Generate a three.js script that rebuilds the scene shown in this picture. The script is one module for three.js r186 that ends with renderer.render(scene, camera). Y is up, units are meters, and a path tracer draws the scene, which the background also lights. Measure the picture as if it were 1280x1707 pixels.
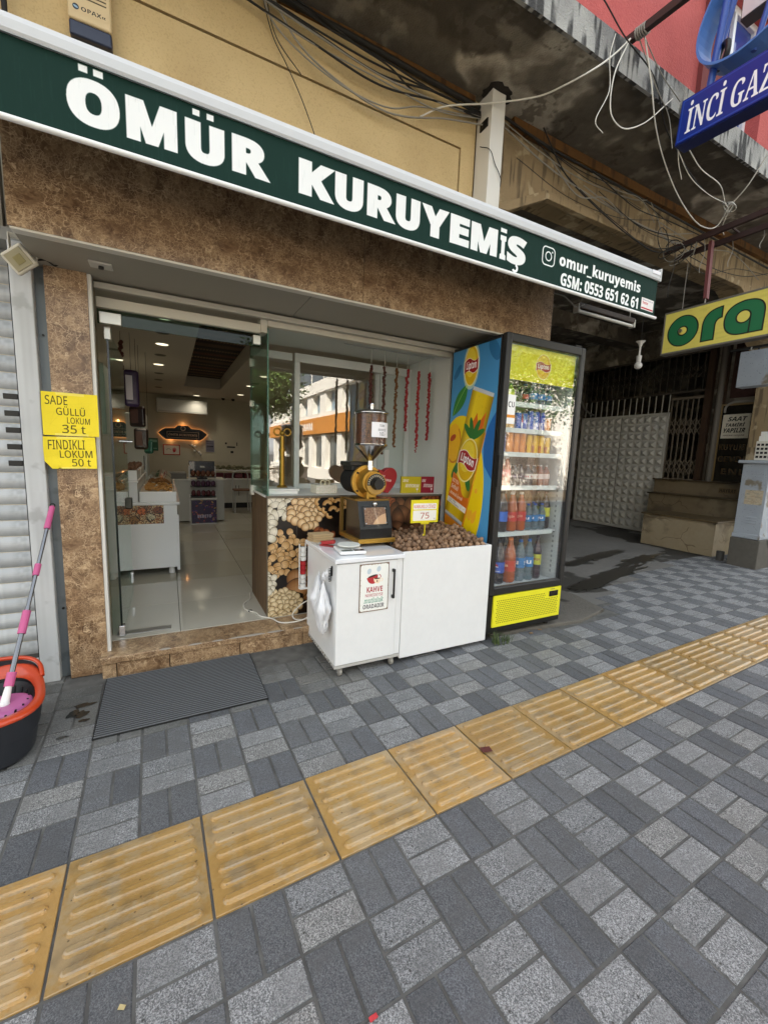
import * as THREE from 'three';
import { mergeGeometries, mergeVertices, toCreasedNormals } from 'three/addons/utils/BufferGeometryUtils.js';
import { RoundedBoxGeometry } from 'three/addons/geometries/RoundedBoxGeometry.js';
import { TextGeometry } from 'three/addons/geometries/TextGeometry.js';
import { FontLoader } from 'three/addons/loaders/FontLoader.js';

// ---------- camera, sky, sun, exposure ----------
const scene = new THREE.Scene();
const camera = new THREE.PerspectiveCamera(101.87, 767 / 1024, 0.05, 400);
camera.rotation.order = 'YXZ';
camera.position.set(0.3305, 1.3658, 1.5203);
camera.rotation.set(-0.13544, -0.47911, 0.03718);
const renderer = new THREE.WebGLRenderer();
renderer.setSize(767, 1024);
renderer.toneMapping = THREE.LinearToneMapping;
renderer.toneMappingExposure = 5.6;
renderer.shadowMap.enabled = true;

const SUN = new THREE.Vector3(-0.55, 0.8, -0.52).normalize();   // behind the shop: the pavement lies in the building's shade
{
  const w = 512, h = 256, d = new Float32Array(w * h * 4);
  for (let j = 0; j < h; j++) for (let i = 0; i < w; i++) {
    const el = ((j + 0.5) / h - 0.5) * Math.PI, az = ((i + 0.5) / w - 0.5) * 2 * Math.PI;
    const x = Math.cos(el) * Math.cos(az), y = Math.sin(el), z = Math.cos(el) * Math.sin(az);
    const t = Math.pow(Math.max(0, y), 0.45), c = x * SUN.x + y * SUN.y + z * SUN.z;
    const glow = 0.22 * Math.pow(Math.max(0, c), 12) + 0.1 * Math.pow(Math.max(0, c), 3);
    const o = (j * w + i) * 4;
    d[o] = 0.51 * (1 - t) + 0.285 * t + glow; d[o + 1] = 0.51 * (1 - t) + 0.315 * t + glow * 0.97; d[o + 2] = 0.50 * (1 - t) + 0.35 * t + glow * 0.9; d[o + 3] = 1;
    if (y < 0) { d[o] = 0.2; d[o + 1] = 0.19; d[o + 2] = 0.18; }
  }
  const sky = new THREE.DataTexture(d, w, h, THREE.RGBAFormat, THREE.FloatType);
  sky.mapping = THREE.EquirectangularReflectionMapping; sky.magFilter = THREE.LinearFilter; sky.minFilter = THREE.LinearFilter; sky.needsUpdate = true;
  scene.background = sky; scene.environment = sky;
}
const sun = new THREE.DirectionalLight(new THREE.Color(1, 0.93, 0.82), 4.8);
sun.position.copy(SUN).multiplyScalar(60); sun.castShadow = true; sun.shadow.mapSize.set(2048, 2048);
Object.assign(sun.shadow.camera, { left: -30, right: 30, top: 30, bottom: -30, near: 1, far: 140 });
scene.add(sun, sun.target); sun.name = 'sun';

// ---------- helpers ----------
let seed = 12345;
const rnd = () => { seed = (seed + 0x6d2b79f5) | 0; let t = Math.imul(seed ^ (seed >>> 15), 1 | seed); t = (t + Math.imul(t ^ (t >>> 7), 61 | t)) ^ t; return ((t ^ (t >>> 14)) >>> 0) / 4294967296; };
const rr = (a, b) => a + (b - a) * rnd();
const V = (x, y, z) => new THREE.Vector3(x, y, z);
const used = new Map();
const numbered = (n) => { const k = used.get(n) ?? 0; used.set(n, k + 1); return k ? n + '_' + String(k).padStart(3, '0') : n; };
const shade = (o) => { o.traverse((m) => { if (m.isMesh) { m.castShadow = true; m.receiveShadow = true; } }); return o; };
function tag(o, label, category, group, kind) { o.userData.label = label; o.userData.category = category; if (group) o.userData.group = group; if (kind) o.userData.kind = kind; return o; }
function thing(name, label, category, pos = [0, 0, 0], turn = 0, group) {
  const g = new THREE.Group(); g.name = numbered(name); g.position.set(...pos); g.rotation.y = turn; tag(g, label, category, group); scene.add(g); return g;
}
// a mesh of one or several geometries under a parent
function part(name, geos, mat, parent) {
  let list = Array.isArray(geos) ? geos : [geos];
  if (list.length > 1) { list = list.map((g) => (g.index ? g.toNonIndexed() : g)); for (const g of list) for (const k of Object.keys(g.attributes)) if (!['position', 'normal', 'uv'].includes(k)) g.deleteAttribute(k); }
  const g = list.length > 1 ? mergeGeometries(list) : list[0];
  const m = new THREE.Mesh(g, mat); m.castShadow = m.receiveShadow = true;
  m.name = parent && parent !== scene ? name : numbered(name);
  (parent ?? scene).add(m); return m;
}
// the same, each geometry a mesh of its own
const parts = (name, geos, mat, parent) => geos.map((g) => part(name, g, mat, parent));
function solo(name, label, category, geos, mat, group) { return tag(part(name, geos, mat, scene), label, category, group); }
function struct(name, geos, mat) { const m = part(name, geos, mat, scene); m.userData.kind = 'structure'; return m; }
// texture coordinates in metres, by the way each face points
function muv(g, s = 1, ou = 0, ov = 0) {
  const n = g.index ? g.toNonIndexed() : g, p = n.attributes.position, uv = new Float32Array(p.count * 2);
  if (!n.attributes.normal) n.computeVertexNormals();
  const a = V(), b = V(), c = V();
  for (let i = 0; i < p.count; i += 3) {
    a.fromBufferAttribute(p, i); b.fromBufferAttribute(p, i + 1); c.fromBufferAttribute(p, i + 2);
    const nx = (b.y - a.y) * (c.z - a.z) - (b.z - a.z) * (c.y - a.y), ny = (b.z - a.z) * (c.x - a.x) - (b.x - a.x) * (c.z - a.z), nz = (b.x - a.x) * (c.y - a.y) - (b.y - a.y) * (c.x - a.x);
    const X = Math.abs(nx), Y = Math.abs(ny), Z = Math.abs(nz);
    for (let k = 0; k < 3; k++) {
      const x = p.getX(i + k), y = p.getY(i + k), z = p.getZ(i + k);
      let u, v; if (X >= Y && X >= Z) { u = z; v = y; } else if (Y >= Z) { u = x; v = z; } else { u = x; v = y; }
      uv[(i + k) * 2] = u * s + ou; uv[(i + k) * 2 + 1] = v * s + ov;
    }
  }
  n.setAttribute('uv', new THREE.BufferAttribute(uv, 2)); return n;
}
// box given by its two corners
function bx(x0, x1, y0, y1, z0, z1) { const g = new THREE.BoxGeometry(x1 - x0, y1 - y0, z1 - z0); g.translate((x0 + x1) / 2, (y0 + y1) / 2, (z0 + z1) / 2); return muv(g); }
function rbx(x0, x1, y0, y1, z0, z1, r = 0.006, s = 2) { const g = new RoundedBoxGeometry(x1 - x0, y1 - y0, z1 - z0, s, r); g.translate((x0 + x1) / 2, (y0 + y1) / 2, (z0 + z1) / 2); return muv(g); }
function cyl(r0, r1, h, x, y, z, n = 24, open = false) { const g = new THREE.CylinderGeometry(r1, r0, h, n, 1, open); g.translate(x, y + h / 2, z); return g; }
function rod(a, b, r, n = 10, r2 = r) {
  const A = V(...a), B = V(...b), d = B.clone().sub(A), g = new THREE.CylinderGeometry(r2, r, d.length(), n);
  g.applyQuaternion(new THREE.Quaternion().setFromUnitVectors(V(0, 1, 0), d.clone().normalize())); g.translate(...A.clone().add(B).multiplyScalar(0.5).toArray()); return g;
}
function bar(a, b, w, h) { // square bar from a to b
  const A = V(...a), B = V(...b), d = B.clone().sub(A), g = new THREE.BoxGeometry(w, h, d.length());
  const m = new THREE.Matrix4().lookAt(B, A, Math.abs(d.y) > d.length() * 0.95 ? V(0, 0, 1) : V(0, 1, 0)); g.applyMatrix4(m); g.translate(...A.clone().add(B).multiplyScalar(0.5).toArray()); return muv(g);
}
function tube(pts, r, seg = 0, n = 6) { return new THREE.TubeGeometry(new THREE.CatmullRomCurve3(pts.map((p) => V(...p))), seg || pts.length * 8, r, n); }
function lathe(prof, x = 0, y = 0, z = 0, n = 28) { const g = new THREE.LatheGeometry(prof.map((p) => new THREE.Vector2(p[0], p[1])), n); g.translate(x, y, z); return g; }
function extrude(pts, depth, bevel = 0) {
  const s = new THREE.Shape(pts.map((p) => new THREE.Vector2(p[0], p[1])));
  return new THREE.ExtrudeGeometry(s, { depth, bevelEnabled: bevel > 0, bevelSize: bevel, bevelThickness: bevel, bevelSegments: 2, curveSegments: 12 });
}
// tileable value noise
const HASH = new Float32Array(65536); for (let i = 0; i < 65536; i++) HASH[i] = rnd();
const hs = (x, y) => HASH[((x * 73856093) ^ (y * 19349663)) & 65535];
function vn(x, y, per) { // per: lattice period
  const xi = Math.floor(x), yi = Math.floor(y); let fx = x - xi, fy = y - yi; fx = fx * fx * (3 - 2 * fx); fy = fy * fy * (3 - 2 * fy);
  const m = (a) => ((a % per) + per) % per, x0 = m(xi), x1 = m(xi + 1), y0 = m(yi) + per * 7, y1 = m(yi + 1) + per * 7;
  return (hs(x0, y0) * (1 - fx) + hs(x1, y0) * fx) * (1 - fy) + (hs(x0, y1) * (1 - fx) + hs(x1, y1) * fx) * fy;
}
function fbm(u, v, per, oct = 4) { let s = 0, a = 0.5, t = 0; for (let o = 0; o < oct; o++) { s += a * vn(u * per, v * per, per); t += a; a *= 0.5; per *= 2; } return s / t; }
function worley(u, v, per) { // F1, F2
  const x = u * per, y = v * per, xi = Math.floor(x), yi = Math.floor(y); let f1 = 9, f2 = 9, id = 0; const m = (a) => ((a % per) + per) % per;
  for (let j = -1; j <= 1; j++) for (let i = -1; i <= 1; i++) {
    const cx = m(xi + i), cy = m(yi + j), dx = xi + i + hs(cx + 131, cy + 17) - x, dy = yi + j + hs(cx + 57, cy + 301) - y, d = dx * dx + dy * dy;
    if (d < f1) { f2 = f1; f1 = d; id = hs(cx + 911, cy + 5); } else if (d < f2) f2 = d;
  }
  return [Math.sqrt(f1), Math.sqrt(f2), id];
}
const cl = (x) => Math.min(1, Math.max(0, x)), mix = (a, b, t) => a + (b - a) * t, sm = (a, b, x) => { const t = cl((x - a) / (b - a)); return t * t * (3 - 2 * t); };
const mx3 = (a, b, t) => [mix(a[0], b[0], t), mix(a[1], b[1], t), mix(a[2], b[2], t)];
// computed texture; size: metres that one repeat covers
function dtex(n, size, fn, srgb = true, wrap = true) {
  const d = new Uint8Array(n * n * 4);
  for (let j = 0; j < n; j++) for (let i = 0; i < n; i++) { const c = fn((i + 0.5) / n, (j + 0.5) / n), o = (j * n + i) * 4; if (typeof c === 'number') d[o] = d[o + 1] = d[o + 2] = cl(c) * 255; else { d[o] = cl(c[0]) * 255; d[o + 1] = cl(c[1]) * 255; d[o + 2] = cl(c[2]) * 255; } d[o + 3] = 255; }
  const t = new THREE.DataTexture(d, n, n, THREE.RGBAFormat); t.magFilter = THREE.LinearFilter; t.minFilter = THREE.LinearMipmapLinearFilter; t.generateMipmaps = true;
  if (srgb) t.colorSpace = THREE.SRGBColorSpace; if (wrap) t.wrapS = t.wrapT = THREE.RepeatWrapping; t.repeat.set(1 / size, 1 / size); t.needsUpdate = true; return t;
}
function ctex(w, h, draw) {
  const c = document.createElement('canvas'); c.width = w; c.height = h; const x = c.getContext('2d'); draw(x, w, h);
  const t = new THREE.CanvasTexture(c); t.colorSpace = THREE.SRGBColorSpace; t.magFilter = THREE.LinearFilter; return t;
}
const M = (color, roughness = 0.6, extra = {}) => new THREE.MeshStandardMaterial({ color: new THREE.Color(color), roughness, ...extra });
const P = (color, roughness, extra = {}) => new THREE.MeshPhysicalMaterial({ color: new THREE.Color(color), roughness, ...extra });
// a flat board whose front carries a print
function board(name, w, h, t, map, parent, pos, turn = 0, side = null, rough = 0.5, tilt = 0) {
  const s = side ?? MT.white, f = new THREE.MeshStandardMaterial({ map, roughness: rough });
  const m = new THREE.Mesh(new THREE.BoxGeometry(w, h, t), [s, s, s, s, f, s]); m.castShadow = m.receiveShadow = true; m.rotation.order = 'YXZ';
  m.position.set(...pos); m.rotation.y = turn; m.rotation.z = tilt; m.name = parent && parent !== scene ? name : numbered(name); (parent ?? scene).add(m); return m;
}
// write a line so that it fills the given box exactly
function fit(c, text, x0, y0, x1, y1, font, heavy = 0) {
  c.save(); c.font = font.replace('SZ', '100px'); c.textBaseline = 'alphabetic'; c.textAlign = 'left';
  const m = c.measureText(text), l = m.actualBoundingBoxLeft, w = m.actualBoundingBoxRight + l, a = m.actualBoundingBoxAscent, d = m.actualBoundingBoxDescent;
  c.translate(x0, y0); c.scale((x1 - x0) / (w + heavy), (y1 - y0) / (a + d + heavy)); c.translate(l + heavy / 2, a + heavy / 2); c.fillText(text, 0, 0);
  if (heavy) { c.lineWidth = heavy; c.lineJoin = 'miter'; c.strokeStyle = c.fillStyle; c.strokeText(text, 0, 0); }
  c.restore();
}

// ---------- surfaces ----------
const SP = THREE;
const marbleMap = dtex(1024, 0.8, (u, v) => {
  const wu = u + 0.05 * (fbm(u, v, 5, 4) - 0.5) + 0.02 * (fbm(u, v, 23, 3) - 0.5), wv = v + 0.05 * (fbm(u + 0.37, v + 0.11, 5, 4) - 0.5) + 0.02 * (fbm(u + 0.7, v, 21, 3) - 0.5);
  const cell = worley(wu, wv, 38), cell2 = worley(wu + 0.01 * fbm(u, v, 60, 2), wv, 74), big = fbm(u, v, 4, 4), mid = fbm(wu, wv, 18, 4);
  const t = 0.42 + (cell[2] - 0.5) * 0.42 + (cell2[2] - 0.5) * 0.3 + (big - 0.5) * 1.1 + (mid - 0.5) * 0.7 + (fbm(u, v, 120, 2) - 0.5) * 0.35;
  let col = mx3([0.44, 0.335, 0.24], [0.72, 0.605, 0.465], cl(t));
  const rid = (p, k, ou) => 1 - sm(0, k, Math.abs(fbm(wu + ou, wv + ou * 0.6, p, 4) - 0.5));
  const vein = Math.max(0.9 * rid(13, 0.022, 0.1) * sm(0.34, 0.52, fbm(u, v, 11, 3)), 0.8 * rid(24, 0.03, 0.43) * sm(0.36, 0.56, fbm(u + 0.3, v, 8, 3)), 0.75 * (1 - sm(0, 0.12, cell[1] - cell[0])) * sm(0.38, 0.56, fbm(u + 0.2, v, 12, 3)), 0.6 * (1 - sm(0, 0.16, cell2[1] - cell2[0])) * sm(0.42, 0.6, fbm(u, v + 0.5, 14, 3)), 0.6 * rid(43, 0.035, 0.77) * sm(0.42, 0.6, fbm(u + 0.6, v, 12, 3)));
  col = mx3(col, [0.30, 0.21, 0.14], 0.5 * sm(0.6, 0.78, fbm(wu + 0.2, wv, 13, 4)));
  return mx3(col, [0.84, 0.74, 0.60], vein);
});
const stuccoMap = dtex(1024, 2.6, (u, v) => {
  const s = fbm(u, v, 3, 5), f = vn(u * 420, v * 420, 420), d = fbm(u, v, 5, 5); let c = mx3([0.745, 0.645, 0.46], [0.805, 0.715, 0.535], cl(s * 1.5 - 0.25));
  c = mx3(c, [0.56, 0.46, 0.31], 0.3 * sm(0.45, 0.95, d) + 0.22 * sm(0.55, 1.0, f)); return mx3(c, [0.86, 0.77, 0.58], 0.25 * sm(0.55, 0.9, fbm(u + 0.4, v, 7, 5)));
});
const stuccoBump = dtex(512, 0.5, (u, v) => 0.85 * fbm(u, v, 60, 3) + 0.15 * fbm(u, v, 12, 3), false);
const concreteMap = dtex(1024, 3.1, (u, v) => {
  const w = fbm(u, v, 5, 4), a = fbm(u + 0.18 * w, v + 0.2 * fbm(u, v + 0.3, 4), 4, 5), f = fbm(u, v, 70, 3);
  let c = mx3([0.33, 0.305, 0.265], [0.47, 0.44, 0.39], cl(a * 1.6 - 0.3)); const e = sm(0.53, 0.6, a) * sm(0.35, 0.6, fbm(u + 0.2 * w, v, 11, 4));
  c = mx3(c, [0.76, 0.73, 0.67], e * 0.85); const wet = sm(0.58, 0.66, fbm(u + 0.5, v + 0.5, 5, 4)); c = mx3(c, [0.24, 0.215, 0.18], wet * 0.7); const cr = fbm(u + 0.06 * w, v, 9, 4); c = mx3(c, [0.22, 0.195, 0.16], 0.5 * sm(0.55, 0.62, cr) * sm(0.4, 0.6, f)); c = mx3(c, [0.62, 0.59, 0.53], 0.55 * sm(0.56, 0.7, fbm(u + 0.1 * w, v * 1, 16, 4))); return c.map((x) => x * (0.9 + 0.2 * f));
});
const greyWallMap = dtex(512, 1.7, (u, v) => { const a = fbm(u, v, 6, 5), s = fbm(u, v * 0.2, 40, 3), st = sm(0.5, 0.75, vn(u * 64, v * 4, 64)); let c = mx3([0.50, 0.43, 0.32], [0.64, 0.56, 0.43], a); c = mx3(c, [0.27, 0.23, 0.18], 0.5 * st * sm(0.4, 0.6, s)); return mx3(c, [0.76, 0.70, 0.58], 0.6 * sm(0.62, 0.72, fbm(u, v, 11, 4))); });
const slabEdgeMap = dtex(512, 1.3, (u, v) => { const a = fbm(u, v, 5, 5), s = vn(u * 48, v * 5, 48); let c = mx3([0.42, 0.42, 0.42], [0.72, 0.72, 0.70], a); c = mx3(c, [0.20, 0.20, 0.20], sm(0.48, 0.72, s * 0.55 + 0.5 * fbm(u, v, 9, 4)) * 0.9); return c; });
const redMap = dtex(512, 1.6, (u, v) => { const a = fbm(u, v, 5, 5), f = fbm(u, v, 110, 2); return mx3([0.66, 0.31, 0.30], [0.78, 0.40, 0.385], a * 0.8 + 0.3 * f - 0.05); });
const floorConcMap = dtex(1024, 4.2, (u, v) => { const a = fbm(u, v, 5, 6), f = fbm(u, v, 130, 2), wet = sm(0.5, 0.53, fbm(u + 0.05, v + 0.2, 4, 5)); let c = mx3([0.40, 0.39, 0.375], [0.52, 0.51, 0.49], a * 0.8 + 0.3 * f - 0.05); return mx3(c, [0.20, 0.19, 0.17], wet * 0.85); });
const grain = (lo, hi, k, dirt) => dtex(512, 0.42, (u, v) => {
  const a = vn(u * 170, v * 170, 170), b = vn(u * 256 + 3, v * 256, 256), d = fbm(u, v, 7, 4), p = vn(u * 100, v * 100, 100); let t = 0.5 + (a - 0.5) * k * 0.8 + (b - 0.5) * k + (p - 0.5) * k * 0.25;
  let c = mx3(lo, hi, cl(t)); c = mx3(c, dirt, 0.5 * sm(0.48, 0.78, d)); const sp = worley(u + 0.02 * fbm(u, v, 30, 2), v, 13); return mx3(c, [0.22, 0.215, 0.205], (1 - sm(0.06, 0.13, sp[0])) * (sp[2] > 0.9 ? 0.75 : 0));
});
const lightPaver = grain([0.345, 0.347, 0.35], [0.675, 0.678, 0.68], 1.1, [0.46, 0.46, 0.46]);
const darkPaver = grain([0.30, 0.305, 0.315], [0.475, 0.48, 0.49], 1.0, [0.36, 0.36, 0.36]);
const wornPaver = grain([0.36, 0.36, 0.355], [0.55, 0.55, 0.54], 0.8, [0.36, 0.355, 0.34]);
const grainBump = dtex(256, 0.21, (u, v) => 0.5 * vn(u * 70, v * 70, 70) + 0.5 * vn(u * 128, v * 128, 128), false);
const tactileMap = dtex(1024, 1.37, (u, v) => {
  const a = fbm(u, v, 7, 5), b = fbm(u + 0.3, v + 0.6, 18, 4), f = fbm(u, v, 140, 2); let c = mx3([0.66, 0.53, 0.31], [0.77, 0.64, 0.405], a + 0.35 * (f - 0.5));
  c = mx3(c, [0.71, 0.635, 0.51], 0.85 * sm(0.36, 0.66, b + 0.25 * (f - 0.5))); c = mx3(c, [0.40, 0.36, 0.30], 0.3 * sm(0.5, 0.8, fbm(u + 0.8, v + 0.1, 26, 4))); const sp = worley(u, v, 34); return mx3(c, [0.28, 0.23, 0.16], (1 - sm(0.03, 0.1, sp[0])) * (sp[2] > 0.8 ? 0.7 : 0));
});
const plasterMap = dtex(512, 1.5, (u, v) => { const a = fbm(u, v, 5, 5); return mx3([0.80, 0.775, 0.70], [0.85, 0.825, 0.75], a); });
const metalMap = dtex(512, 1.1, (u, v) => { const a = fbm(u, v, 6, 5), s = vn(u * 80, v * 3, 80); let c = mx3([0.76, 0.77, 0.775], [0.84, 0.845, 0.85], a); c = mx3(c, [0.5, 0.5, 0.49], 0.3 * sm(0.62, 0.8, fbm(u + 0.4, v, 16, 4))); return mx3(c, [0.5, 0.5, 0.5], 0.18 * s); });
const rustMetalMap = dtex(512, 1.0, (u, v) => { const a = fbm(u, v, 6, 5); let c = mx3([0.57, 0.60, 0.64], [0.66, 0.69, 0.72], a); c = mx3(c, [0.42, 0.36, 0.26], 0.7 * sm(0.6, 0.75, fbm(u + 0.3, v + 0.1, 7, 4))); const sp = worley(u, v, 40); return mx3(c, [0.25, 0.2, 0.16], (1 - sm(0.06, 0.14, sp[0])) * (sp[2] > 0.8 ? 0.8 : 0)); });
const benchMap = dtex(1024, 1.8, (u, v) => { const q = (c) => mx3(c, [0.55, 0.52, 0.46], 0.3); const w = fbm(u, v, 4, 5), a = worley(u + 0.3 * w, v + 0.3 * fbm(u + 0.4, v, 4), 4); let c = mx3([0.68, 0.585, 0.44], [0.82, 0.745, 0.61], w * 1.2 - 0.1 + 0.3 * (fbm(u, v, 60, 2) - 0.5)); c = mx3(c, [0.35, 0.25, 0.14], 0.7 * (1 - sm(0, 0.05, a[1] - a[0])) * sm(0.4, 0.6, fbm(u, v, 7, 3))); return q(mx3(c, [0.34, 0.28, 0.2], 0.55 * sm(0.55, 0.75, fbm(u + 0.6, v + 0.2, 6, 5)))); });
const woodMap = dtex(512, 0.9, (u, v) => { const g = fbm(u, v, 3, 3), s = vn(u * 90 + g * 6, v * 4, 90), t = vn(u * 30 + g * 9, v * 2, 30); return mx3([0.33, 0.25, 0.17], [0.50, 0.40, 0.28], 0.5 * s + 0.5 * t); });
const MT = {
  white: M('#e9e9e6', 0.45), whiteGloss: P('#eceeee', 0.22, { clearcoat: 0.4, clearcoatRoughness: 0.12 }), cream: M('#d9d6cc', 0.5), alu: M('#c4c6c6', 0.38, { metalness: 0.35 }), chrome: M('#d8d8d8', 0.14, { metalness: 1 }),
  black: M('#121212', 0.45), blackGloss: P('#0d0d0e', 0.25, { clearcoat: 0.5 }), gold: M('#b08a3c', 0.34, { metalness: 0.75 }), darkSteel: M('#24221f', 0.55, { metalness: 0.5 }), grout: M('#4b4a47', 0.95),
  marble: M('#ffffff', 0.3, { map: marbleMap }), stucco: M('#ffffff', 0.95, { map: stuccoMap, bumpMap: stuccoBump, bumpScale: 0.0014 }), concrete: M('#ffffff', 0.95, { map: concreteMap, bumpMap: stuccoBump, bumpScale: 0.006 }),
  greyWall: M('#ffffff', 0.95, { map: greyWallMap, bumpMap: stuccoBump, bumpScale: 0.006 }), slabEdge: M('#ffffff', 0.95, { map: slabEdgeMap, bumpMap: stuccoBump, bumpScale: 0.008 }), red: M('#ffffff', 0.95, { map: redMap, bumpMap: stuccoBump, bumpScale: 0.005 }),
  floorConc: M('#ffffff', 0.8, { map: floorConcMap, bumpMap: stuccoBump, bumpScale: 0.004 }), plaster: M('#ffffff', 0.9, { map: plasterMap }), metal: M('#ffffff', 0.42, { map: metalMap, metalness: 0.3 }), rustMetal: M('#ffffff', 0.6, { map: rustMetalMap, metalness: 0.1 }),
  bench: M('#e2e6ea', 0.45, { map: benchMap }), wood: M('#ffffff', 0.6, { map: woodMap }), slabConc: M('#ffffff', 0.95, { map: concreteMap }),
  tactile: M('#ffffff', 0.62, { map: tactileMap, bumpMap: grainBump, bumpScale: 0.0006 }),
  glass: P('#ffffff', 0, { transmission: 1, ior: 1.95, thickness: 0 }), glassGreen: P('#cfe3da', 0, { transmission: 1, ior: 1.5, thickness: 0 }), glassEdge: P('#2f5a4c', 0.1, { transmission: 0.5, thickness: 0.0 }),
  thinGlass: P('#ffffff', 0, { transmission: 1, ior: 1.45, thickness: 0 }),
  cableBlack: M('#1d1c1b', 0.7), cableGrey: M('#8b877e', 0.7), cableWhite: M('#d9d6cc', 0.6), rust: M('#3a2623', 0.75), redPaint: M('#6d3a3a', 0.7),
};
const paverMats = { light: [], dark: [], worn: [] };
for (const [k, map, c] of [['light', lightPaver, ['#ffffff', '#f1f1f1', '#e6e7e8', '#f8f6f2']], ['dark', darkPaver, ['#ffffff', '#ececec', '#f5f6f9', '#dedfe1']], ['worn', wornPaver, ['#ffffff', '#eaeaea', '#dcdcda', '#f2f0ec']]])
  for (const col of c) paverMats[k].push(M(col, 0.9, { map, bumpMap: grainBump, bumpScale: k === 'light' ? 0.0016 : 0.0009 }));
// ---------- ground, road, pavement ----------
const asphaltMap = dtex(512, 2.3, (u, v) => { const a = fbm(u, v, 6, 5), f = vn(u * 200, v * 200, 200); return mx3([0.24, 0.24, 0.245], [0.33, 0.33, 0.33], a * 0.7 + f * 0.4 - 0.05); });
{ const g = new THREE.PlaneGeometry(240, 240); g.rotateX(-Math.PI / 2); g.translate(0, -0.14, 60); struct('road', muv(g), M('#ffffff', 0.95, { map: asphaltMap })); }
const GND = { light: paverMats.light, dark: paverMats.dark, worn: paverMats.worn };
{
  const pave = new THREE.Group(); pave.name = 'pavement'; pave.userData.kind = 'structure'; pave.rotation.y = 0.0302; scene.add(pave);
  const bedMap = dtex(512, 0.6, (u, v) => { const a = fbm(u, v, 12, 5); return mx3([0.30, 0.295, 0.285], [0.45, 0.445, 0.43], a); });
  part('joint_bed', bx(-9, 22, -0.14, -0.0055, -2.6, 2.05), M('#ffffff', 0.95, { map: bedMap }), pave);
  part('kerb', bx(-9, 22, -0.14, 0.004, 2.06, 2.2), M('#a9a7a2', 0.9, { map: greyWallMap }), pave);
  const lim = [[-9, -1.52], [-0.2, -1.52], [-0.19, -1.2], [3.04, -1.2], [3.05, -0.72], [3.9, -0.72], [3.92, -0.95], [4.34, -1.24], [4.75, -1.4], [5.9, -1.68], [6.9, -1.85], [7.95, -1.95], [22, -1.95]];
  const limit = (x) => { for (let i = 1; i < lim.length; i++) if (x <= lim[i][0]) { const [a, b] = lim[i - 1], [c, d] = lim[i]; return mix(b, d, (x - a) / (c - a)); } return -1.9; };
  // chamfered block, 1 mm joints left open all round
  function blockGeo(w, d, ou, ov) {
    const hw = w / 2 - 0.0045, hd = d / 2 - 0.0045, c = 0.003, P0 = [];
    const ring = (a, b, y) => [[-a, y, -b], [a, y, -b], [a, y, b], [-a, y, b]];
    const R = [ring(hw, hd, -0.03), ring(hw, hd, -0.0035), ring(hw - c, hd - c, 0)];
    for (let k = 0; k < 2; k++) for (let i = 0; i < 4; i++) { const j = (i + 1) % 4, a = R[k][i], b = R[k][j], cc = R[k + 1][j], dd = R[k + 1][i]; P0.push(...a, ...cc, ...b, ...a, ...dd, ...cc); }
    const T = R[2]; P0.push(...T[0], ...T[2], ...T[1], ...T[0], ...T[3], ...T[2]);
    const g = new THREE.BufferGeometry(); g.setAttribute('position', new THREE.BufferAttribute(new Float32Array(P0), 3)); g.computeVertexNormals(); return muv(g, 1, ou, ov);
  }
  const geoX = [], geoZ = [], geoS = []; for (let k = 0; k < 7; k++) { const a = rnd(), b = rnd(); geoX.push(blockGeo(0.2, 0.1, a, b)); geoZ.push(blockGeo(0.1, 0.2, a, b)); geoS.push(blockGeo(0.1, 0.1, a, b)); }
  const cam = camera.position, list = [];
  for (let j = -11; j < 9; j++) for (let i = -12; i < 62; i++) {
    const z0 = j < 0 ? j * 0.2 : 0.4 + j * 0.2; if (z0 > 1.99) continue;
    const x0 = i * 0.2, wx = (x0 + 0.1) + 0.03 * (z0 + 0.1), wz = (z0 + 0.1) - 0.0302 * (x0 + 0.1); if (wz - 0.1 < limit(wx)) continue;
    const darkCell = j < 0 ? (((i + j) % 2) + 2) % 2 === 0 : (((i + j) % 2) + 2) % 2 === 0;
    const worn = wz < -0.62 - 0.12 * hs(i + 40, j + 40) && wx < 1.35;
    const kind = worn ? 'worn' : darkCell ? 'dark' : 'light';
    for (let h = 0; h < 2; h++) {
      const px = darkCell ? x0 + 0.05 + h * 0.1 : x0 + 0.1, pz = darkCell ? z0 + 0.1 : z0 + 0.05 + h * 0.1, gx = px + 0.0302 * pz, gz = pz - 0.0302 * px;
      const d = Math.hypot(gx - cam.x, cam.y, gz - cam.z);
      // in front of the lens and inside its cone
      const dir = V(gx, 0, gz).sub(cam).applyEuler(new THREE.Euler(0, 0.47911, 0)).applyEuler(new THREE.Euler(0.13544, 0, 0));
      const inView = dir.z < -0.2 && Math.abs(dir.x / dir.z) < 1.0 && Math.abs(dir.y / dir.z) < 1.32;
      list.push({ px, pz, kind, along: darkCell, rank: inView ? (d * d) / (cam.y / d + 0.1) * (d > 0 ? 1 : 1) : 1e6 + d, t: rnd(), g: Math.floor(rnd() * 7), dy: rr(-0.0018, 0.001), rx: rr(-0.006, 0.006), rz: rr(-0.006, 0.006), ry: rr(-0.006, 0.006), split: !darkCell && rnd() < 0.05 });
    }
  }
  list.sort((a, b) => a.rank - b.rank);
  const rest = { light: [], dark: [], worn: [] };
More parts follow.
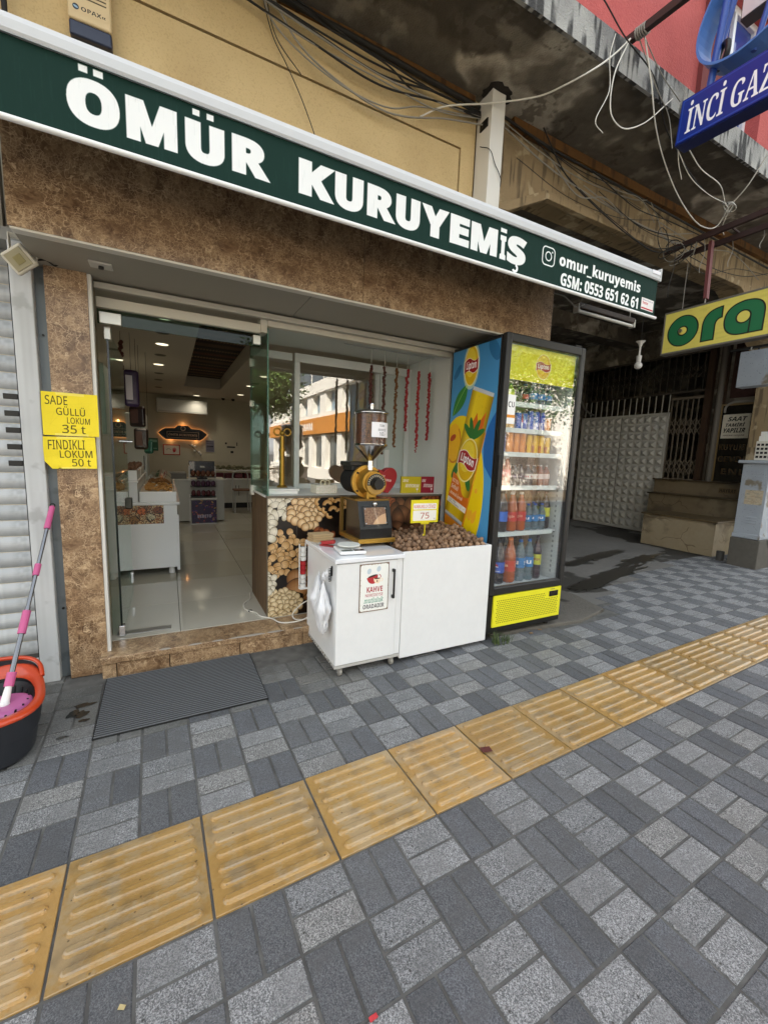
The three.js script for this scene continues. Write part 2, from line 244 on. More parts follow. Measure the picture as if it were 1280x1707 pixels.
  list.forEach((b, k) => {
    const m = GND[b.kind][Math.floor(b.t * 3.999)], put = (geo, x, z) => {
      if (k < 290) { const o = new THREE.Mesh(geo, m); o.name = 'paver'; o.position.set(x, b.dy, z); o.rotation.set(b.rx, b.ry, b.rz); o.castShadow = o.receiveShadow = true; pave.add(o); }
      else { const q = geo.clone(); q.rotateX(b.rx); q.rotateY(b.ry); q.rotateZ(b.rz); q.translate(x, b.dy, z); const uv = q.attributes.uv; for (let i = 0; i < uv.count; i++) uv.setXY(i, uv.getX(i) + b.t * 7, uv.getY(i) + b.t * 3); rest[b.kind].push(q); }
    };
    if (b.split && k >= 290) { put(geoS[b.g], b.px - 0.05, b.pz); put(geoS[(b.g + 1) % 7], b.px + 0.05, b.pz); } else put((b.along ? geoZ : geoX)[b.g], b.px, b.pz);
  });
  for (const k of ['light', 'dark', 'worn']) if (rest[k].length) { const m = part('far_' + k + '_pavers', rest[k], GND[k][0], pave); m.userData.kind = 'stuff'; }
  // tactile tiles with raised ribs
  function rib(L, w, y0) { // rounded bar: rings step in as they rise
    const N = 6, out = [], loop = (d, y) => { const r = [], hw = w / 2 - d, hl = L / 2 - w / 2; for (let i = 0; i <= N; i++) { const a = -Math.PI / 2 + (Math.PI * i) / N; r.push([hl + hw * Math.cos(a), y0 + y, hw * Math.sin(a)]); } for (let i = 0; i <= N; i++) { const a = Math.PI / 2 + (Math.PI * i) / N; r.push([-hl + hw * Math.cos(a), y0 + y, hw * Math.sin(a)]); } return r; };
    const R = [loop(0, 0), loop(0.0036, 0.0072), loop(0.0085, 0.0102)], n = R[0].length;
    for (let k = 0; k < 2; k++) for (let i = 0; i < n; i++) { const j = (i + 1) % n, A = R[k], B = R[k + 1]; out.push(...A[i], ...B[j], ...A[j], ...A[i], ...B[i], ...B[j]); }
    for (let i = 0; i < n; i++) { const j = (i + 1) % n; out.push(0, y0 + 0.0102, 0, ...R[2][j], ...R[2][i]); }
    const g = new THREE.BufferGeometry(); g.setAttribute('position', new THREE.BufferAttribute(new Float32Array(out), 3)); g.computeVertexNormals(); return g;
  }
  const tmats = ['#f2ece2', '#e9e2d6', '#e2dbce', '#f4eadb'].map((c) => P(c, 0.38, { map: tactileMap, bumpMap: grainBump, bumpScale: 0.0006, clearcoat: 0.55, clearcoatRoughness: 0.22 }));
  const tg = []; for (let k = 0; k < 5; k++) {
    const gs = [new RoundedBoxGeometry(0.3925, 0.03, 0.3925, 1, 0.003).translate(0, -0.015, 0)];
    for (let r = 0; r < 7; r++) gs.push(rib(0.345, 0.032, -0.0002).translate(0, 0, -0.162 + r * 0.054));
    for (const g of gs) { g.deleteAttribute('uv'); } tg.push(muv(mergeGeometries(gs.map((g) => { const q = g.index ? g.toNonIndexed() : g; for (const n of Object.keys(q.attributes)) if (!['position', 'normal'].includes(n)) q.deleteAttribute(n); return q; })), 1, rnd() * 3, rnd() * 3));
  }
  for (let k = -5; k < 32; k++) { const o = new THREE.Mesh(tg[(k + 10) % 5], tmats[(k * 7 + 70) % 4]); o.name = 'tactile_tile'; o.castShadow = o.receiveShadow = true; o.position.set(k * 0.4 + 0.2, 0.001 + rr(-0.001, 0.002), 0.2); o.rotation.set(rr(-0.003, 0.003), rr(-0.003, 0.003), rr(-0.003, 0.003)); pave.add(o); }
}
// passage floor and the raised concrete apron beside the fridge
struct('passage_floor', bx(3.0, 11.8, -0.14, -0.005, -9, -0.98), MT.floorConc);
{
  const s = [[2.5, -1.6], [3.98, -1.6], [3.99, -1.2], [3.93, -0.98], [3.9, -0.84], [3.72, -0.8], [3.45, -0.74], [3.2, -0.76], [2.9, -0.79], [2.5, -0.8]];
  const g = extrude(s.map(([x, z]) => [x, -z]), 0.028, 0.008); g.rotateX(-Math.PI / 2); g.translate(0, -0.012, 0);
  struct('concrete_apron', muv(g), M('#e6e2da', 0.9, { map: floorConcMap, bumpMap: stuccoBump, bumpScale: 0.01 }));
}
// wet ground at the passage mouth: ragged films of water
[[5.2, -1.62, 0.85, 0.14, 'largest dark wet film at the mouth of the passage'], [6.4, -2.0, 0.7, 0.12, 'wet film on the ground before the marble steps'], [4.5, -1.42, 0.35, 0.1, 'small wet film behind the fridge corner'], [5.9, -2.35, 0.9, 0.1, 'thin wet film farther inside the passage']].forEach(([x, z, a, b, l], k) => {
  const pts = []; for (let i = 0; i < 70; i++) { const t = (i / 70) * 6.283, q = 0.45 + 0.75 * vn(i * 0.5, 7 + k * 9, 64) + 0.3 * vn(i * 1.7, 3 + k, 64); pts.push([a * q * Math.cos(t), b * q * Math.sin(t) + 0.2 * a * q * Math.cos(t)]); }
  const g = new THREE.ShapeGeometry(new THREE.Shape(pts.map((p) => new THREE.Vector2(...p)))); g.rotateX(-Math.PI / 2); g.translate(x, 0.005 + k * 0.0008, z); solo('wet_patch', l, 'puddle', g, P('#2e2c28', 0.3));
});
// wet splashes by the bucket (thin water films)
for (const [x, z, r, s] of [[-0.1, -0.99, 0.05, 0.4], [-0.14, -0.92, 0.028, 1.4], [-0.1, -0.905, 0.03, 1.1], [-0.08, -0.84, 0.025, 0.6], [-0.15, -0.73, 0.03, 0.3]]) {
  const pts = []; for (let i = 0; i < 18; i++) { const a = (i / 18) * 6.283, q = r * (0.6 + 0.6 * vn(i * 0.9, x * 100 + 50, 64)); pts.push([q * Math.cos(a), q * s * Math.sin(a)]); }
  const g = new THREE.ShapeGeometry(new THREE.Shape(pts.map((p) => new THREE.Vector2(...p)))); g.rotateX(-Math.PI / 2); g.translate(x, 0.0045, z);
  solo('water_splash', ['small dark wet splash on the paving nearest the pillar foot', 'thin wet streak on the paving right of the bucket', 'wet blot beside the thin streak right of the bucket', 'wet blot on the paving between bucket and ribbed mat', 'wet blot at the front foot of the bucket'][used.get('water_splash') ?? 0], 'puddle', g, P('#26241f', 0.12));
}

// ---------- the building: ground floor with the shop, slab, red storeys ----------
const FL = 0.13, CE = 2.48, BW = -8.8;                 // shop floor, ceiling, back wall
const shop = thing('shop_building', 'beige rendered building holding the nut shop with brown marble front', 'building');
part('wall_panel', bx(-8, 2.455, 2.9, 3.795, -1.7, -1.506), MT.stucco, shop);
part('wall_band', [bx(-8, 2.6, 3.807, 4.18, -1.7, -1.5), bx(2.467, 2.6, 2.9, 3.807, -1.7, -1.5)], MT.stucco, shop);
part('wall_core', bx(-8, 2.95, 2.5, 4.18, -2.2, -1.7), MT.slabConc, shop);
// fascia: two marble slabs with a joint, top cover, end return
part('fascia_slab', bx(-0.245, 1.3965, 2.272, 2.94, -0.95, -0.91), MT.marble, shop);
part('fascia_slab', bx(1.3995, 2.985, 2.272, 2.94, -0.95, -0.91), MT.marble, shop);
part('fascia_return', bx(2.9, 2.985, 0.02, 2.94, -1.5, -0.953), MT.marble, shop);
part('fascia_cover', [bx(-0.245, 2.985, 2.943, 2.97, -1.505, -0.92), bx(-0.245, -0.225, 2.28, 2.94, -1.5, -0.953)], MT.slabConc, shop);
parts('soffit_panel', [bx(-0.24, 1.1, 2.272, 2.29, -1.5, -0.955), bx(1.104, 2.9, 2.272, 2.29, -1.5, -0.955)], M('#9c988c', 0.5), shop);
part('soffit_trim', rbx(-0.24, 2.9, 2.262, 2.276, -0.966, -0.915, 0.004), M('#d8d5cb', 0.45), shop);
part('soffit_socket', [rbx(0.005, 0.105, 2.262, 2.272, -1.2, -1.12, 0.004)], M('#c7c5bd', 0.5), shop);
part('soffit_hook', cyl(0.012, 0.012, 0.014, 0.055, 2.25, -1.16, 12), MT.black, shop);
// marble pillar in blocks with a stained foot
part('pillar_block', bx(-0.214, -0.03, 0.0, 1.395, -1.62, -1.33), MT.marble, shop);
part('pillar_block', muv(bx(-0.214, -0.03, 1.397, 2.272, -1.62, -1.33), 1, 0.4, 0.27), MT.marble, shop);
part('pillar_trim', bx(-0.029, -0.012, FL, 2.27, -1.385, -1.335), M('#d9d8d2', 0.4), shop);
// threshold step: top slab and riser pieces
parts('step_top', [rbx(-0.06, 1.0, 0.086, 0.128, -1.49, -1.246, 0.006), rbx(1.002, 2.9, 0.086, 0.128, -1.49, -1.246, 0.006)], MT.marble, shop);
for (const [a, b] of [[-0.052, 0.018], [0.022, 0.30], [0.304, 0.72], [0.724, 1.15], [1.154, 1.7], [1.704, 2.38]]) part('step_riser', muv(rbx(a, b, -0.01, 0.086, -1.49, -1.258 + rr(-0.002, 0.002), 0.004), 1, rnd(), rnd()), MT.marble, shop);
part('step_repair', [...Array(7)].map((_, i) => { const g = new THREE.IcosahedronGeometry(0.02, 1); g.scale(rr(1.5, 4.5), 0.16, rr(0.5, 0.9)); g.translate(0.3 + i * 0.13 + rr(-0.04, 0.04), 0.126, -1.252); return g; }), M('#a9a196', 0.95), shop);
part('front_footing', bx(2.39, 2.9, -0.01, 0.128, -1.49, -1.35), MT.slabConc, shop);
// left return of the shutter bay
part('bay_wall', bx(-8, -0.39, 2.42, 2.9, -1.75, -1.45), MT.slabConc, shop);
part('bay_lintel', bx(-8, -0.245, 2.36, 2.42, -1.7, -1.34), M('#8d8d88', 0.5), shop);
// room shell
part('interior_wall', [bx(-0.75, -0.65, 0, 3.0, BW, -1.62), bx(2.92, 3.0, 0, 4.18, BW, -1.506), bx(-0.75, 3.0, 0, 3.0, BW - 0.1, BW), bx(-0.65, -0.216, 0, 3.0, -1.66, -1.5)], MT.plaster, shop);
part('ceiling', [bx(-0.65, 0.62, CE, CE + 0.08, BW, -1.5), bx(1.24, 2.92, CE, CE + 0.08, BW, -1.5), bx(0.62, 1.24, CE, CE + 0.08, BW, -7.1), bx(0.62, 1.24, CE, CE + 0.08, -2.7, -1.5), bx(0.6, 1.26, CE + 0.2, CE + 0.25, -7.15, -2.65)], M('#c2baad', 0.9), shop);
part('ceiling_recess', [bx(0.6, 0.62, CE + 0.08, CE + 0.2, -7.15, -2.65), bx(1.24, 1.26, CE + 0.08, CE + 0.2, -7.15, -2.65), bx(0.62, 1.24, CE + 0.08, CE + 0.2, -7.15, -7.1), bx(0.62, 1.24, CE + 0.08, CE + 0.2, -2.7, -2.65)], M('#c2baad', 0.9), shop);
const kilim = ctex(256, 1024, (c, w, h) => { c.fillStyle = '#2a1b15'; c.fillRect(0, 0, w, h); for (let k = 0; k < 16; k++) { const y = k * 64; c.fillStyle = ['#4a2f22', '#3b1f1a', '#57402d', '#2c2420'][k % 4]; c.fillRect(0, y, w, 40); c.fillStyle = ['#7a6248', '#6b3b2a', '#8a7557', '#5b4433'][(k + 1) % 4]; for (let i = 0; i < 16; i++) { c.beginPath(); c.moveTo(i * 16, y + 20); c.lineTo(i * 16 + 8, y + 6 + (k % 3) * 3); c.lineTo(i * 16 + 16, y + 20); c.lineTo(i * 16 + 8, y + 34); c.fill(); } c.fillStyle = '#171110'; c.fillRect(0, y + 44, w, 8); } });
{ const g = new THREE.PlaneGeometry(0.618, 4.4); g.rotateX(Math.PI / 2); g.translate(0.93, CE + 0.19, -4.9); part('woven_ceiling_panel', g, M('#ffffff', 0.95, { map: kilim }), shop); }
part('shop_floor_base', bx(-0.65, 2.92, -0.02, FL - 0.008, BW, -1.49), MT.grout, shop);
{ const tm = ['#c2beb1', '#bcb8aa', '#c7c3b7'].map((c) => P(c, 0.07, { specularIntensity: 1.0 })); for (let i = -2; i < 5; i++) for (let j = 0; j < 13; j++) { const x0 = Math.max(0.37 + i * 0.6, -0.65) + 0.002, x1 = Math.min(0.97 + i * 0.6, 2.92) - 0.002, z1 = -1.491 - j * 0.6 - 0.002, z0 = Math.max(-1.491 - (j + 1) * 0.6, BW) + 0.002; if (x1 - x0 > 0.02 && z1 - z0 > 0.02) part('floor_tile', bx(x0, x1, FL - 0.01, FL, z0, z1), tm[(i * 3 + j * 5 + 30) % 3], shop); } }

// slab and the red storeys that throw the shade
const red = thing('red_building', 'red rendered upper storeys on a stained concrete slab overhanging the street', 'building');
part('slab', bx(-9, 26, 4.18, 4.37, -13, -0.80), MT.concrete, red);
part('slab_edge', [muv(bx(-9, 3.05, 4.172, 4.385, -0.80, -0.775)), bx(3.053, 26, 4.17, 4.387, -0.80, -0.776)], MT.slabEdge, red);
part('wall', [bx(-9, 4.75, 4.39, 13.5, -13, -0.9), bx(4.75, 5.55, 4.39, 4.52, -13, -0.9), bx(4.75, 5.55, 5.62, 13.5, -13, -0.9), bx(5.55, 26, 4.39, 13.5, -13, -0.9), bx(4.75, 5.55, 4.5, 5.64, -13, -1.2)], MT.red, red);
part('window_reveal', bx(4.45, 4.75, 4.4, 5.9, -0.9, -0.86), M('#743634', 0.9), red);
{ const w = part('window', [bx(4.75, 4.8, 4.52, 5.62, -1.08, -1.02), bx(5.5, 5.55, 4.52, 5.62, -1.08, -1.02), bx(4.8, 5.5, 4.52, 4.58, -1.08, -1.02), bx(4.8, 5.5, 5.56, 5.62, -1.08, -1.02), bx(5.13, 5.17, 4.58, 5.56, -1.08, -1.02)], M('#dfe3e8', 0.4), red); part('pane', bx(4.8, 5.5, 4.58, 5.56, -1.06, -1.05), P('#31498f', 0.05), w); }
part('red_ledge', [bx(-9, 26, 4.387, 4.42, -0.9, -0.83)], MT.slabEdge, red);

// passage: lintel with chamfered ends, mouldings, side walls, back, ceiling
const pas = thing('passage_building', 'grimy beige passage building with a dark covered entry beside the shop', 'building');
{
  const o = [[2.62, 4.18], [2.62, 3.0], [2.95, 3.0], [2.95, 3.52], [3.4, 3.74], [6.9, 3.715], [7.12, 3.6], [8.42, 2.9], [8.42, 0], [8.9, 0], [8.9, 4.18]];
  const g = extrude(o, 0.26); g.translate(0, 0, -1.765); part('lintel_wall', muv(g), MT.greyWall, pas);
  const m = [[2.75, 3.455], [2.96, 3.475], [3.405, 3.695], [6.89, 3.67], [7.1, 3.56], [7.13, 3.61], [6.915, 3.725], [3.39, 3.75], [2.94, 3.53], [2.75, 3.51]];
  const h = extrude(m, 0.05, 0.006); h.translate(0, 0, -1.515); part('lintel_moulding', muv(h), MT.greyWall, pas);
  parts('lintel_crown', [bx(2.95, 8.9, 4.1, 4.178, -1.5, -1.45), bx(1.0, 2.55, 4.14, 4.178, -1.5, -1.46)], M('#b08c58', 0.95, { map: greyWallMap }), pas);
}
part('passage_ceiling', bx(3.0, 8.9, 3.98, 4.17, -9, -1.77), MT.slabConc, pas);
parts('ceiling_beam', [bx(3.0, 8.9, 3.7, 3.98, -4.2, -3.9), bx(3.0, 8.9, 3.7, 3.98, -6.6, -6.3)], MT.slabConc, pas);
part('passage_wall', [bx(3.0, 12, 0, 4.18, -9.2, -9), bx(8.9, 9.1, 0, 3.98, -9, -5.3), bx(8.9, 9.1, 3.45, 3.98, -5.3, -2.55), bx(8.9, 9.1, 0, 3.98, -2.55, -1.77), bx(8.9, 9.1, 0, 1.1, -3.25, -2.55), bx(11.6, 11.8, 0, 4.18, -9, -1.5), bx(9.1, 11.6, 3.98, 4.18, -9, -1.5), bx(8.9, 12, 0, 4.18, -1.77, -1.5)], MT.slabConc, pas);
parts('door_post', [bx(8.82, 8.9, 1.1, 3.5, -2.66, -2.56), bx(8.86, 8.9, 1.1, 3.5, -2.5, -2.36)], M('#8d7a62', 0.8, { map: woodMap }), pas);
part('drain_pipe', cyl(0.045, 0.045, 2.6, 8.84, 1.1, -2.43, 14), M('#6b655c', 0.7), pas);
part('upper_wall_patch', bx(8.87, 8.9, 2.55, 3.6, -2.3, -1.8), M('#6a4f55', 0.95, { map: greyWallMap }), pas);
// ---------- awning over the shop ----------
{
  const aw = thing('awning', 'rolled dark green shop awning with white lettering and white cassette', 'awning');
  const X0 = -0.25, X1 = 3.95, Y0 = 2.588, Y1 = 2.868;
  const W = 2048, H = 138, kx = W / (X1 - X0), ky = H / (Y1 - Y0);
  const tx = ctex(W, H, (c) => {
    c.fillStyle = '#102e27'; c.fillRect(0, 0, W, H);
    for (let i = 0; i < 700; i++) { const x = rnd() * W, y = rnd() * H, l = rr(6, 60); c.strokeStyle = rnd() < 0.6 ? `rgba(110,150,135,${rr(0.02, 0.07)})` : `rgba(5,20,18,${rr(0.03, 0.12)})`; c.lineWidth = rr(0.6, 2); c.beginPath(); c.moveTo(x, y); c.lineTo(x + rr(-1, 1), y + l); c.stroke(); }
    c.fillStyle = '#e9ebea'; const bX = (x) => (x - X0) * kx, bY = (y) => (Y1 - y) * ky;
    const put = (t, a, b, y0 = 2.649, y1 = 2.811, hv = 8) => fit(c, t, bX(a), bY(y1), bX(b), bY(y0), 'bold SZ sans-serif', hv);
    put('O', 0.012, 0.193, 2.644, 2.816, 10); put('M', 0.215, 0.408); put('U', 0.437, 0.603, 2.641, 2.808, 10); put('R', 0.633, 0.80);
    put('K', 0.947, 1.13); put('U', 1.138, 1.301, 2.642, 2.811, 10); put('R', 1.322, 1.491); put('U', 1.499, 1.658, 2.642, 2.811, 10); put('Y', 1.673, 1.853); put('E', 1.868, 2.014); put('M', 2.026, 2.237); put('I', 2.258, 2.309, 2.649, 2.792); put('S', 2.319, 2.487, 2.642, 2.815, 10);
    for (const [a, b, y] of [[0.058, 0.088, 2.83], [0.107, 0.14, 2.83], [0.469, 0.498, 2.825], [0.527, 0.556, 2.825], [2.258, 2.309, 2.806]]) c.fillRect(bX(a), bY(y + 0.027), bX(b) - bX(a), 0.025 * ky);
    c.lineWidth = 0.016 * ky; c.strokeStyle = '#f2f4f3'; c.beginPath(); c.arc(bX(2.398), bY(2.622), 0.02 * kx, -1.4, 2.6); c.stroke();
    // photo-app mark
    const ix = bX(2.697), iy = bY(2.765), s = 0.058 * kx; c.lineWidth = 4.2; c.beginPath(); c.roundRect(ix - s, iy - s, 2 * s, 2 * s, s * 0.5); c.stroke(); c.beginPath(); c.arc(ix, iy, s * 0.48, 0, 6.3); c.stroke(); c.beginPath(); c.arc(ix + s * 0.58, iy - s * 0.55, 3, 0, 6.3); c.fill();
    c.fillStyle = '#f2f4f3'; fit(c, 'omur_kuruyemis', bX(2.803), bY(2.812), bX(3.732), bY(2.708), 'bold SZ sans-serif', 3); fit(c, 'GSM: 0553 651 62 61', bX(2.83), bY(2.69), bX(3.72), bY(2.607), 'bold SZ sans-serif', 3);
    c.fillStyle = '#e9e4e2'; c.fillRect(bX(3.76), bY(2.708), bX(3.93) - bX(3.76), bY(2.618) - bY(2.708)); c.fillStyle = '#b8333c'; c.fillRect(bX(3.765), bY(2.635), bX(3.925) - bX(3.765), 5); fit(c, 'Tente', bX(3.775), bY(2.68), bX(3.85), bY(2.66), 'bold SZ sans-serif'); c.fillStyle = '#8a8aa0'; fit(c, 'Marmara', bX(3.775), bY(2.7), bX(3.915), bY(2.687), 'SZ sans-serif');
    for (let i = 0; i < 500; i++) { const x = rnd() * W, y = rnd() * H; c.fillStyle = `rgba(40,70,62,${rr(0.02, 0.10)})`; c.fillRect(x, y, rr(0.6, 1.6), rr(3, 30)); }
  });
  // the front bar stands out from the fascia, the fabric slopes back to the cassette
  const AX0 = -0.18, AX1 = 3.514, AY0 = 2.441, AY1 = 2.687, AZ = -0.45;
  const g = new THREE.PlaneGeometry(AX1 - AX0, AY1 - AY0, 120, 4), p = g.attributes.position;
  for (let i = 0; i < p.count; i++) p.setZ(i, 0.0025 * Math.sin(p.getX(i) * 5.1) * (0.5 - p.getY(i) / 0.28) + 0.0012 * Math.sin(p.getX(i) * 23));
  g.computeVertexNormals(); g.translate((AX0 + AX1) / 2, (AY0 + AY1) / 2, AZ);
  part('valance', g, P('#ffffff', 0.75, { map: tx, side: THREE.DoubleSide, specularIntensity: 0.35 }), aw);
  const plain = M('#102e27', 0.8); part('valance_end', bx(-0.7, AX0, AY0, AY1, AZ - 0.002, AZ + 0.0005), plain, aw);
  part('fabric', extrude([[0.84, 2.925], [0.47, 2.745], [0.47, 2.749], [0.84, 2.929]], 4.18).rotateY(Math.PI / 2).translate(-0.7, 0, 0).applyMatrix4(new THREE.Matrix4()), M('#102e27', 0.85, { side: THREE.DoubleSide }), aw);
  const wm = M('#bfc1c2', 0.55), prof = [[-0.088, 0], [0.0105, 0], [0.0158, 0.0105], [0.014, 0.04], [0.0035, 0.063], [-0.026, 0.0755], [-0.088, 0.079]];
  const hg = extrude(prof, 4.215, 0); hg.rotateY(Math.PI / 2); hg.scale(1, 1, -1); const hi = hg.index ? hg.toNonIndexed() : hg; { const a = hi.attributes.position; for (let i = 0; i < a.count; i += 3) for (const k of ['X', 'Y', 'Z']) { const t = a['get' + k](i); a['set' + k](i, a['get' + k](i + 1)); a['set' + k](i + 1, t); } } hi.computeVertexNormals(); hi.translate(-0.7, AY1 - 0.002, AZ - 0.002); part('hood', hi, wm, aw);
  part('hood_seam', bx(-0.7, AX1, AY1 - 0.0035, AY1 - 0.0008, AZ + 0.004, AZ + 0.01), M('#8f9494', 0.6), aw);
  part('bottom_bar', [rod([-0.7, AY0 - 0.005, AZ], [AX1 + 0.018, AY0 - 0.005, AZ], 0.0102, 14)], M('#e6e6e4', 0.35), aw);
  part('end_cap', [rbx(AX1 + 0.002, AX1 + 0.015, AY1 - 0.006, AY1 + 0.08, AZ - 0.09, AZ + 0.016, 0.003)], wm, aw);
  part('cassette', [bx(-0.7, AX1 - 0.02, 2.845, 2.95, -0.905, -0.83)], M('#8d8f8f', 0.6), aw);
  for (const x of [0.5, 2.4]) part('folding_arm', [bar([x, 2.84, -0.86], [x + 0.35, 2.78, -0.68], 0.03, 0.04), bar([x + 0.35, 2.78, -0.68], [x + 0.05, 2.72, -0.5], 0.03, 0.04)], M('#c9c9c6', 0.5), aw);
  part('maker_sticker', bx(3.42, 3.515, AY1 + 0.032, AY1 + 0.055, AZ + 0.0135, AZ + 0.0148), M('#e8e8ee', 0.5), aw);
}
// ---------- roller shutter bay at the left ----------
{
  const sh = thing('roller_shutter', 'closed silver roller shutter of the neighbouring shop at the left edge', 'shutter');
  const cross = []; for (let i = 0; i <= 8; i++) { const t = i / 8; cross.push([0.004 + 0.016 * Math.sin(Math.PI * Math.pow(t, 0.85)), t * 0.086]); } cross.push([-0.004, 0.086], [-0.004, 0]);
  const sg = extrude(cross, 2.2); sg.rotateY(-Math.PI / 2); // profile now looks towards the street
  const q = sg.index ? sg.toNonIndexed() : sg; q.computeVertexNormals();
  q.computeBoundingBox(); const b = q.boundingBox; q.translate(-0.388 - b.max.x, 0, -1.505 - b.min.z);
  const G = muv(q), mm = [0, 1, 2].map((k) => M(['#e9ecee', '#dfe2e4', '#f0f2f3'][k], 0.42, { map: metalMap, metalness: 0.12 }));
  for (let k = 0; k < 26; k++) { const m = new THREE.Mesh(G, mm[k % 3]); m.name = 'slat'; m.position.set(0, 0.02 + k * 0.0905, 0); sh.add(m); }
  for (let k = 0; k < 5; k++) part('end_lock', rbx(-0.455, -0.392, 1.232 + k * 0.0905, 1.262 + k * 0.0905, -1.49, -1.478, 0.003), MT.black, sh);
  part('guide_gap', bx(-0.389, -0.352, 0.0, 2.42, -1.56, -1.47), M('#151515', 0.8), sh);
  part('guide_rail', rbx(-0.352, -0.262, 0.0, 2.36, -1.56, -1.325, 0.006), M('#f4f6f7', 0.45, { map: metalMap, metalness: 0.05 }), sh);
  part('guide_channel', [bx(-0.262, -0.2155, 0.0, 2.3, -1.56, -1.372)], M('#8f989c', 0.45, { map: metalMap, metalness: 0.3 }), sh);
  parts('bolt', [rod([-0.24, 1.93, -1.372], [-0.24, 1.93, -1.367], 0.006), rod([-0.236, 0.42, -1.372], [-0.236, 0.42, -1.367], 0.007)], MT.black, sh);
}
// ---------- flood light ----------
{
  const f = thing('flood_light', 'square cream flood light tilted down above the marble pillar', 'light', [-0.28, 2.24, -1.22], -0.15);
  const h = part('housing', [new RoundedBoxGeometry(0.11, 0.105, 0.03, 3, 0.01)], M('#cfcabb', 0.5), f); h.rotation.set(0.35, 0, 0.62);
  const gl = part('lens', new RoundedBoxGeometry(0.084, 0.08, 0.004, 1, 0.002), P('#a69f82', 0.2), f); gl.rotation.copy(h.rotation); gl.position.set(0, -0.0055, 0.0165);
  const rf = part('reflector', new RoundedBoxGeometry(0.04, 0.038, 0.003, 1, 0.001), M('#8f8658', 0.4), f); rf.rotation.copy(h.rotation); rf.position.set(0.004, -0.006, 0.019);
  part('bracket', [bar([-0.045, 0.01, -0.02], [-0.05, 0.12, -0.03], 0.004, 0.022), bar([0.058, 0.02, -0.03], [0.05, 0.05, -0.05], 0.004, 0.022), bar([-0.055, 0.12, -0.03], [0.0, 0.12, -0.06], 0.004, 0.022)], M('#d6d3c8', 0.5), f);
  part('cable', tube([[0.06, 0.02, -0.03], [0.085, 0.035, -0.06], [0.11, 0.025, -0.09], [0.12, 0.035, -0.1]], 0.004), MT.cableBlack, f);
}
// ---------- handwritten yellow papers ----------
function paper(name, label, lines, w, h, pos, tilt, curl) {
  const t = ctex(512, Math.round(512 * h / w), (c, W, H) => {
    c.fillStyle = '#f4dd2c'; c.fillRect(0, 0, W, H); for (let i = 0; i < 60; i++) { c.strokeStyle = `rgba(160,130,10,${rr(0.02, 0.07)})`; c.lineWidth = rr(1, 5); c.beginPath(); c.moveTo(rnd() * W, rnd() * H); c.lineTo(rnd() * W, rnd() * H); c.stroke(); }
    c.fillStyle = '#4c440e'; for (const [s, x0, y0, x1, y1] of lines) { c.save(); c.translate(x0 * W, y0 * H); c.rotate(rr(-0.015, 0.03)); fit(c, s, 0, 0, (x1 - x0) * W, (y1 - y0) * H, 'SZ sans-serif', 1.5); c.restore(); }
    c.fillStyle = 'rgba(255,250,210,0.35)'; c.fillRect(W * 0.25, 0, W * 0.5, H * 0.06); c.fillRect(W * 0.2, H * 0.95, W * 0.6, H * 0.05);
  });
  const g = new THREE.PlaneGeometry(w, h, 16, 12), p = g.attributes.position;
  for (let i = 0; i < p.count; i++) { const x = p.getX(i) / w, y = p.getY(i) / h; p.setZ(i, 0.003 + curl * (Math.pow(Math.max(0, Math.abs(x) - 0.25), 2) * 0.12 + 0.004 * Math.sin(x * 9 + y * 5)) + 0.002 * Math.sin(y * 11)); if (curl > 1 && y < -0.25 && x < -0.3) p.setX(i, p.getX(i) + (-(y + 0.25)) * 0.12); }
  g.computeVertexNormals(); const m = solo(name, label, 'sign', g, M('#ffffff', 0.75, { map: t, side: THREE.DoubleSide })); m.position.set(...pos); m.rotation.z = tilt; return m;
}
paper('price_paper', 'yellow handwritten paper reading sade gullu lokum 35 on pillar', [['SADE', 0.06, 0.08, 0.45, 0.29], ['GÜLLÜ', 0.24, 0.31, 0.76, 0.52], ['LOKUM', 0.42, 0.56, 0.84, 0.71], ['35 t', 0.33, 0.74, 0.75, 0.94]], 0.248, 0.228, [-0.133, 1.522, -1.318], -0.0, 1);
paper('price_paper', 'yellow handwritten paper reading findikli lokum 50 with curled corners', [['FINDIKLI', 0.08, 0.1, 0.78, 0.4], ['LOKUM', 0.28, 0.42, 0.92, 0.66], ['50 t', 0.5, 0.69, 0.88, 0.93]], 0.232, 0.172, [-0.143, 1.316, -1.312], 0.02, 1.4);

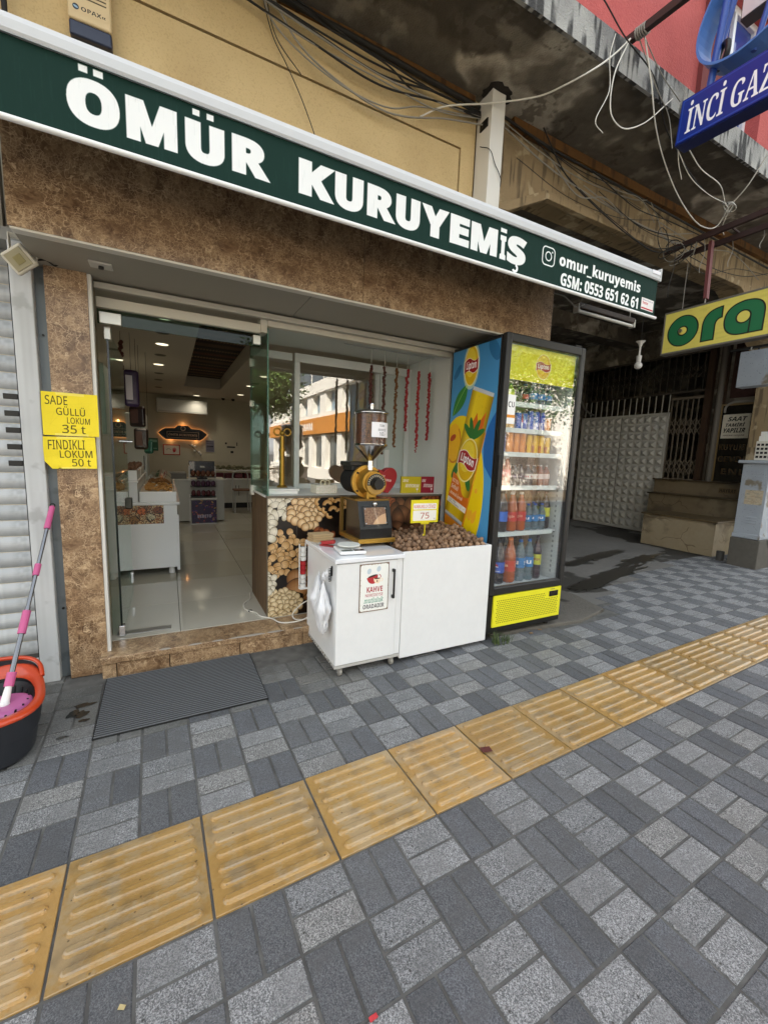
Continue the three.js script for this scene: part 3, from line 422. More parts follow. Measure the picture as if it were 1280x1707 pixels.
// ---------- shop front: rail, transom, glass door, display window ----------
{
  const fr = thing('shopfront_frame', 'pale aluminium head rail and transom over the glass shop front', 'frame');
  part('head_rail', [rbx(-0.01, 2.9, 2.228, 2.262, -1.44, -1.40, 0.006)], M('#b9b6aa', 0.4), fr);
  parts('transom', [rbx(-0.01, 0.90, 2.142, 2.2, -1.5, -1.452, 0.006), rbx(0.945, 2.46, 2.195, 2.25, -1.5, -1.452, 0.006), rbx(0.90, 0.945, 2.15, 2.25, -1.56, -1.452, 0.004)], M('#c9c5b6', 0.4), fr);
  part('transom_glass', [bx(-0.01, 0.90, 2.06, 2.142, -1.49, -1.482)], P('#b9cdc4', 0, { transmission: 1, ior: 1.5, thickness: 0, specularIntensity: 0.45 }), fr);
  parts('patch_fitting', [rbx(0.0, 0.11, 2.06, 2.125, -1.505, -1.468, 0.004), rbx(0.855, 0.905, 2.07, 2.13, -1.505, -1.468, 0.004)], M('#c9c6bb', 0.3, { metalness: 0.7 }), fr);
  const d = thing('glass_door', 'frameless glass door swung inward at the left of the shop entrance', 'door');
  part('pane', new THREE.BoxGeometry(0.01, 1.9, 0.92).translate(0.03, 0.965 + FL, -2.0), MT.glassGreen, d);
  part('pane_edge', [bx(0.0245, 0.0355, FL + 0.015, 2.05, -1.54, -1.532)], M('#12201c', 0.2), d);
  part('top_patch', rbx(0.012, 0.048, 1.985, 2.06, -1.6, -1.528, 0.004), M('#b8b5aa', 0.3, { metalness: 0.8 }), d);
  part('bottom_patch', rbx(0.012, 0.048, FL + 0.004, FL + 0.075, -1.58, -1.528, 0.004), MT.chrome, d);
  part('floor_bolt', rbx(0.014, 0.046, FL + 0.1, FL + 0.19, -2.44, -2.4, 0.005), MT.chrome, d);
  part('lock_case', rbx(0.0, 0.06, 0.86, 0.95, -2.44, -2.36, 0.01), M('#4b4a45', 0.3, { metalness: 0.8 }), d);
  part('pull_handle', [rod([-0.02, 1.4, -2.4], [0.08, 1.4, -2.4], 0.012)], MT.chrome, d);
  const fs = thing('floor_spring', 'steel floor spring plate set in the tiles at the doorway', 'floor plate');
  part('cover_plate', rbx(-0.005, 0.315, FL - 0.004, FL + 0.004, -1.62, -1.555, 0.002), M('#8f8f8c', 0.3, { metalness: 0.8 }), fs);
  const ds = thing('door_stop', 'small steel stopper on the shop floor near the window', 'door stop', [0.86, FL, -1.68]); part('base', cyl(0.016, 0.014, 0.01, 0, 0, 0, 16), MT.black, ds);
}
// display window: base wall with printed nut posters, glass box, back frames
const VX0 = 0.955, VX1 = 2.46, VZ = -1.49, VB = -2.15;
{
  const w = thing('display_window', 'glass display window on a marble base with printed nut posters', 'window');
  part('base_wall', [bx(VX0, VX1, FL - 0.005, 1.03, VB, VZ - 0.012)], MT.wood, w);
  const col = { pist: ['#d9d3c0', '#b7ae93', '#efe9d8'], hazel: ['#d9b98c', '#b98f5c', '#ecd4ab'], cashew: ['#d8ae73', '#b98549', '#ecc995'], peanut: ['#c9a06b', '#a4783f', '#dfbd8b'], walnut: ['#a8794a', '#7d532c', '#c4966a'], bean: ['#d3bd93', '#a98f63', '#eadbb8'], almond: ['#93502c', '#6b3418', '#b56d42'], brazil: ['#5b3a26', '#3a2416', '#8a6040'] };
  const CW = 1536, CH = 928, wx = (x) => ((x - VX0) / (VX1 - VX0)) * CW, wy = (y) => ((1.03 - y) / 0.9) * CH;
  const tex = ctex(CW, CH, (c) => {
    c.fillStyle = '#17100c'; c.fillRect(0, 0, CW, CH); for (let i = 0; i < 80; i++) { c.fillStyle = `rgba(70,40,22,${rr(0.03, 0.12)})`; c.fillRect(rnd() * CW, rnd() * CH, rr(30, 160), rr(3, 14)); }
    const pile = (x, y, rx, ry, sz, kind, el) => {
      const X = wx(x), Y = wy(y), RX = 1.1 * rx * CW / 1.505, RY = 1.1 * ry * CH / 0.9, S = 1.3 * sz * CW / 1.505, n = Math.round((RX * RY * 3.14) / (S * S * el * 1.0) * 0.8);
      c.fillStyle = '#0c0807'; c.beginPath(); for (let k = 0; k < 6; k++) { const a = k * 1.047 + 0.52; c.lineTo(X + 1.28 * RX * Math.cos(a), Y + 1.2 * RY * Math.sin(a)); } c.fill();
      const L = []; for (let i = 0; i < n * 14; i++) { const a = rnd() * 6.283, q = Math.sqrt(rnd()), px = X + q * RX * Math.cos(a), py = Y + q * RY * Math.sin(a), dm = S * Math.sqrt(el) * 1.0; if (L.every((o) => (o[0] - px) ** 2 + (o[1] - py) ** 2 > dm * dm)) L.push([px, py, rnd() * 3.14]); } L.sort((p, q) => p[1] - q[1] + 0.25 * (p[2] - q[2]) * S);
      for (const [px, py, a] of L) { const cc = col[kind], s = S * rr(0.85, 1.15); c.save(); c.translate(px, py); c.rotate(a); const gr = c.createRadialGradient(-s * 0.2, -s * 0.2, s * 0.1, 0, 0, s * el * 1.05); gr.addColorStop(0, cc[2]); gr.addColorStop(0.5, cc[0]); gr.addColorStop(0.8, cc[1]); gr.addColorStop(1, '#3a2414'); c.fillStyle = gr; c.strokeStyle = 'rgba(30,15,5,0.5)'; c.lineWidth = Math.max(1, s * 0.1);
        c.beginPath(); if (kind === 'peanut') { c.ellipse(-s * 0.7, 0, s * 0.85, s * 0.78, 0, 0, 6.3); c.ellipse(s * 0.75, 0, s * 0.9, s * 0.82, 0, 0, 6.3); } else if (kind === 'cashew') { c.arc(0, 0, s * 1.1, 0.3, 3.3); c.arc(0, -s * 0.1, s * 0.4, 3.2, 0.3, true); c.closePath(); } else c.ellipse(0, 0, s * el, s, 0, 0, 6.3);
        c.fill(); c.stroke(); if (kind === 'peanut' || kind === 'walnut' || kind === 'pist' || kind === 'almond') { c.strokeStyle = 'rgba(60,30,10,0.35)'; c.lineWidth = 1; for (let k = -1; k <= 1; k++) { c.beginPath(); c.moveTo(-s * el * 0.7, k * s * 0.35); c.lineTo(s * el * 0.7, k * s * 0.35 + rr(-2, 2)); c.stroke(); } } c.restore(); }
    };
    pile(1.06, 0.97, 0.105, 0.075, 0.019, 'pist', 1.9); pile(1.245, 0.92, 0.125, 0.105, 0.026, 'hazel', 1.03); pile(1.46, 0.985, 0.11, 0.085, 0.026, 'cashew', 1.25); pile(1.075, 0.61, 0.125, 0.155, 0.027, 'peanut', 1.8); pile(1.29, 0.39, 0.125, 0.13, 0.058, 'walnut', 1.15); pile(1.06, 0.22, 0.135, 0.1, 0.0175, 'bean', 1.4);
    pile(0.95, 0.8, 0.05, 0.09, 0.02, 'pist', 1.4); pile(0.95, 0.4, 0.05, 0.07, 0.02, 'pist', 1.4); pile(1.36, 0.7, 0.09, 0.07, 0.018, 'almond', 1.5); pile(1.48, 0.58, 0.11, 0.1, 0.02, 'hazel', 1.03); pile(1.86, 0.96, 0.12, 0.1, 0.02, 'almond', 1.55); pile(2.1, 0.84, 0.11, 0.14, 0.04, 'brazil', 1.7); pile(1.9, 0.7, 0.1, 0.09, 0.02, 'almond', 1.5); pile(2.34, 0.95, 0.1, 0.09, 0.018, 'almond', 1.4); pile(2.3, 0.6, 0.11, 0.12, 0.021, 'peanut', 1.7); pile(1.7, 0.82, 0.09, 0.1, 0.02, 'cashew', 1.2); pile(1.66, 0.4, 0.12, 0.12, 0.02, 'bean', 1.3); pile(2.05, 0.4, 0.12, 0.12, 0.03, 'walnut', 1.1);
    c.fillStyle = 'rgba(220,215,205,0.5)'; c.fillRect(wx(1.168) - 1, 0, 2, CH); c.fillRect(wx(1.25), 0, 1.5, CH * 0.3);
  });
  board('nut_poster', VX1 - VX0 - 0.002, 0.9, 0.006, tex, w, [(VX0 + VX1) / 2, 0.58, VZ - 0.009], 0, MT.black, 0.3);
  part('base_trim', [rbx(VX0 - 0.012, VX1, 1.03, 1.046, VZ - 0.02, VZ + 0.006, 0.003), rbx(VX0 - 0.006, VX0, FL, 1.03, VZ - 0.02, VZ - 0.003, 0.002)], M('#6a6152', 0.4), w);
  part('deck', bx(VX0 - 0.01, VX1, 1.03, 1.045, VB, VZ - 0.022), MT.white, w);
  part('side_glass', bx(VX0 - 0.004, VX0 + 0.006, 1.046, 2.24, VB, VZ - 0.01), MT.glassGreen, w);
  part('glass_corner', [bx(VX0 - 0.004, VX0 + 0.006, 1.046, 2.19, VZ - 0.009, VZ + 0.001), bx(VX0 - 0.005, VX0 + 0.007, 1.046, 2.2, VB - 0.003, VB)], P('#4d7466', 0.15), w);
  parts('corner_clip', [rbx(VX0 - 0.02, VX0 + 0.02, 2.04, 2.1, VB + 0.03, VB + 0.07, 0.004), rbx(VX0 - 0.02, VX0 + 0.02, 1.72, 1.77, VB + 0.03, VB + 0.07, 0.008), rbx(VX0 - 0.025, VX0 + 0.02, 1.0, 1.08, VB + 0.05, VB + 0.12, 0.004)], M('#d9d7cf', 0.4), w);
  part('side_panel', bx(VX1, VX1 + 0.02, FL, 2.26, VB, VZ + 0.02), M('#cdd2cf', 0.4), w);
  part('window_head', bx(VX0 + 0.01, VX1, 2.25, 2.27, VB, VZ - 0.01), M('#c9ccc6', 0.5), w);
  const bf = part('back_frame', [rbx(VX0, 1.3, 2.14, 2.2, VB - 0.02, VB + 0.01, 0.003), rbx(1.31, VX1, 2.13, 2.2, VB + 0.015, VB + 0.045, 0.003), rbx(1.31, 1.355, 1.046, 2.13, VB + 0.015, VB + 0.045, 0.003), rbx(2.415, VX1, 1.046, 2.13, VB + 0.015, VB + 0.045, 0.003), rbx(1.355, 2.415, 1.046, 1.09, VB + 0.015, VB + 0.045, 0.003), rbx(2.09, 2.135, 1.046, 2.13, VB - 0.02, VB + 0.01, 0.003)], M('#d2d6d3', 0.35), w);
  part('back_pane', bx(1.355, 2.095, 1.09, 2.13, VB + 0.026, VB + 0.032), MT.glass, bf); part('back_pane', bx(VX0 + 0.008, 1.312, 1.046, 2.14, VB - 0.008, VB - 0.002), MT.glass, bf);
  part('back_panel', [bx(2.14, 2.42, 1.09, 2.13, VB + 0.0, VB + 0.008)], M('#b9c2bd', 0.3), w);
  part('socket', rbx(2.21, 2.26, 1.22, 1.42, VB + 0.01, VB + 0.02, 0.004), M('#d8dad6', 0.4), w);
  part('hanging_rail', rod([1.6, 2.235, -1.72], [2.45, 2.235, -1.72], 0.004), MT.alu, w);
}
// strings of dried fruit hanging in the window
{
  const X = [1.845, 1.965, 2.075, 2.175, 2.285, 2.39], len = [0.62, 0.72, 0.66, 0.52, 0.70, 0.58], cm = ['#4c1f18', '#4f2b1e', '#6a4315', '#8a161c', '#95141b', '#8a1218'];
  const desc = ['leftmost dark brown string of dried fruit hanging in the window', 'brown string of dried fruit, second from the left in the window', 'golden brown string of dried fruit, third from the left', 'short crimson string of dried fruit ending above the red sign', 'longest crimson string of dried fruit with a pointed end', 'rightmost crimson string of dried fruit beside the white panel'];
  X.forEach((x, i) => {
    const t = thing('dried_fruit_string', desc[i], 'dried fruit', [x, 2.235, -1.72 + 0.01 * i], 0, 'strings of dried fruit hanging in the window');
    part('cord', rod([0, -0.14, 0], [0, 0, 0], 0.0018, 6), MT.cableWhite, t);
    const gs = []; for (let k = 0; k < len[i] / 0.013; k++) { const g = new THREE.IcosahedronGeometry(0.0125 * rr(0.8, 1.25) * (k > len[i] / 0.013 - 4 && i === 4 ? 0.6 : 1), 1); g.scale(1, rr(0.6, 1), 1); g.rotateY(rnd() * 6); g.translate(rr(-0.006, 0.006), -0.14 - k * 0.013, rr(-0.006, 0.006)); gs.push(g); } part('fruit', gs, M(cm[i], 0.45), t);
  });
}
// goods and signs on the window deck
{
  const DY = 1.046;
  const lv = (col, txt) => ctex(512, 384, (c, W, H) => { c.fillStyle = col; c.fillRect(0, 0, W, H); c.fillStyle = '#f5ede6'; c.save(); c.rotate(0.03); fit(c, 'SENI', 40, 60, 190, 125, 'bold italic SZ sans-serif'); fit(c, 'SEVIYORUM', 110, 165, 470, 245, 'bold italic SZ sans-serif'); c.restore(); c.beginPath(); c.arc(405, 290, 16, 0, 7); c.arc(432, 290, 16, 0, 7); c.fill(); c.beginPath(); c.moveTo(390, 298); c.lineTo(447, 298); c.lineTo(418, 330); c.fill(); c.fillRect(413, 325, 6, 40); });
  const y = thing('greeting_card', 'yellow seni seviyorum card box in the display window', 'card', [2.215, DY, -1.62], 0, 'greeting boxes in the window'); board('face', 0.2, 0.145, 0.02, lv('#c9b51c'), y, [0, 0.0725, 0], 0, M('#a8961a', 0.5));
  const r = thing('greeting_card', 'dark red seni seviyorum card box beside the yellow one', 'card', [2.39, DY, -1.63], 0, 'greeting boxes in the window'); board('face', 0.14, 0.145, 0.02, lv('#94132a'), r, [0, 0.0725, 0], 0, M('#7d1024', 0.5));
  const s = new THREE.Shape(); s.moveTo(0, 0.0); s.bezierCurveTo(-0.04, 0.02, -0.13, 0.08, -0.12, 0.16); s.bezierCurveTo(-0.11, 0.22, -0.03, 0.23, 0, 0.17); s.bezierCurveTo(0.03, 0.21, 0.12, 0.2, 0.12, 0.13); s.bezierCurveTo(0.12, 0.07, 0.04, 0.02, 0, 0);
  const hg = new THREE.ExtrudeGeometry(s, { depth: 0.05, bevelEnabled: true, bevelSize: 0.006, bevelThickness: 0.006, bevelSegments: 2, curveSegments: 16 }); const h = thing('heart_box', 'red heart shaped seni seviyorum box in the display window', 'box', [1.98, DY + 0.008, -1.66], 0.1); hg.rotateZ(0.28); part('box_body', hg, M('#a5232c', 0.4), h);
  const ht = ctex(256, 128, (c) => { c.clearRect(0, 0, 256, 128); c.fillStyle = '#a5232c'; c.fillRect(0, 0, 256, 128); c.fillStyle = '#f3dcd8'; fit(c, 'SENI', 30, 20, 110, 52, 'bold italic SZ sans-serif'); fit(c, 'SEVI YORUM', 30, 70, 235, 106, 'bold italic SZ sans-serif'); }); const hp = new THREE.PlaneGeometry(0.14, 0.07); hp.rotateZ(-0.15); hp.translate(-0.03, 0.12, 0.058); part('lettering', hp, M('#ffffff', 0.4, { map: ht }), h);
  const tr = thing('display_tray', 'white box tray at the left end of the display window', 'tray', [1.08, DY, -1.72]); part('body', rbx(-0.09, 0.13, 0, 0.028, -0.12, 0.1, 0.005), MT.white, tr); part('lip', rbx(-0.1, 0.14, 0.028, 0.04, -0.13, 0.11, 0.004), MT.white, tr);
  const gs = thing('golden_stand', 'tall golden stand with ring ornament on the white tray', 'ornament', [1.12, DY + 0.04, -1.76]); part('post', [cyl(0.022, 0.018, 0.4, 0, 0, 0, 10), cyl(0.045, 0.03, 0.02, 0, 0, 0, 16), cyl(0.026, 0.026, 0.02, 0, 0.28, 0, 12)], MT.gold, gs); part('ring', [new THREE.TorusGeometry(0.026, 0.007, 8, 20).translate(-0.035, 0.43, 0), new THREE.TorusGeometry(0.026, 0.007, 8, 20).translate(0.04, 0.43, 0), new THREE.SphereGeometry(0.02, 12, 8).translate(0, 0.42, 0)], MT.gold, gs);
  const dt = ctex(256, 128, (c) => { c.fillStyle = '#e8e4d6'; c.fillRect(0, 0, 256, 128); for (let i = 0; i < 60; i++) { c.fillStyle = ['#7c8a5a', '#a58d5a', '#c9a1a0'][i % 3]; c.beginPath(); c.arc((i % 10) * 26 + 12 + rr(-3, 3), Math.floor(i / 10) * 22 + 10, 5, 0, 7); c.fill(); } });
  const bk = thing('patterned_box', 'cream dotted gift box lying in the display window', 'box', [1.44, DY, -1.68], 0.1); part('box_body', new RoundedBoxGeometry(0.18, 0.07, 0.13, 2, 0.008).translate(0, 0.035, 0), M('#ffffff', 0.6, { map: dt }), bk); part('bow', [new THREE.TorusGeometry(0.02, 0.006, 6, 14).translate(0.02, 0.085, 0.02), new THREE.TorusGeometry(0.02, 0.006, 6, 14).translate(-0.02, 0.085, 0.02)], M('#d9cfae', 0.5), bk);
}
// ---------- white cabinets in front of the window ----------
{
  const lam = dtex(256, 0.7, (u, v) => { const s = vn(u * 40, v * 30, 40), a = fbm(u, v, 6, 4); return mx3([0.895, 0.9, 0.9], [0.925, 0.93, 0.93], 0.3 * s + 0.7 * a); });
  const wm = P('#ffffff', 0.3, { map: lam, clearcoat: 0.25, clearcoatRoughness: 0.15 });
  const c = thing('grinder_cabinet', 'white laminate cabinet on castors carrying the coffee grinder', 'cabinet');
  part('carcass', rbx(1.195, 1.645, 0.075, 0.722, -1.3, -0.735, 0.003), wm, c);
  const dr = part('door', rbx(1.195, 1.6, 0.078, 0.716, -0.733, -0.716, 0.003), wm, c);
  part('handle', [rbx(1.566, 1.578, 0.47, 0.66, -0.7, -0.69, 0.003), rbx(1.564, 1.58, 0.64, 0.66, -0.716, -0.692, 0.003), rbx(1.564, 1.58, 0.47, 0.49, -0.716, -0.692, 0.003)], MT.black, dr);
  part('side_strip', rbx(1.603, 1.645, 0.078, 0.72, -0.735, -0.722, 0.003), wm, c);
  part('countertop', rbx(1.18, 1.655, 0.722, 0.75, -1.32, -0.705, 0.005), P('#eef0f4', 0.12, { clearcoat: 0.6, clearcoatRoughness: 0.06 }), c);
  part('bottom_edge', rbx(1.193, 1.648, 0.055, 0.075, -1.3, -0.72, 0.002), M('#b7b6b1', 0.6), c);
  part('edge_chips', [...Array(16)].map((_, i) => new THREE.BoxGeometry(0.002, rr(0.004, 0.012), rr(0.006, 0.02)).translate(1.1925, 0.065 + rr(-0.004, 0.006), -1.28 + i * 0.035)), M('#4a463f', 0.9), c);
  for (const [x, z] of [[1.235, -0.755], [1.595, -0.755], [1.235, -1.26], [1.595, -1.26]]) { const k = part('castor', [rbx(x - 0.018, x + 0.018, 0.043, 0.056, z - 0.02, z + 0.02, 0.002), bar([x - 0.013, 0.05, z], [x - 0.013, 0.018, z + 0.012], 0.003, 0.026), bar([x + 0.013, 0.05, z], [x + 0.013, 0.018, z + 0.012], 0.003, 0.026)], M('#a8a7a2', 0.4, { metalness: 0.6 }), c); const wg = new THREE.CylinderGeometry(0.022, 0.022, 0.018, 18); wg.rotateZ(Math.PI / 2); wg.translate(x, 0.022, z + 0.012); part('wheel', wg, M('#8f8c84', 0.7), k); }
  const ks = ctex(384, 580, (x, W, H) => {
    x.fillStyle = '#6f5238'; x.fillRect(0, 0, W, H); x.fillStyle = '#f0f1ec'; x.beginPath(); x.roundRect(9, 9, W - 18, H - 18, 26); x.fill(); for (let i = 0; i < 70; i++) { x.fillStyle = `rgba(110,75,45,${rr(0.15, 0.6)})`; const e = i % 4, t = rnd(); x.fillRect(e < 2 ? t * W : e === 2 ? rr(4, 14) : W - rr(6, 16), e < 2 ? (e ? H - rr(6, 15) : rr(4, 13)) : t * H, rr(3, 20), rr(2, 8)); }
    x.fillStyle = '#c5d2da'; for (const a of [[120, 90], [245, 70]]) { x.beginPath(); x.ellipse(a[0], a[1], 26, 34, 0.3, 0, 7); x.fill(); }
    x.fillStyle = '#b8363a'; x.beginPath(); x.moveTo(90, 170); x.lineTo(235, 135); x.quadraticCurveTo(235, 240, 175, 245); x.quadraticCurveTo(110, 245, 90, 170); x.fill(); x.lineWidth = 9; x.strokeStyle = '#b8363a'; x.beginPath(); x.arc(245, 165, 28, -1.3, 1.4); x.stroke(); x.fillStyle = '#3c2a22'; x.beginPath(); x.ellipse(165, 150, 60, 11, -0.22, 0, 7); x.fill();
    x.fillStyle = '#f3dfc2'; x.beginPath(); x.moveTo(180, 180); x.lineTo(275, 176); x.quadraticCurveTo(272, 245, 235, 246); x.quadraticCurveTo(185, 246, 180, 180); x.fill(); x.strokeStyle = '#f3dfc2'; x.beginPath(); x.arc(282, 205, 18, -1.5, 1.7); x.stroke(); x.fillStyle = '#55321f'; x.beginPath(); x.ellipse(228, 184, 40, 8, 0, 0, 7); x.fill(); x.fillRect(222, 205, 12, 24);
    x.fillStyle = '#ad3a40'; fit(x, 'KAHVE', 95, 280, 305, 345, 'bold SZ sans-serif', 1); x.fillStyle = '#b5565c'; fit(x, 'NEREDEYSE', 78, 362, 310, 400, 'SZ sans-serif', 2); x.fillStyle = '#4b9478'; fit(x, 'mutluluk', 60, 412, 318, 475, 'italic SZ serif', 2); x.fillStyle = '#35313b'; fit(x, 'ORADADIR', 50, 492, 330, 545, 'bold SZ sans-serif');
  });
  tag(board('coffee_sign', 0.2, 0.305, 0.003, ks, scene, [1.442, 0.552, -0.7135], 0, M('#6f5238', 0.5), 0.35, 0.0), 'tin sign reading kahve neredeyse mutluluk oradadir on cabinet door', 'sign');
  // second cabinet, open top with a bed of walnuts
  const n = thing('walnut_cabinet', 'white laminate cabinet with open top full of walnuts', 'cabinet');
  part('front_panel', rbx(1.65, 2.38, 0.035, 0.757, -0.742, -0.724, 0.003), wm, n);
  part('side_panel', [rbx(1.656, 1.674, 0.035, 0.745, -1.32, -0.742, 0.003), rbx(2.362, 2.38, 0.035, 0.757, -1.32, -0.742, 0.003), rbx(1.674, 2.362, 0.035, 0.77, -1.335, -1.32, 0.003)], wm, n);
  part('tray_floor', bx(1.674, 2.362, 0.715, 0.73, -1.32, -0.742), wm, n); part('bottom_panel', bx(1.66, 2.375, 0.035, 0.05, -1.32, -0.742), wm, n);
  for (const [x, z] of [[2.33, -0.78], [1.72, -0.78], [2.33, -1.27], [1.72, -1.27]]) { const k = part('castor', [rbx(x - 0.018, x + 0.018, 0.03, 0.036, z - 0.02, z + 0.02, 0.002)], MT.black, n); const wg = new THREE.CylinderGeometry(0.017, 0.017, 0.016, 16); wg.rotateZ(Math.PI / 2); wg.translate(x, 0.017, z); part('wheel', wg, MT.black, k); }
}
// walnuts
{
  const wg = [0, 1, 2].map((s) => { const g = new THREE.IcosahedronGeometry(1, 3), p = g.attributes.position, v = V(); for (let i = 0; i < p.count; i++) { v.fromBufferAttribute(p, i).normalize(); const a = Math.atan2(v.z, v.x), r = 1 + 0.06 * (vn(a * 3 + 20 + s * 9, v.y * 5 + 30, 64) - 0.5) + 0.05 * (vn(v.x * 9 + 40, v.y * 9 + v.z * 7 + 60 + s * 5, 64) - 0.5) + 0.05 * Math.exp(-Math.pow(v.x * 12, 2)); v.multiplyScalar(r); p.setXYZ(i, v.x * 0.94, v.y * 1.08, v.z * 0.96); } const q = mergeVertices((g.deleteAttribute('normal'), g.deleteAttribute('uv'), g)); q.computeVertexNormals(); return q; });
  const wm = ['#937459', '#84654a', '#9e8065', '#775c46'].map((c) => M(c, 0.75)), pts = [];
  const add = (n, fy, tries) => { for (let k = 0; k < tries && n > 0; k++) { const x = rr(1.695, 2.34), z = rr(-1.29, -0.765), r = rr(0.0155, 0.0195), y = fy(x, z) + r; if (pts.every((p) => (p[0] - x) ** 2 + (p[1] - y) ** 2 + (p[2] - z) ** 2 > (p[3] + r) ** 2 * 0.82)) { pts.push([x, y, z, r]); n--; } } };
  const heap = (x, z) => 0.735 + 0.045 * sm(-0.74, -0.95, z) * sm(1.66, 1.9, x) + 0.02 * Math.sin(x * 9) * sm(-0.8, -1.0, z);
  add(260, heap, 9000); add(40, (x, z) => heap(x, z) + 0.024, 3000);
  pts.slice(0, 295).forEach((p, i) => { const m = new THREE.Mesh(wg[i % 3], wm[i % 4]); m.name = numbered('walnut'); m.position.set(p[0], p[1], p[2]); m.scale.setScalar(p[3]); m.rotation.set(rnd() * 6, rnd() * 6, rnd() * 6); tag(m, 'walnut in the shell heaped on the white cabinet', 'walnut', 'walnuts heaped on the cabinet'); scene.add(m); });
  // bed the loose nuts lie on
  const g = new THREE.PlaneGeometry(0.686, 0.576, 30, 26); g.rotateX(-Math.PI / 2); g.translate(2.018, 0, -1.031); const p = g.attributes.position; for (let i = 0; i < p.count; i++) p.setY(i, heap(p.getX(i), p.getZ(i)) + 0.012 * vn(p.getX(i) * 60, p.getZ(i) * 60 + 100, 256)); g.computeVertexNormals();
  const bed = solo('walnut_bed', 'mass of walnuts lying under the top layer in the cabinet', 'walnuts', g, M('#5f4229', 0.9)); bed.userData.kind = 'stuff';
}
// price tag on a stick
{
  const t = thing('price_tag', 'yellow framed price tag reading 75 stuck in the walnuts', 'price tag', [1.985, 0.75, -1.02], 0);
  const tx = ctex(384, 270, (c, W, H) => { c.fillStyle = '#e7d722'; c.fillRect(0, 0, W, H); c.fillStyle = '#f6f3ea'; c.beginPath(); c.roundRect(28, 42, W - 56, 70, 10); c.fill(); c.beginPath(); c.roundRect(28, 124, W - 56, 122, 10); c.fill(); c.fillStyle = '#d2574a'; fit(c, 'KABUKLU CEVIZ', 40, 58, W - 42, 98, 'SZ sans-serif', 2); c.fillStyle = '#b5544e'; fit(c, '75', 130, 150, 255, 222, 'SZ sans-serif', 1); c.fillStyle = '#444'; fit(c, 'TL', 322, 220, 345, 238, 'SZ sans-serif'); });
  board('card', 0.235, 0.168, 0.006, tx, t, [0, 0.222, 0], 0, M('#e7d722', 0.4), 0.3); part('stem', [rod([0.01, 0, 0], [0.005, 0.14, 0], 0.005, 8), rod([-0.02, 0.02, 0.01], [0, 0.05, 0], 0.006, 8), rbx(-0.03, 0.04, 0.125, 0.14, -0.006, 0.006, 0.003)], M('#d9c51f', 0.4), t);
}
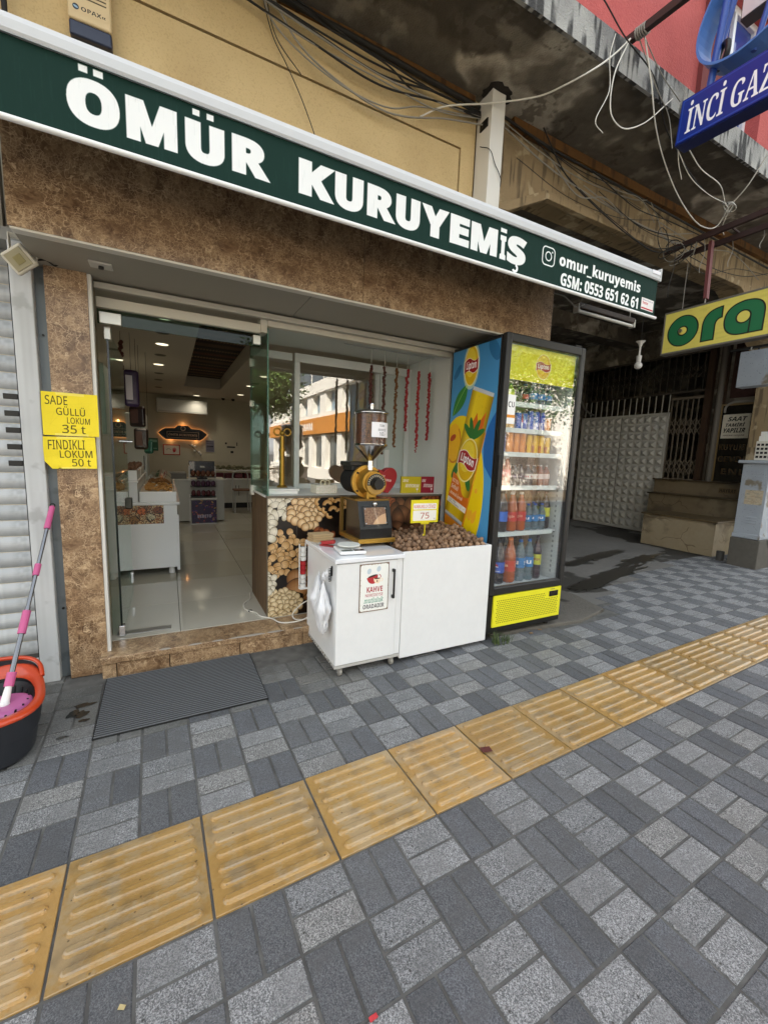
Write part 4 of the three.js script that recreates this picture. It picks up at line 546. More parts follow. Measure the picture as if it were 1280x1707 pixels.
// ---------- coffee grinder ----------
{
  const g = thing('coffee_grinder', 'black and gold shop coffee grinder with glass bean hopper', 'coffee grinder', [1.57, 0.75, -1.1], 0);
  part('base_plate', [rbx(-0.14, 0.14, 0.025, 0.055, -0.2, 0.15, 0.004)], MT.gold, g);
  for (const [x, z] of [[-0.12, 0.13], [0.12, 0.13], [-0.12, -0.18], [0.12, -0.18]]) part('foot', cyl(0.012, 0.012, 0.025, x, 0, z, 12), MT.black, g);
  const prof = [[0.13, 0.055], [0.13, 0.12], [0.075, 0.3], [-0.12, 0.3], [-0.12, 0.055]]; // side outline, z right, y up
  const hs2 = extrude(prof, 0.235, 0.003); hs2.rotateY(-Math.PI / 2); hs2.scale(1, 1, 1); hs2.translate(0.1175, 0, 0); // z follows outline x
  part('collecting_box', muv(hs2), P('#101011', 0.28, { clearcoat: 0.4 }), g);
  const tiltA = Math.atan2(0.055, 0.18), q = new THREE.BoxGeometry(0.16, 0.115, 0.004); q.rotateX(-tiltA); q.translate(0.0, 0.205, 0.108); const cf = ctex(256, 190, (c, W, H) => { c.fillStyle = '#7a573d'; c.fillRect(0, 0, W, H); for (let i = 0; i < 900; i++) { c.fillStyle = ['#94704f', '#5d3f2b', '#a98562', '#6e4c34'][i % 4]; c.globalAlpha = 0.35; c.beginPath(); c.ellipse(rnd() * W, rnd() * H, rr(2, 14), rr(2, 7), rnd() * 3, 0, 7); c.fill(); } c.globalAlpha = 1; c.fillStyle = '#c19a72'; c.beginPath(); c.moveTo(90, H); c.quadraticCurveTo(150, 90, W, 70); c.lineTo(W, H); c.fill(); }); part('window', q, P('#ffffff', 0.1, { map: cf, clearcoat: 1 }), g);
  const fr = [new THREE.BoxGeometry(0.18, 0.008, 0.006).translate(0, 0.065, 0), new THREE.BoxGeometry(0.18, 0.008, 0.006).translate(0, -0.065, 0), new THREE.BoxGeometry(0.008, 0.138, 0.006).translate(0.088, 0, 0), new THREE.BoxGeometry(0.008, 0.138, 0.006).translate(-0.088, 0, 0)].map((x) => x.rotateX(-tiltA).translate(0, 0.205, 0.109)); part('window_frame', fr, MT.blackGloss, g);
  for (const [x, y] of [[-0.075, 0.05], [0.075, 0.05], [-0.075, -0.05], [0.075, -0.05]]) { const s = new THREE.SphereGeometry(0.0055, 10, 6); s.translate(x, y, 0.006); s.rotateX(-tiltA); s.translate(0, 0.205, 0.109); part('screw', s, MT.chrome, g); }
  part('catch_knob', new THREE.SphereGeometry(0.016, 16, 12).translate(0, 0.285, 0.095), MT.chrome, g);
  part('side_frame', [bar([-0.135, 0.055, -0.17], [-0.135, 0.31, -0.17], 0.02, 0.03), bar([0.135, 0.055, -0.17], [0.135, 0.31, -0.17], 0.02, 0.03), bx(-0.13, 0.13, 0.303, 0.315, -0.18, 0.06)], M('#7d6230', 0.4, { metalness: 0.7 }), g);
  // motor lying behind, gold burr housing in front
  const rz = (geo) => geo.rotateX(Math.PI / 2);
  const mo = part('motor', [rz(new THREE.CylinderGeometry(0.085, 0.085, 0.2, 32)).translate(-0.03, 0.43, -0.16), rbx(-0.105, 0.035, 0.5, 0.545, -0.25, -0.07, 0.01)], M('#141414', 0.5), g);
  parts('cooling_fin', [...Array(9)].map((_, i) => rz(new THREE.CylinderGeometry(0.094, 0.094, 0.006, 32)).translate(-0.03, 0.43, -0.24 + i * 0.02)), M('#191919', 0.5), mo); part('terminal_box', rbx(-0.12, 0.045, 0.535, 0.565, -0.26, -0.06, 0.006), M('#101010', 0.4), mo);
  part('flange', [rz(new THREE.CylinderGeometry(0.115, 0.115, 0.025, 40)).translate(-0.01, 0.43, -0.03)], MT.gold, g);
  part('burr_housing', [rz(new THREE.CylinderGeometry(0.075, 0.095, 0.07, 40)).translate(0.0, 0.43, 0.015), rbx(-0.04, 0.03, 0.31, 0.37, -0.02, 0.05, 0.006)], MT.gold, g);
  part('dial_ring', rz(new THREE.CylinderGeometry(0.075, 0.075, 0.012, 40)).translate(0.02, 0.42, 0.06), MT.gold, g);
  const dt = ctex(256, 256, (c) => { c.fillStyle = '#17130e'; c.beginPath(); c.arc(128, 128, 127, 0, 7); c.fill(); c.fillStyle = '#b9924a'; c.beginPath(); c.moveTo(0, 150); c.lineTo(256, 150); c.lineTo(256, 256); c.lineTo(0, 256); c.fill(); c.strokeStyle = '#e8dcc0'; c.lineWidth = 7; for (let i = 0; i < 13; i++) { const a = Math.PI + (i / 12) * Math.PI; c.beginPath(); c.moveTo(128 + 88 * Math.cos(a), 128 + 88 * Math.sin(a)); c.lineTo(128 + 116 * Math.cos(a), 128 + 116 * Math.sin(a)); c.stroke(); } }); const cg = new THREE.CircleGeometry(0.07, 36); cg.translate(0.02, 0.42, 0.0675); part('dial_scale', cg, M('#ffffff', 0.35, { map: dt }), g);
  part('dial_knob', [rz(new THREE.CylinderGeometry(0.036, 0.042, 0.05, 28)).translate(0.02, 0.42, 0.09)], MT.black, g);
  parts('flange_bolt', [[-0.085, 0.49], [-0.085, 0.365], [0.07, 0.5], [-0.02, 0.335]].map(([x, y]) => rz(new THREE.CylinderGeometry(0.007, 0.007, 0.01, 8)).translate(x, y, -0.013)), MT.darkSteel, g);
  part('spout', [rbx(-0.03, 0.03, 0.29, 0.33, 0.0, 0.05, 0.005)], MT.gold, g);
  // hopper: neck, steel funnel, glass cylinder with beans, lid
  part('neck', [cyl(0.021, 0.021, 0.09, 0, 0.49, -0.0, 20), cyl(0.025, 0.025, 0.012, 0, 0.53, 0, 20)], MT.chrome, g);
  part('funnel', lathe([[0.022, 0.575], [0.024, 0.58], [0.112, 0.675], [0.116, 0.68], [0.116, 0.69]], 0, 0, 0, 40), M('#b9b9b8', 0.12, { metalness: 1, side: THREE.DoubleSide }), g);
  const beanMap = ctex(512, 256, (c, W, H) => { c.fillStyle = '#2a170d'; c.fillRect(0, 0, W, H); for (let i = 0; i < 2600; i++) { c.save(); c.translate(rnd() * W, rnd() * H); c.rotate(rnd() * 3.14); c.fillStyle = ['#5a3520', '#6b4128', '#4a2a18', '#7d5033'][i % 4]; c.beginPath(); c.ellipse(0, 0, 6, 4, 0, 0, 7); c.fill(); c.strokeStyle = '#20110a'; c.lineWidth = 1.2; c.beginPath(); c.moveTo(-5, 0); c.lineTo(5, 0); c.stroke(); c.restore(); } });
  const bt = beanMap; bt.wrapS = THREE.RepeatWrapping; bt.repeat.set(2, 1);
  part('coffee_beans', new THREE.CylinderGeometry(0.104, 0.104, 0.205, 40).translate(0, 0.785, 0), M('#ffffff', 0.6, { map: bt }), g);
  part('hopper_glass', new THREE.CylinderGeometry(0.111, 0.111, 0.215, 40, 1, true).translate(0, 0.79, 0), MT.thinGlass, g);
  part('lid', lathe([[0.0, 0.926], [0.04, 0.924], [0.1, 0.912], [0.118, 0.902], [0.118, 0.89], [0.108, 0.889]], 0, 0, 0, 40), M('#c9c9c8', 0.15, { metalness: 1, side: THREE.DoubleSide }), g); part('lid_knob', [cyl(0.014, 0.014, 0.03, 0, 0.924, 0, 16), new THREE.SphereGeometry(0.016, 14, 10).translate(0, 0.955, 0)], MT.chrome, g);
  const lt = ctex(256, 150, (c, W, H) => { c.fillStyle = '#f2f1f4'; c.fillRect(0, 0, W, H); c.fillStyle = '#333038'; fit(c, 'TÜRK', 96, 16, 172, 44, 'SZ sans-serif', 1); fit(c, 'KAHVESİ', 80, 56, 192, 86, 'SZ sans-serif', 1); fit(c, '160.-', 96, 96, 185, 134, 'SZ sans-serif', 1); });
  const pl = new THREE.CylinderGeometry(0.1135, 0.1135, 0.098, 20, 1, true, -0.42, 1.3); pl.translate(0, 0.782, 0); part('price_label', pl, M('#ffffff', 0.6, { map: lt, side: THREE.DoubleSide }), g);
}
// scale, stapler, paper bags, carrier bags on the cabinet
{
  const s = thing('kitchen_scale', 'white round topped kitchen scale beside the coffee grinder', 'scale', [1.335, 0.75, -0.87], -0.12);
  part('body', rbx(-0.085, 0.085, 0.004, 0.026, -0.09, 0.1, 0.012, 3), MT.whiteGloss, s); part('platform', lathe([[0, 0.03], [0.03, 0.03], [0.03, 0.034], [0.07, 0.038], [0.074, 0.044], [0.07, 0.048], [0, 0.046]], 0, 0, -0.02, 36), M('#e4e6e0', 0.4), s);
  part('display', rbx(-0.07, 0.0, 0.0255, 0.0275, 0.05, 0.09, 0.0008, 1), P('#3c463f', 0.15), s); part('key_panel', rbx(0.008, 0.075, 0.0255, 0.0275, 0.05, 0.09, 0.0008, 1), P('#4a3a38', 0.2), s);
  const st = thing('stapler', 'small red stapler on the white countertop', 'stapler', [1.262, 0.75, -1.06], 0.7); part('base', rbx(-0.018, 0.018, 0.0, 0.01, -0.06, 0.06, 0.004), M('#8c1f22', 0.35), st); const arm = part('arm', [rbx(-0.014, 0.014, 0.014, 0.04, -0.055, 0.055, 0.008)], M('#a5282b', 0.3), st); arm.rotation.x = -0.18; part('hinge', rod([-0.018, 0.02, -0.05], [0.018, 0.02, -0.05], 0.008), MT.chrome, st);
  const pb = thing('paper_bags', 'stack of kraft paper bags at the back of the countertop', 'paper bags', [1.27, 0.75, -1.245], 0.1); for (let k = 0; k < 7; k++) { const b = part('bag', rbx(-0.075 + rr(-0.006, 0.006), 0.075 + rr(-0.006, 0.006), k * 0.008, k * 0.008 + 0.007, -0.055, 0.055 + rr(-0.006, 0.006), 0.002), M(k % 2 ? '#b79d76' : '#c4aa82', 0.85), pb); b.rotation.y = rr(-0.06, 0.06); }
  const pl = thing('plastic_sheet', 'crumpled clear plastic bag lying on the countertop', 'plastic bag', [1.25, 0.752, -1.16], 0.3); { const g = new THREE.PlaneGeometry(0.14, 0.08, 14, 8), p = g.attributes.position; for (let i = 0; i < p.count; i++) p.setZ(i, 0.018 * vn(p.getX(i) * 40 + 20, p.getY(i) * 40 + 20, 64)); g.rotateX(-Math.PI / 2); g.computeVertexNormals(); part('film', g, P('#f2f2ee', 0.25, { transmission: 0.6, thickness: 0, side: THREE.DoubleSide }), pl); }
  const cup = thing('cup_stack', 'stack of red and white paper cups behind the cabinet', 'cups', [1.168, 0.4, -1.32]); for (let k = 0; k < 9; k++) part('cup', lathe([[0.018, 0], [0.022, 0.028], [0.024, 0.03]], 0, k * 0.033, 0, 16), k > 2 && k < 6 ? M('#b3272e', 0.5) : MT.white, cup); part('holder', [bx(-0.026, 0.026, -0.01, 0, -0.026, 0.026), bx(-0.03, -0.026, -0.01, 0.32, -0.01, 0.01), bx(0.02, 0.03, 0, 0.32, -0.03, -0.026)], MT.white, cup);
  // hook and the knotted white carrier bags on the cabinet's side
  const hk = thing('wall_hook', 'black spring hook on the cabinet side holding carrier bags', 'hook', [1.19, 0.66, -0.79]); const hp = []; for (let i = 0; i < 60; i++) hp.push([-0.012 + 0.007 * Math.cos(i * 0.9), 0.02 - i * 0.0014, 0.007 * Math.sin(i * 0.9)]); part('coil', tube(hp, 0.0022, 180, 6), MT.black, hk); part('backplate', rbx(-0.004, 0.003, -0.03, 0.03, -0.006, 0.006, 0.001), MT.black, hk);
  const cb = thing('carrier_bags', 'bunch of knotted white carrier bags hanging on cabinet side', 'plastic bags', [1.15, 0.6, -0.86]);
  const bag = (name, cx, cy, cz, sx, sy, sz, sd, mat) => { const g = new THREE.IcosahedronGeometry(1, 6), p = g.attributes.position, v = V(); for (let i = 0; i < p.count; i++) { v.fromBufferAttribute(p, i); const a = Math.atan2(v.z, v.x), fold = Math.abs(vn(a * 3.2 + sd + 20, v.y * 1.3 + sd, 64) - 0.5) * 2, crk = Math.abs(vn(a * 7 + v.y * 3 + sd + 40, v.y * 4.5 + 20, 64) - 0.5) * 2, f = 0.62 + 0.5 * fold + 0.26 * crk, t = v.y > 0 ? 1 - 0.8 * Math.pow(v.y, 0.9) : 1 - 0.25 * v.y * v.y, dr = 1 + 0.12 * vn(a * 2 + sd, 3, 64); p.setXYZ(i, v.x * f * sx * t + cx, v.y * sy * dr + cy, v.z * f * sz * t + cz); } const q = mergeVertices((g.deleteAttribute('normal'), g.deleteAttribute('uv'), g)); q.computeVertexNormals(); part(name, q, mat, cb); };
  const pm = P('#f1f2f5', 0.35, { transmission: 0.15, thickness: 0 });
  bag('bag', -0.008, -0.13, -0.05, 0.05, 0.13, 0.12, 3, pm); bag('bag', -0.008, -0.17, 0.055, 0.045, 0.16, 0.07, 11, pm); bag('bag', 0.006, -0.06, -0.07, 0.02, 0.08, 0.05, 17, pm); bag('knot', 0.005, 0.02, 0.03, 0.016, 0.03, 0.03, 23, pm); bag('handle_loop', 0.01, 0.045, 0.06, 0.01, 0.03, 0.015, 29, pm);
}
// ---------- drinks fridge ----------
{
  const FX0 = 2.395, FX1 = 3.19, FZ = -0.735, FB = -1.335, T = 0.03;
  const f = thing('drinks_fridge', 'tall black glass door drinks fridge with yellow grille', 'fridge');
  part('shell', [rbx(FX0, FX0 + T, 0.1, 2.225, FB, FZ - 0.055, 0.004), rbx(FX1 - T, FX1, 0.1, 2.225, FB, FZ - 0.055, 0.004), bx(FX0 + T, FX1 - T, 2.19, 2.223, FB, FZ - 0.055), bx(FX0 + T, FX1 - T, 0.1, 0.37, FB, FZ - 0.06), bx(FX0 + T, FX1 - T, 0.37, 2.19, FB, FB + 0.03)], MT.black, f);
  part('liner', [bx(FX0 + T, FX0 + T + 0.01, 0.375, 2.185, FB + 0.03, FZ - 0.06), bx(FX1 - T - 0.01, FX1 - T, 0.375, 2.185, FB + 0.03, FZ - 0.06), bx(FX0 + T + 0.01, FX1 - T - 0.01, 0.375, 2.185, FB + 0.031, FB + 0.04), bx(FX0 + T + 0.01, FX1 - T - 0.01, 0.37, 0.384, FB + 0.04, FZ - 0.06), bx(FX0 + T + 0.01, FX1 - T - 0.01, 2.175, 2.188, FB + 0.04, FZ - 0.06)], M('#c8d2d2', 0.5), f);
  part('shelf_rail', [...Array(40)].map((_, i) => bx(FX1 - T - 0.013, FX1 - T - 0.0105, 0.45 + i * 0.042, 0.47 + i * 0.042, FZ - 0.12, FZ - 0.105)), M('#8d9797', 0.5), f);
  // door with frame, glass, handle
  const d = part('door', [rbx(FX0, FX0 + 0.05, 0.36, 2.23, FZ - 0.05, FZ, 0.01, 3), rbx(FX1 - 0.05, FX1, 0.36, 2.23, FZ - 0.05, FZ, 0.01, 3), rbx(FX0 + 0.045, FX1 - 0.045, 2.17, 2.23, FZ - 0.05, FZ - 0.001, 0.01, 3), rbx(FX0 + 0.045, FX1 - 0.045, 0.36, 0.42, FZ - 0.05, FZ - 0.001, 0.01, 3)], M('#1d1d1d', 0.45), f);
  part('door_glass', bx(FX0 + 0.05, FX1 - 0.05, 0.42, 2.17, FZ - 0.022, FZ - 0.014), P('#ffffff', 0, { transmission: 1, ior: 2.0, thickness: 0 }), d);
  part('handle', rbx(FX0 - 0.006, FX0 + 0.035, 1.17, 1.4, FZ - 0.02, FZ + 0.012, 0.004), MT.black, d); parts('hinge', [rbx(FX1 - 0.11, FX1 - 0.04, 2.225, 2.245, FZ - 0.06, FZ - 0.01, 0.004)], MT.darkSteel, d);
  part('bottom_panel', [rbx(FX0 + 0.005, FX1 - 0.005, 0.062, 0.352, FZ - 0.06, FZ - 0.012, 0.008, 3)], MT.black, f);
  const gr = ctex(1024, 360, (c, W, H) => { c.fillStyle = '#e6e02a'; c.fillRect(0, 0, W, H); c.fillStyle = '#4b4810'; for (let j = 0; j < 12; j++) for (let i = 0; i < 36; i++) { const x = 50 + i * 26 + (j % 2) * 13, y = 62 + j * 23; if (x < W - 40 && !(x > 770 && y < 125)) { c.beginPath(); c.arc(x, y, 6.5, 0, 7); c.fill(); } } c.fillStyle = '#555'; fit(c, 'KLIMASAN', 850, 12, 920, 26, 'bold SZ sans-serif'); });
  const gp = board('grille', 0.715, 0.245, 0.012, gr, f, [(FX0 + FX1) / 2 + 0.014, 0.235, FZ - 0.006], 0, M('#e6e02a', 0.4), 0.35);
  part('thermostat', rbx(3.03, 3.13, 0.285, 0.33, FZ - 0.001, FZ + 0.004, 0.003), MT.blackGloss, f);
  for (const x of [FX0 + 0.05, FX1 - 0.09]) for (const z of [FZ - 0.07, FB + 0.07]) part('foot', [cyl(0.02, 0.02, 0.045, x, 0.018, z, 14), cyl(0.026, 0.022, 0.018, x, 0, z, 14)], MT.black, f);
  part('under_tray', bx(FX0 + 0.01, FX1 - 0.01, 0.06, 0.1, FB, FZ - 0.06), MT.darkSteel, f);
  const lipton = (c, x, y, s, glow) => { if (glow) { c.fillStyle = 'rgba(255,250,190,0.55)'; c.beginPath(); c.ellipse(x, y, s * 1.16, s * 1.16, 0, 0, 7); c.fill(); } c.fillStyle = '#f3e9a0'; c.beginPath(); c.ellipse(x, y, s, s, 0, 0, 7); c.fill(); c.fillStyle = '#e3b913'; c.beginPath(); c.ellipse(x, y, s * 0.93, s * 0.93, 0, 0, 7); c.fill(); c.fillStyle = '#f1d53c'; c.beginPath(); c.ellipse(x - s * 0.1, y - s * 0.15, s * 0.72, s * 0.7, 0, 0, 7); c.fill(); c.fillStyle = '#f8e9e0'; const rb = (k) => { c.beginPath(); c.moveTo(x - s * 0.98 * k, y - s * 0.22 * k); c.quadraticCurveTo(x - s * 0.4, y - s * 0.5 * k, x, y - s * 0.32 * k); c.quadraticCurveTo(x + s * 0.5, y - s * 0.12 * k, x + s * 0.98 * k, y - s * 0.34 * k); c.lineTo(x + s * 0.98 * k, y + s * 0.22 * k); c.quadraticCurveTo(x + s * 0.4, y + s * 0.48 * k, x, y + s * 0.3 * k); c.quadraticCurveTo(x - s * 0.5, y + s * 0.14 * k, x - s * 0.98 * k, y + s * 0.36 * k); c.closePath(); c.fill(); }; rb(1.04); c.fillStyle = '#a3161c'; rb(0.95); c.fillStyle = '#fff'; fit(c, 'Lipton', x - s * 0.72, y - s * 0.24, x + s * 0.72, y + s * 0.26, 'bold SZ sans-serif', 1); };
  const side = ctex(560, 1960, (c, W, H) => {
    const gb = c.createLinearGradient(0, 0, 0, H); gb.addColorStop(0, '#3f87bb'); gb.addColorStop(0.35, '#559fce'); gb.addColorStop(1, '#3a87c0'); c.fillStyle = gb; c.fillRect(0, 0, W, H);
    c.fillStyle = 'rgba(30,95,140,0.7)'; c.beginPath(); c.ellipse(70, 150, 65, 26, -0.8, 0, 7); c.fill(); c.beginPath(); c.ellipse(500, 60, 90, 45, 0.9, 0, 7); c.fill();
    c.save(); c.translate(0, -230); c.fillStyle = '#f0cf12'; c.fillRect(0, 1500, 300, 700); c.beginPath(); c.ellipse(150, 1260, 330, 560, 0, 0, 7); c.fill(); c.fillStyle = '#1f63a8'; c.beginPath(); c.moveTo(W, 700); c.quadraticCurveTo(400, 860, 470, 1060); c.lineTo(W, 1150); c.fill();
    c.fillStyle = '#f2b91f'; c.beginPath(); c.ellipse(70, 905, 100, 150, 0, 0, 7); c.fill(); c.strokeStyle = '#d07c18'; c.lineWidth = 12; c.beginPath(); c.ellipse(70, 905, 92, 140, 0, -0.9, 2.2); c.stroke(); c.fillStyle = '#b5461c'; c.beginPath(); c.ellipse(55, 860, 42, 22, -0.4, 0, 7); c.fill();
    c.fillStyle = '#e08a1b'; c.beginPath(); c.moveTo(470, 820); c.lineTo(250, 1560); c.lineTo(0, 1520); c.lineTo(0, 1400); c.closePath(); c.fill(); c.fillStyle = '#f0b02c'; for (let i = 0; i < 14; i++) { c.beginPath(); c.ellipse(rr(270, 420), rr(1000, 1500), rr(8, 26), rr(18, 50), 0.4, 0, 7); c.fill(); }
    // leaf
    c.fillStyle = '#2f7d33'; c.beginPath(); c.moveTo(30, 700); c.quadraticCurveTo(40, 520, 210, 480); c.quadraticCurveTo(230, 640, 30, 700); c.fill(); c.strokeStyle = '#8cc463'; c.lineWidth = 6; c.beginPath(); c.moveTo(36, 694); c.quadraticCurveTo(110, 570, 205, 488); c.stroke();
    // can, tilted
    c.save(); c.translate(262, 1010); c.rotate(0.3); const cw = 132, ch = 470; const cg = c.createLinearGradient(-cw, 0, cw, 0); cg.addColorStop(0, '#a8850b'); cg.addColorStop(0.25, '#f0d226'); cg.addColorStop(0.7, '#e6c21a'); cg.addColorStop(1, '#96750a'); c.fillStyle = cg; c.fillRect(-cw, -ch, 2 * cw, 2 * ch); c.fillStyle = '#c9ccce'; c.fillRect(-cw + 6, -ch - 22, 2 * cw - 12, 26); c.fillRect(-cw + 6, ch - 8, 2 * cw - 12, 30); c.fillStyle = '#8f9496'; c.fillRect(-cw + 6, ch + 12, 2 * cw - 12, 10);
    c.fillStyle = '#d8671c'; c.beginPath(); c.moveTo(-60, -210); c.lineTo(-10, -330); c.lineTo(60, -200); c.fill(); c.beginPath(); c.moveTo(10, -230); c.lineTo(90, -360); c.lineTo(100, -200); c.fill(); c.fillStyle = '#27712f'; for (const a of [-1.1, -0.5, 0.3, 0.9]) { c.save(); c.translate(0, -150); c.rotate(a); c.beginPath(); c.ellipse(0, -70, 24, 80, 0, 0, 7); c.fill(); c.restore(); } c.beginPath(); c.ellipse(-110, 120, 30, 90, 0.4, 0, 7); c.fill(); c.beginPath(); c.ellipse(70, 160, 30, 70, -0.6, 0, 7); c.fill();
    c.fillStyle = '#d9701c'; c.beginPath(); c.moveTo(-cw, 150); c.quadraticCurveTo(-20, 170, 20, 250); c.quadraticCurveTo(60, 300, cw, 260); c.lineTo(cw, 380); c.quadraticCurveTo(0, 400, -cw, 340); c.fill(); c.fillStyle = '#f3efe6'; c.fillRect(-cw, 345, 2 * cw, 42); c.fillStyle = '#333'; fit(c, 'ICE TEA', -cw + 20, 352, -10, 364, 'SZ sans-serif'); fit(c, 'SEFTALI AROMALI', -cw + 20, 370, 40, 381, 'SZ sans-serif');
    c.fillStyle = '#fff'; fit(c, 'ICE TEA', -cw + 12, 195, -30, 220, 'SZ serif'); fit(c, 'Seftali', -cw + 12, 235, -20, 270, 'italic SZ serif'); fit(c, 'Aromali İçecek', -cw + 12, 285, 60, 325, 'italic SZ serif');
    c.save(); c.scale(1.0, 1.38); lipton(c, 5, 12, 118, false); c.restore(); for (let i = 0; i < 120; i++) { c.fillStyle = `rgba(150,120,10,${rr(0.15, 0.5)})`; c.beginPath(); c.arc(rr(-cw, cw), rr(-ch, ch), rr(1.5, 4), 0, 7); c.fill(); } c.restore();
    c.restore(); c.save(); c.translate(240, 128); c.scale(0.86, 1.42); lipton(c, 0, 0, 100, true); c.restore();
    c.fillStyle = '#8a3f14'; c.beginPath(); c.ellipse(240, 1530, 170, 130, 0, 0, 7); c.fill(); c.strokeStyle = '#e8c98a'; c.lineWidth = 12; c.stroke(); for (let i = 0; i < 40; i++) { c.strokeStyle = ['#e8a43a', '#c35a18', '#f3d58a'][i % 3]; c.lineWidth = 8; c.beginPath(); c.moveTo(240, 1530); const a = rnd() * 6.3; c.lineTo(240 + 150 * Math.cos(a), 1530 + 110 * Math.sin(a)); c.stroke(); } c.fillStyle = '#3e7a2e'; c.beginPath(); c.ellipse(320, 1500, 40, 22, 0.5, 0, 7); c.fill();
  });
  { const g = new THREE.PlaneGeometry(FZ - 0.06 - FB, 2.09); g.rotateY(-Math.PI / 2); g.translate(FX0 - 0.002, 1.155, (FZ - 0.06 + FB) / 2); part('side_graphic', g, M('#ffffff', 0.3, { map: side }), f); }
  const head = ctex(1024, 300, (c, W, H) => { c.fillStyle = '#e4e018'; c.fillRect(0, 0, W, H); c.fillStyle = '#f1ee58'; c.fillRect(0, 0, W, 50); lipton(c, 520, 150, 115, false); });
  board('header_panel', FX1 - FX0 - 0.12, 0.235, 0.006, head, f, [(FX0 + FX1) / 2, 2.05, FZ - 0.045], 0, MT.white, 0.4);
  const SH = [0.4, 0.815, 1.17, 1.42, 1.595, 1.785];
  SH.forEach((y, i) => { const sf = part('shelf', bx(FX0 + 0.055, FX1 - 0.055, y - 0.012, y, FB + 0.06, FZ - 0.085), M('#cfd6d6', 0.4), f); part('price_strip', bx(FX0 + 0.055, FX1 - 0.1, y - 0.028, y + 0.006, FZ - 0.085, FZ - 0.079), M('#d6e3e0', 0.35), sf); });
  // lamp strip on the inner left jamb
  part('lamp_strip', bx(FX0 + 0.041, FX0 + 0.045, 0.48, 2.14, FZ - 0.085, FZ - 0.07), M('#ffffff', 0.5, { emissive: new THREE.Color(0.9, 0.96, 1), emissiveIntensity: 0.6 }), f);
  const led = new THREE.RectAreaLight(new THREE.Color(0.93, 0.97, 1), 1.3, 0.02, 1.66); led.position.set(FX0 + 0.047, 1.31, FZ - 0.078); led.lookAt(FX1, 1.31, FZ - 0.4); led.name = 'lamp_strip_light'; f.add(led);
  // drinks: bodies by lathe, filled with coloured drink
  const bottle = (h, r, kind) => { const p = kind === 'wide' ? [[0, 0], [r * 0.8, 0], [r, h * 0.04], [r, h * 0.3], [r * 0.9, h * 0.38], [r, h * 0.46], [r, h * 0.58], [r * 0.8, h * 0.72], [r * 0.42, h * 0.86], [r * 0.34, h * 0.92], [r * 0.34, h * 0.95]] : [[0, 0], [r * 0.85, 0], [r, h * 0.04], [r, h * 0.62], [r * 0.75, h * 0.75], [r * 0.4, h * 0.88], [r * 0.36, h * 0.94]]; return lathe(p, 0, 0, 0, 18); };
  const ROW = ['bottom', 'second', 'third', 'fourth', 'fifth', 'top'], ORD = ['leftmost', 'second from left', 'third from left', 'fourth from left', 'fifth from left', 'sixth from left', 'seventh from left', 'eighth from left', 'ninth from left', 'tenth from left', 'eleventh from left'];
  const drink = { cola: '#1c0f0b', orange: '#a8520f', water: '#9dbfc9', tea: '#7d3c10', green: '#8fa832', yellow: '#c99a2a', dark: '#1a0d0e', purple: '#33131f' };
  const lab = {}; const label = (bg, txt, fg, dot) => { const k = bg + txt; if (!lab[k]) lab[k] = ctex(256, 96, (c, W, H) => { c.fillStyle = bg; c.fillRect(0, 0, W, H); for (const o of [0, 128]) { if (dot) { c.fillStyle = '#f4f4f6'; c.beginPath(); c.arc(o + 64, 40, 26, 0, 7); c.fill(); c.fillStyle = '#c8202f'; c.beginPath(); c.arc(o + 64, 40, 26, Math.PI + 0.3, -0.1); c.fill(); c.fillStyle = '#1f4fa8'; c.beginPath(); c.arc(o + 64, 40, 26, 0.3, Math.PI - 0.1); c.fill(); } c.fillStyle = fg; if (txt) fit(c, txt, o + 24, dot ? 74 : 30, o + 104, dot ? 90 : 66, 'bold SZ sans-serif'); } }); return lab[k]; };
  const count = [0, 0, 0, 0, 0, 0], behind = [0, 0, 0, 0, 0, 0];
  function put(row, kind, h0, r, x, z, liq, lb, cap, desc, back = false) {
    const h = h0 * [1.17, 1.06, 1.1, 1.12, 1.06, 0.93][row];
    if (!back && row > 0) put(row, kind, h0, r, x + 0.012, z - 0.1, liq, lb, cap, desc, true);
    const n = back ? behind[row]++ : count[row]++, t = thing(kind === 'can' ? 'drink_can' : 'drink_bottle', back ? `${desc}, ${ORD[n]} in back row, fridge's ${ROW[row]} shelf` : `${desc}, ${ORD[n]} on the fridge's ${ROW[row]} shelf`, kind === 'can' ? 'can' : 'bottle', [x, SH[row], z], rr(-0.5, 0.5), 'drinks in the fridge');
    if (kind === 'can') { part('body', lathe([[0, 0], [r * 0.8, 0], [r, h * 0.05], [r, h * 0.93], [r * 0.85, h * 0.99]], 0, 0, 0, 20), M('#ffffff', 0.3, { map: lb, metalness: 0.3 }), t); part('lid', cyl(r * 0.84, r * 0.84, 0.003, 0, h * 0.985, 0, 18), MT.alu, t); return; }
    part('body', bottle(h, r, kind), liq === 'water' ? P('#b5cdd4', 0.06, { transmission: 0.75, thickness: 0, ior: 1.33 }) : P(drink[liq], 0.08, { clearcoat: 0.8, clearcoatRoughness: 0.05 }), t);
    part('cap', cyl(r * 0.4, r * 0.38, h * 0.06, 0, h * 0.935, 0, 14), M(cap, 0.45), t);
    if (lb) { const g = new THREE.CylinderGeometry(r * 1.015, r * 1.015, h * 0.24, 20, 1, true); g.translate(0, h * (kind === 'wide' ? 0.38 : 0.45), 0); part('label', g, M('#ffffff', 0.4, { map: lb, side: THREE.DoubleSide }), t); }
  }
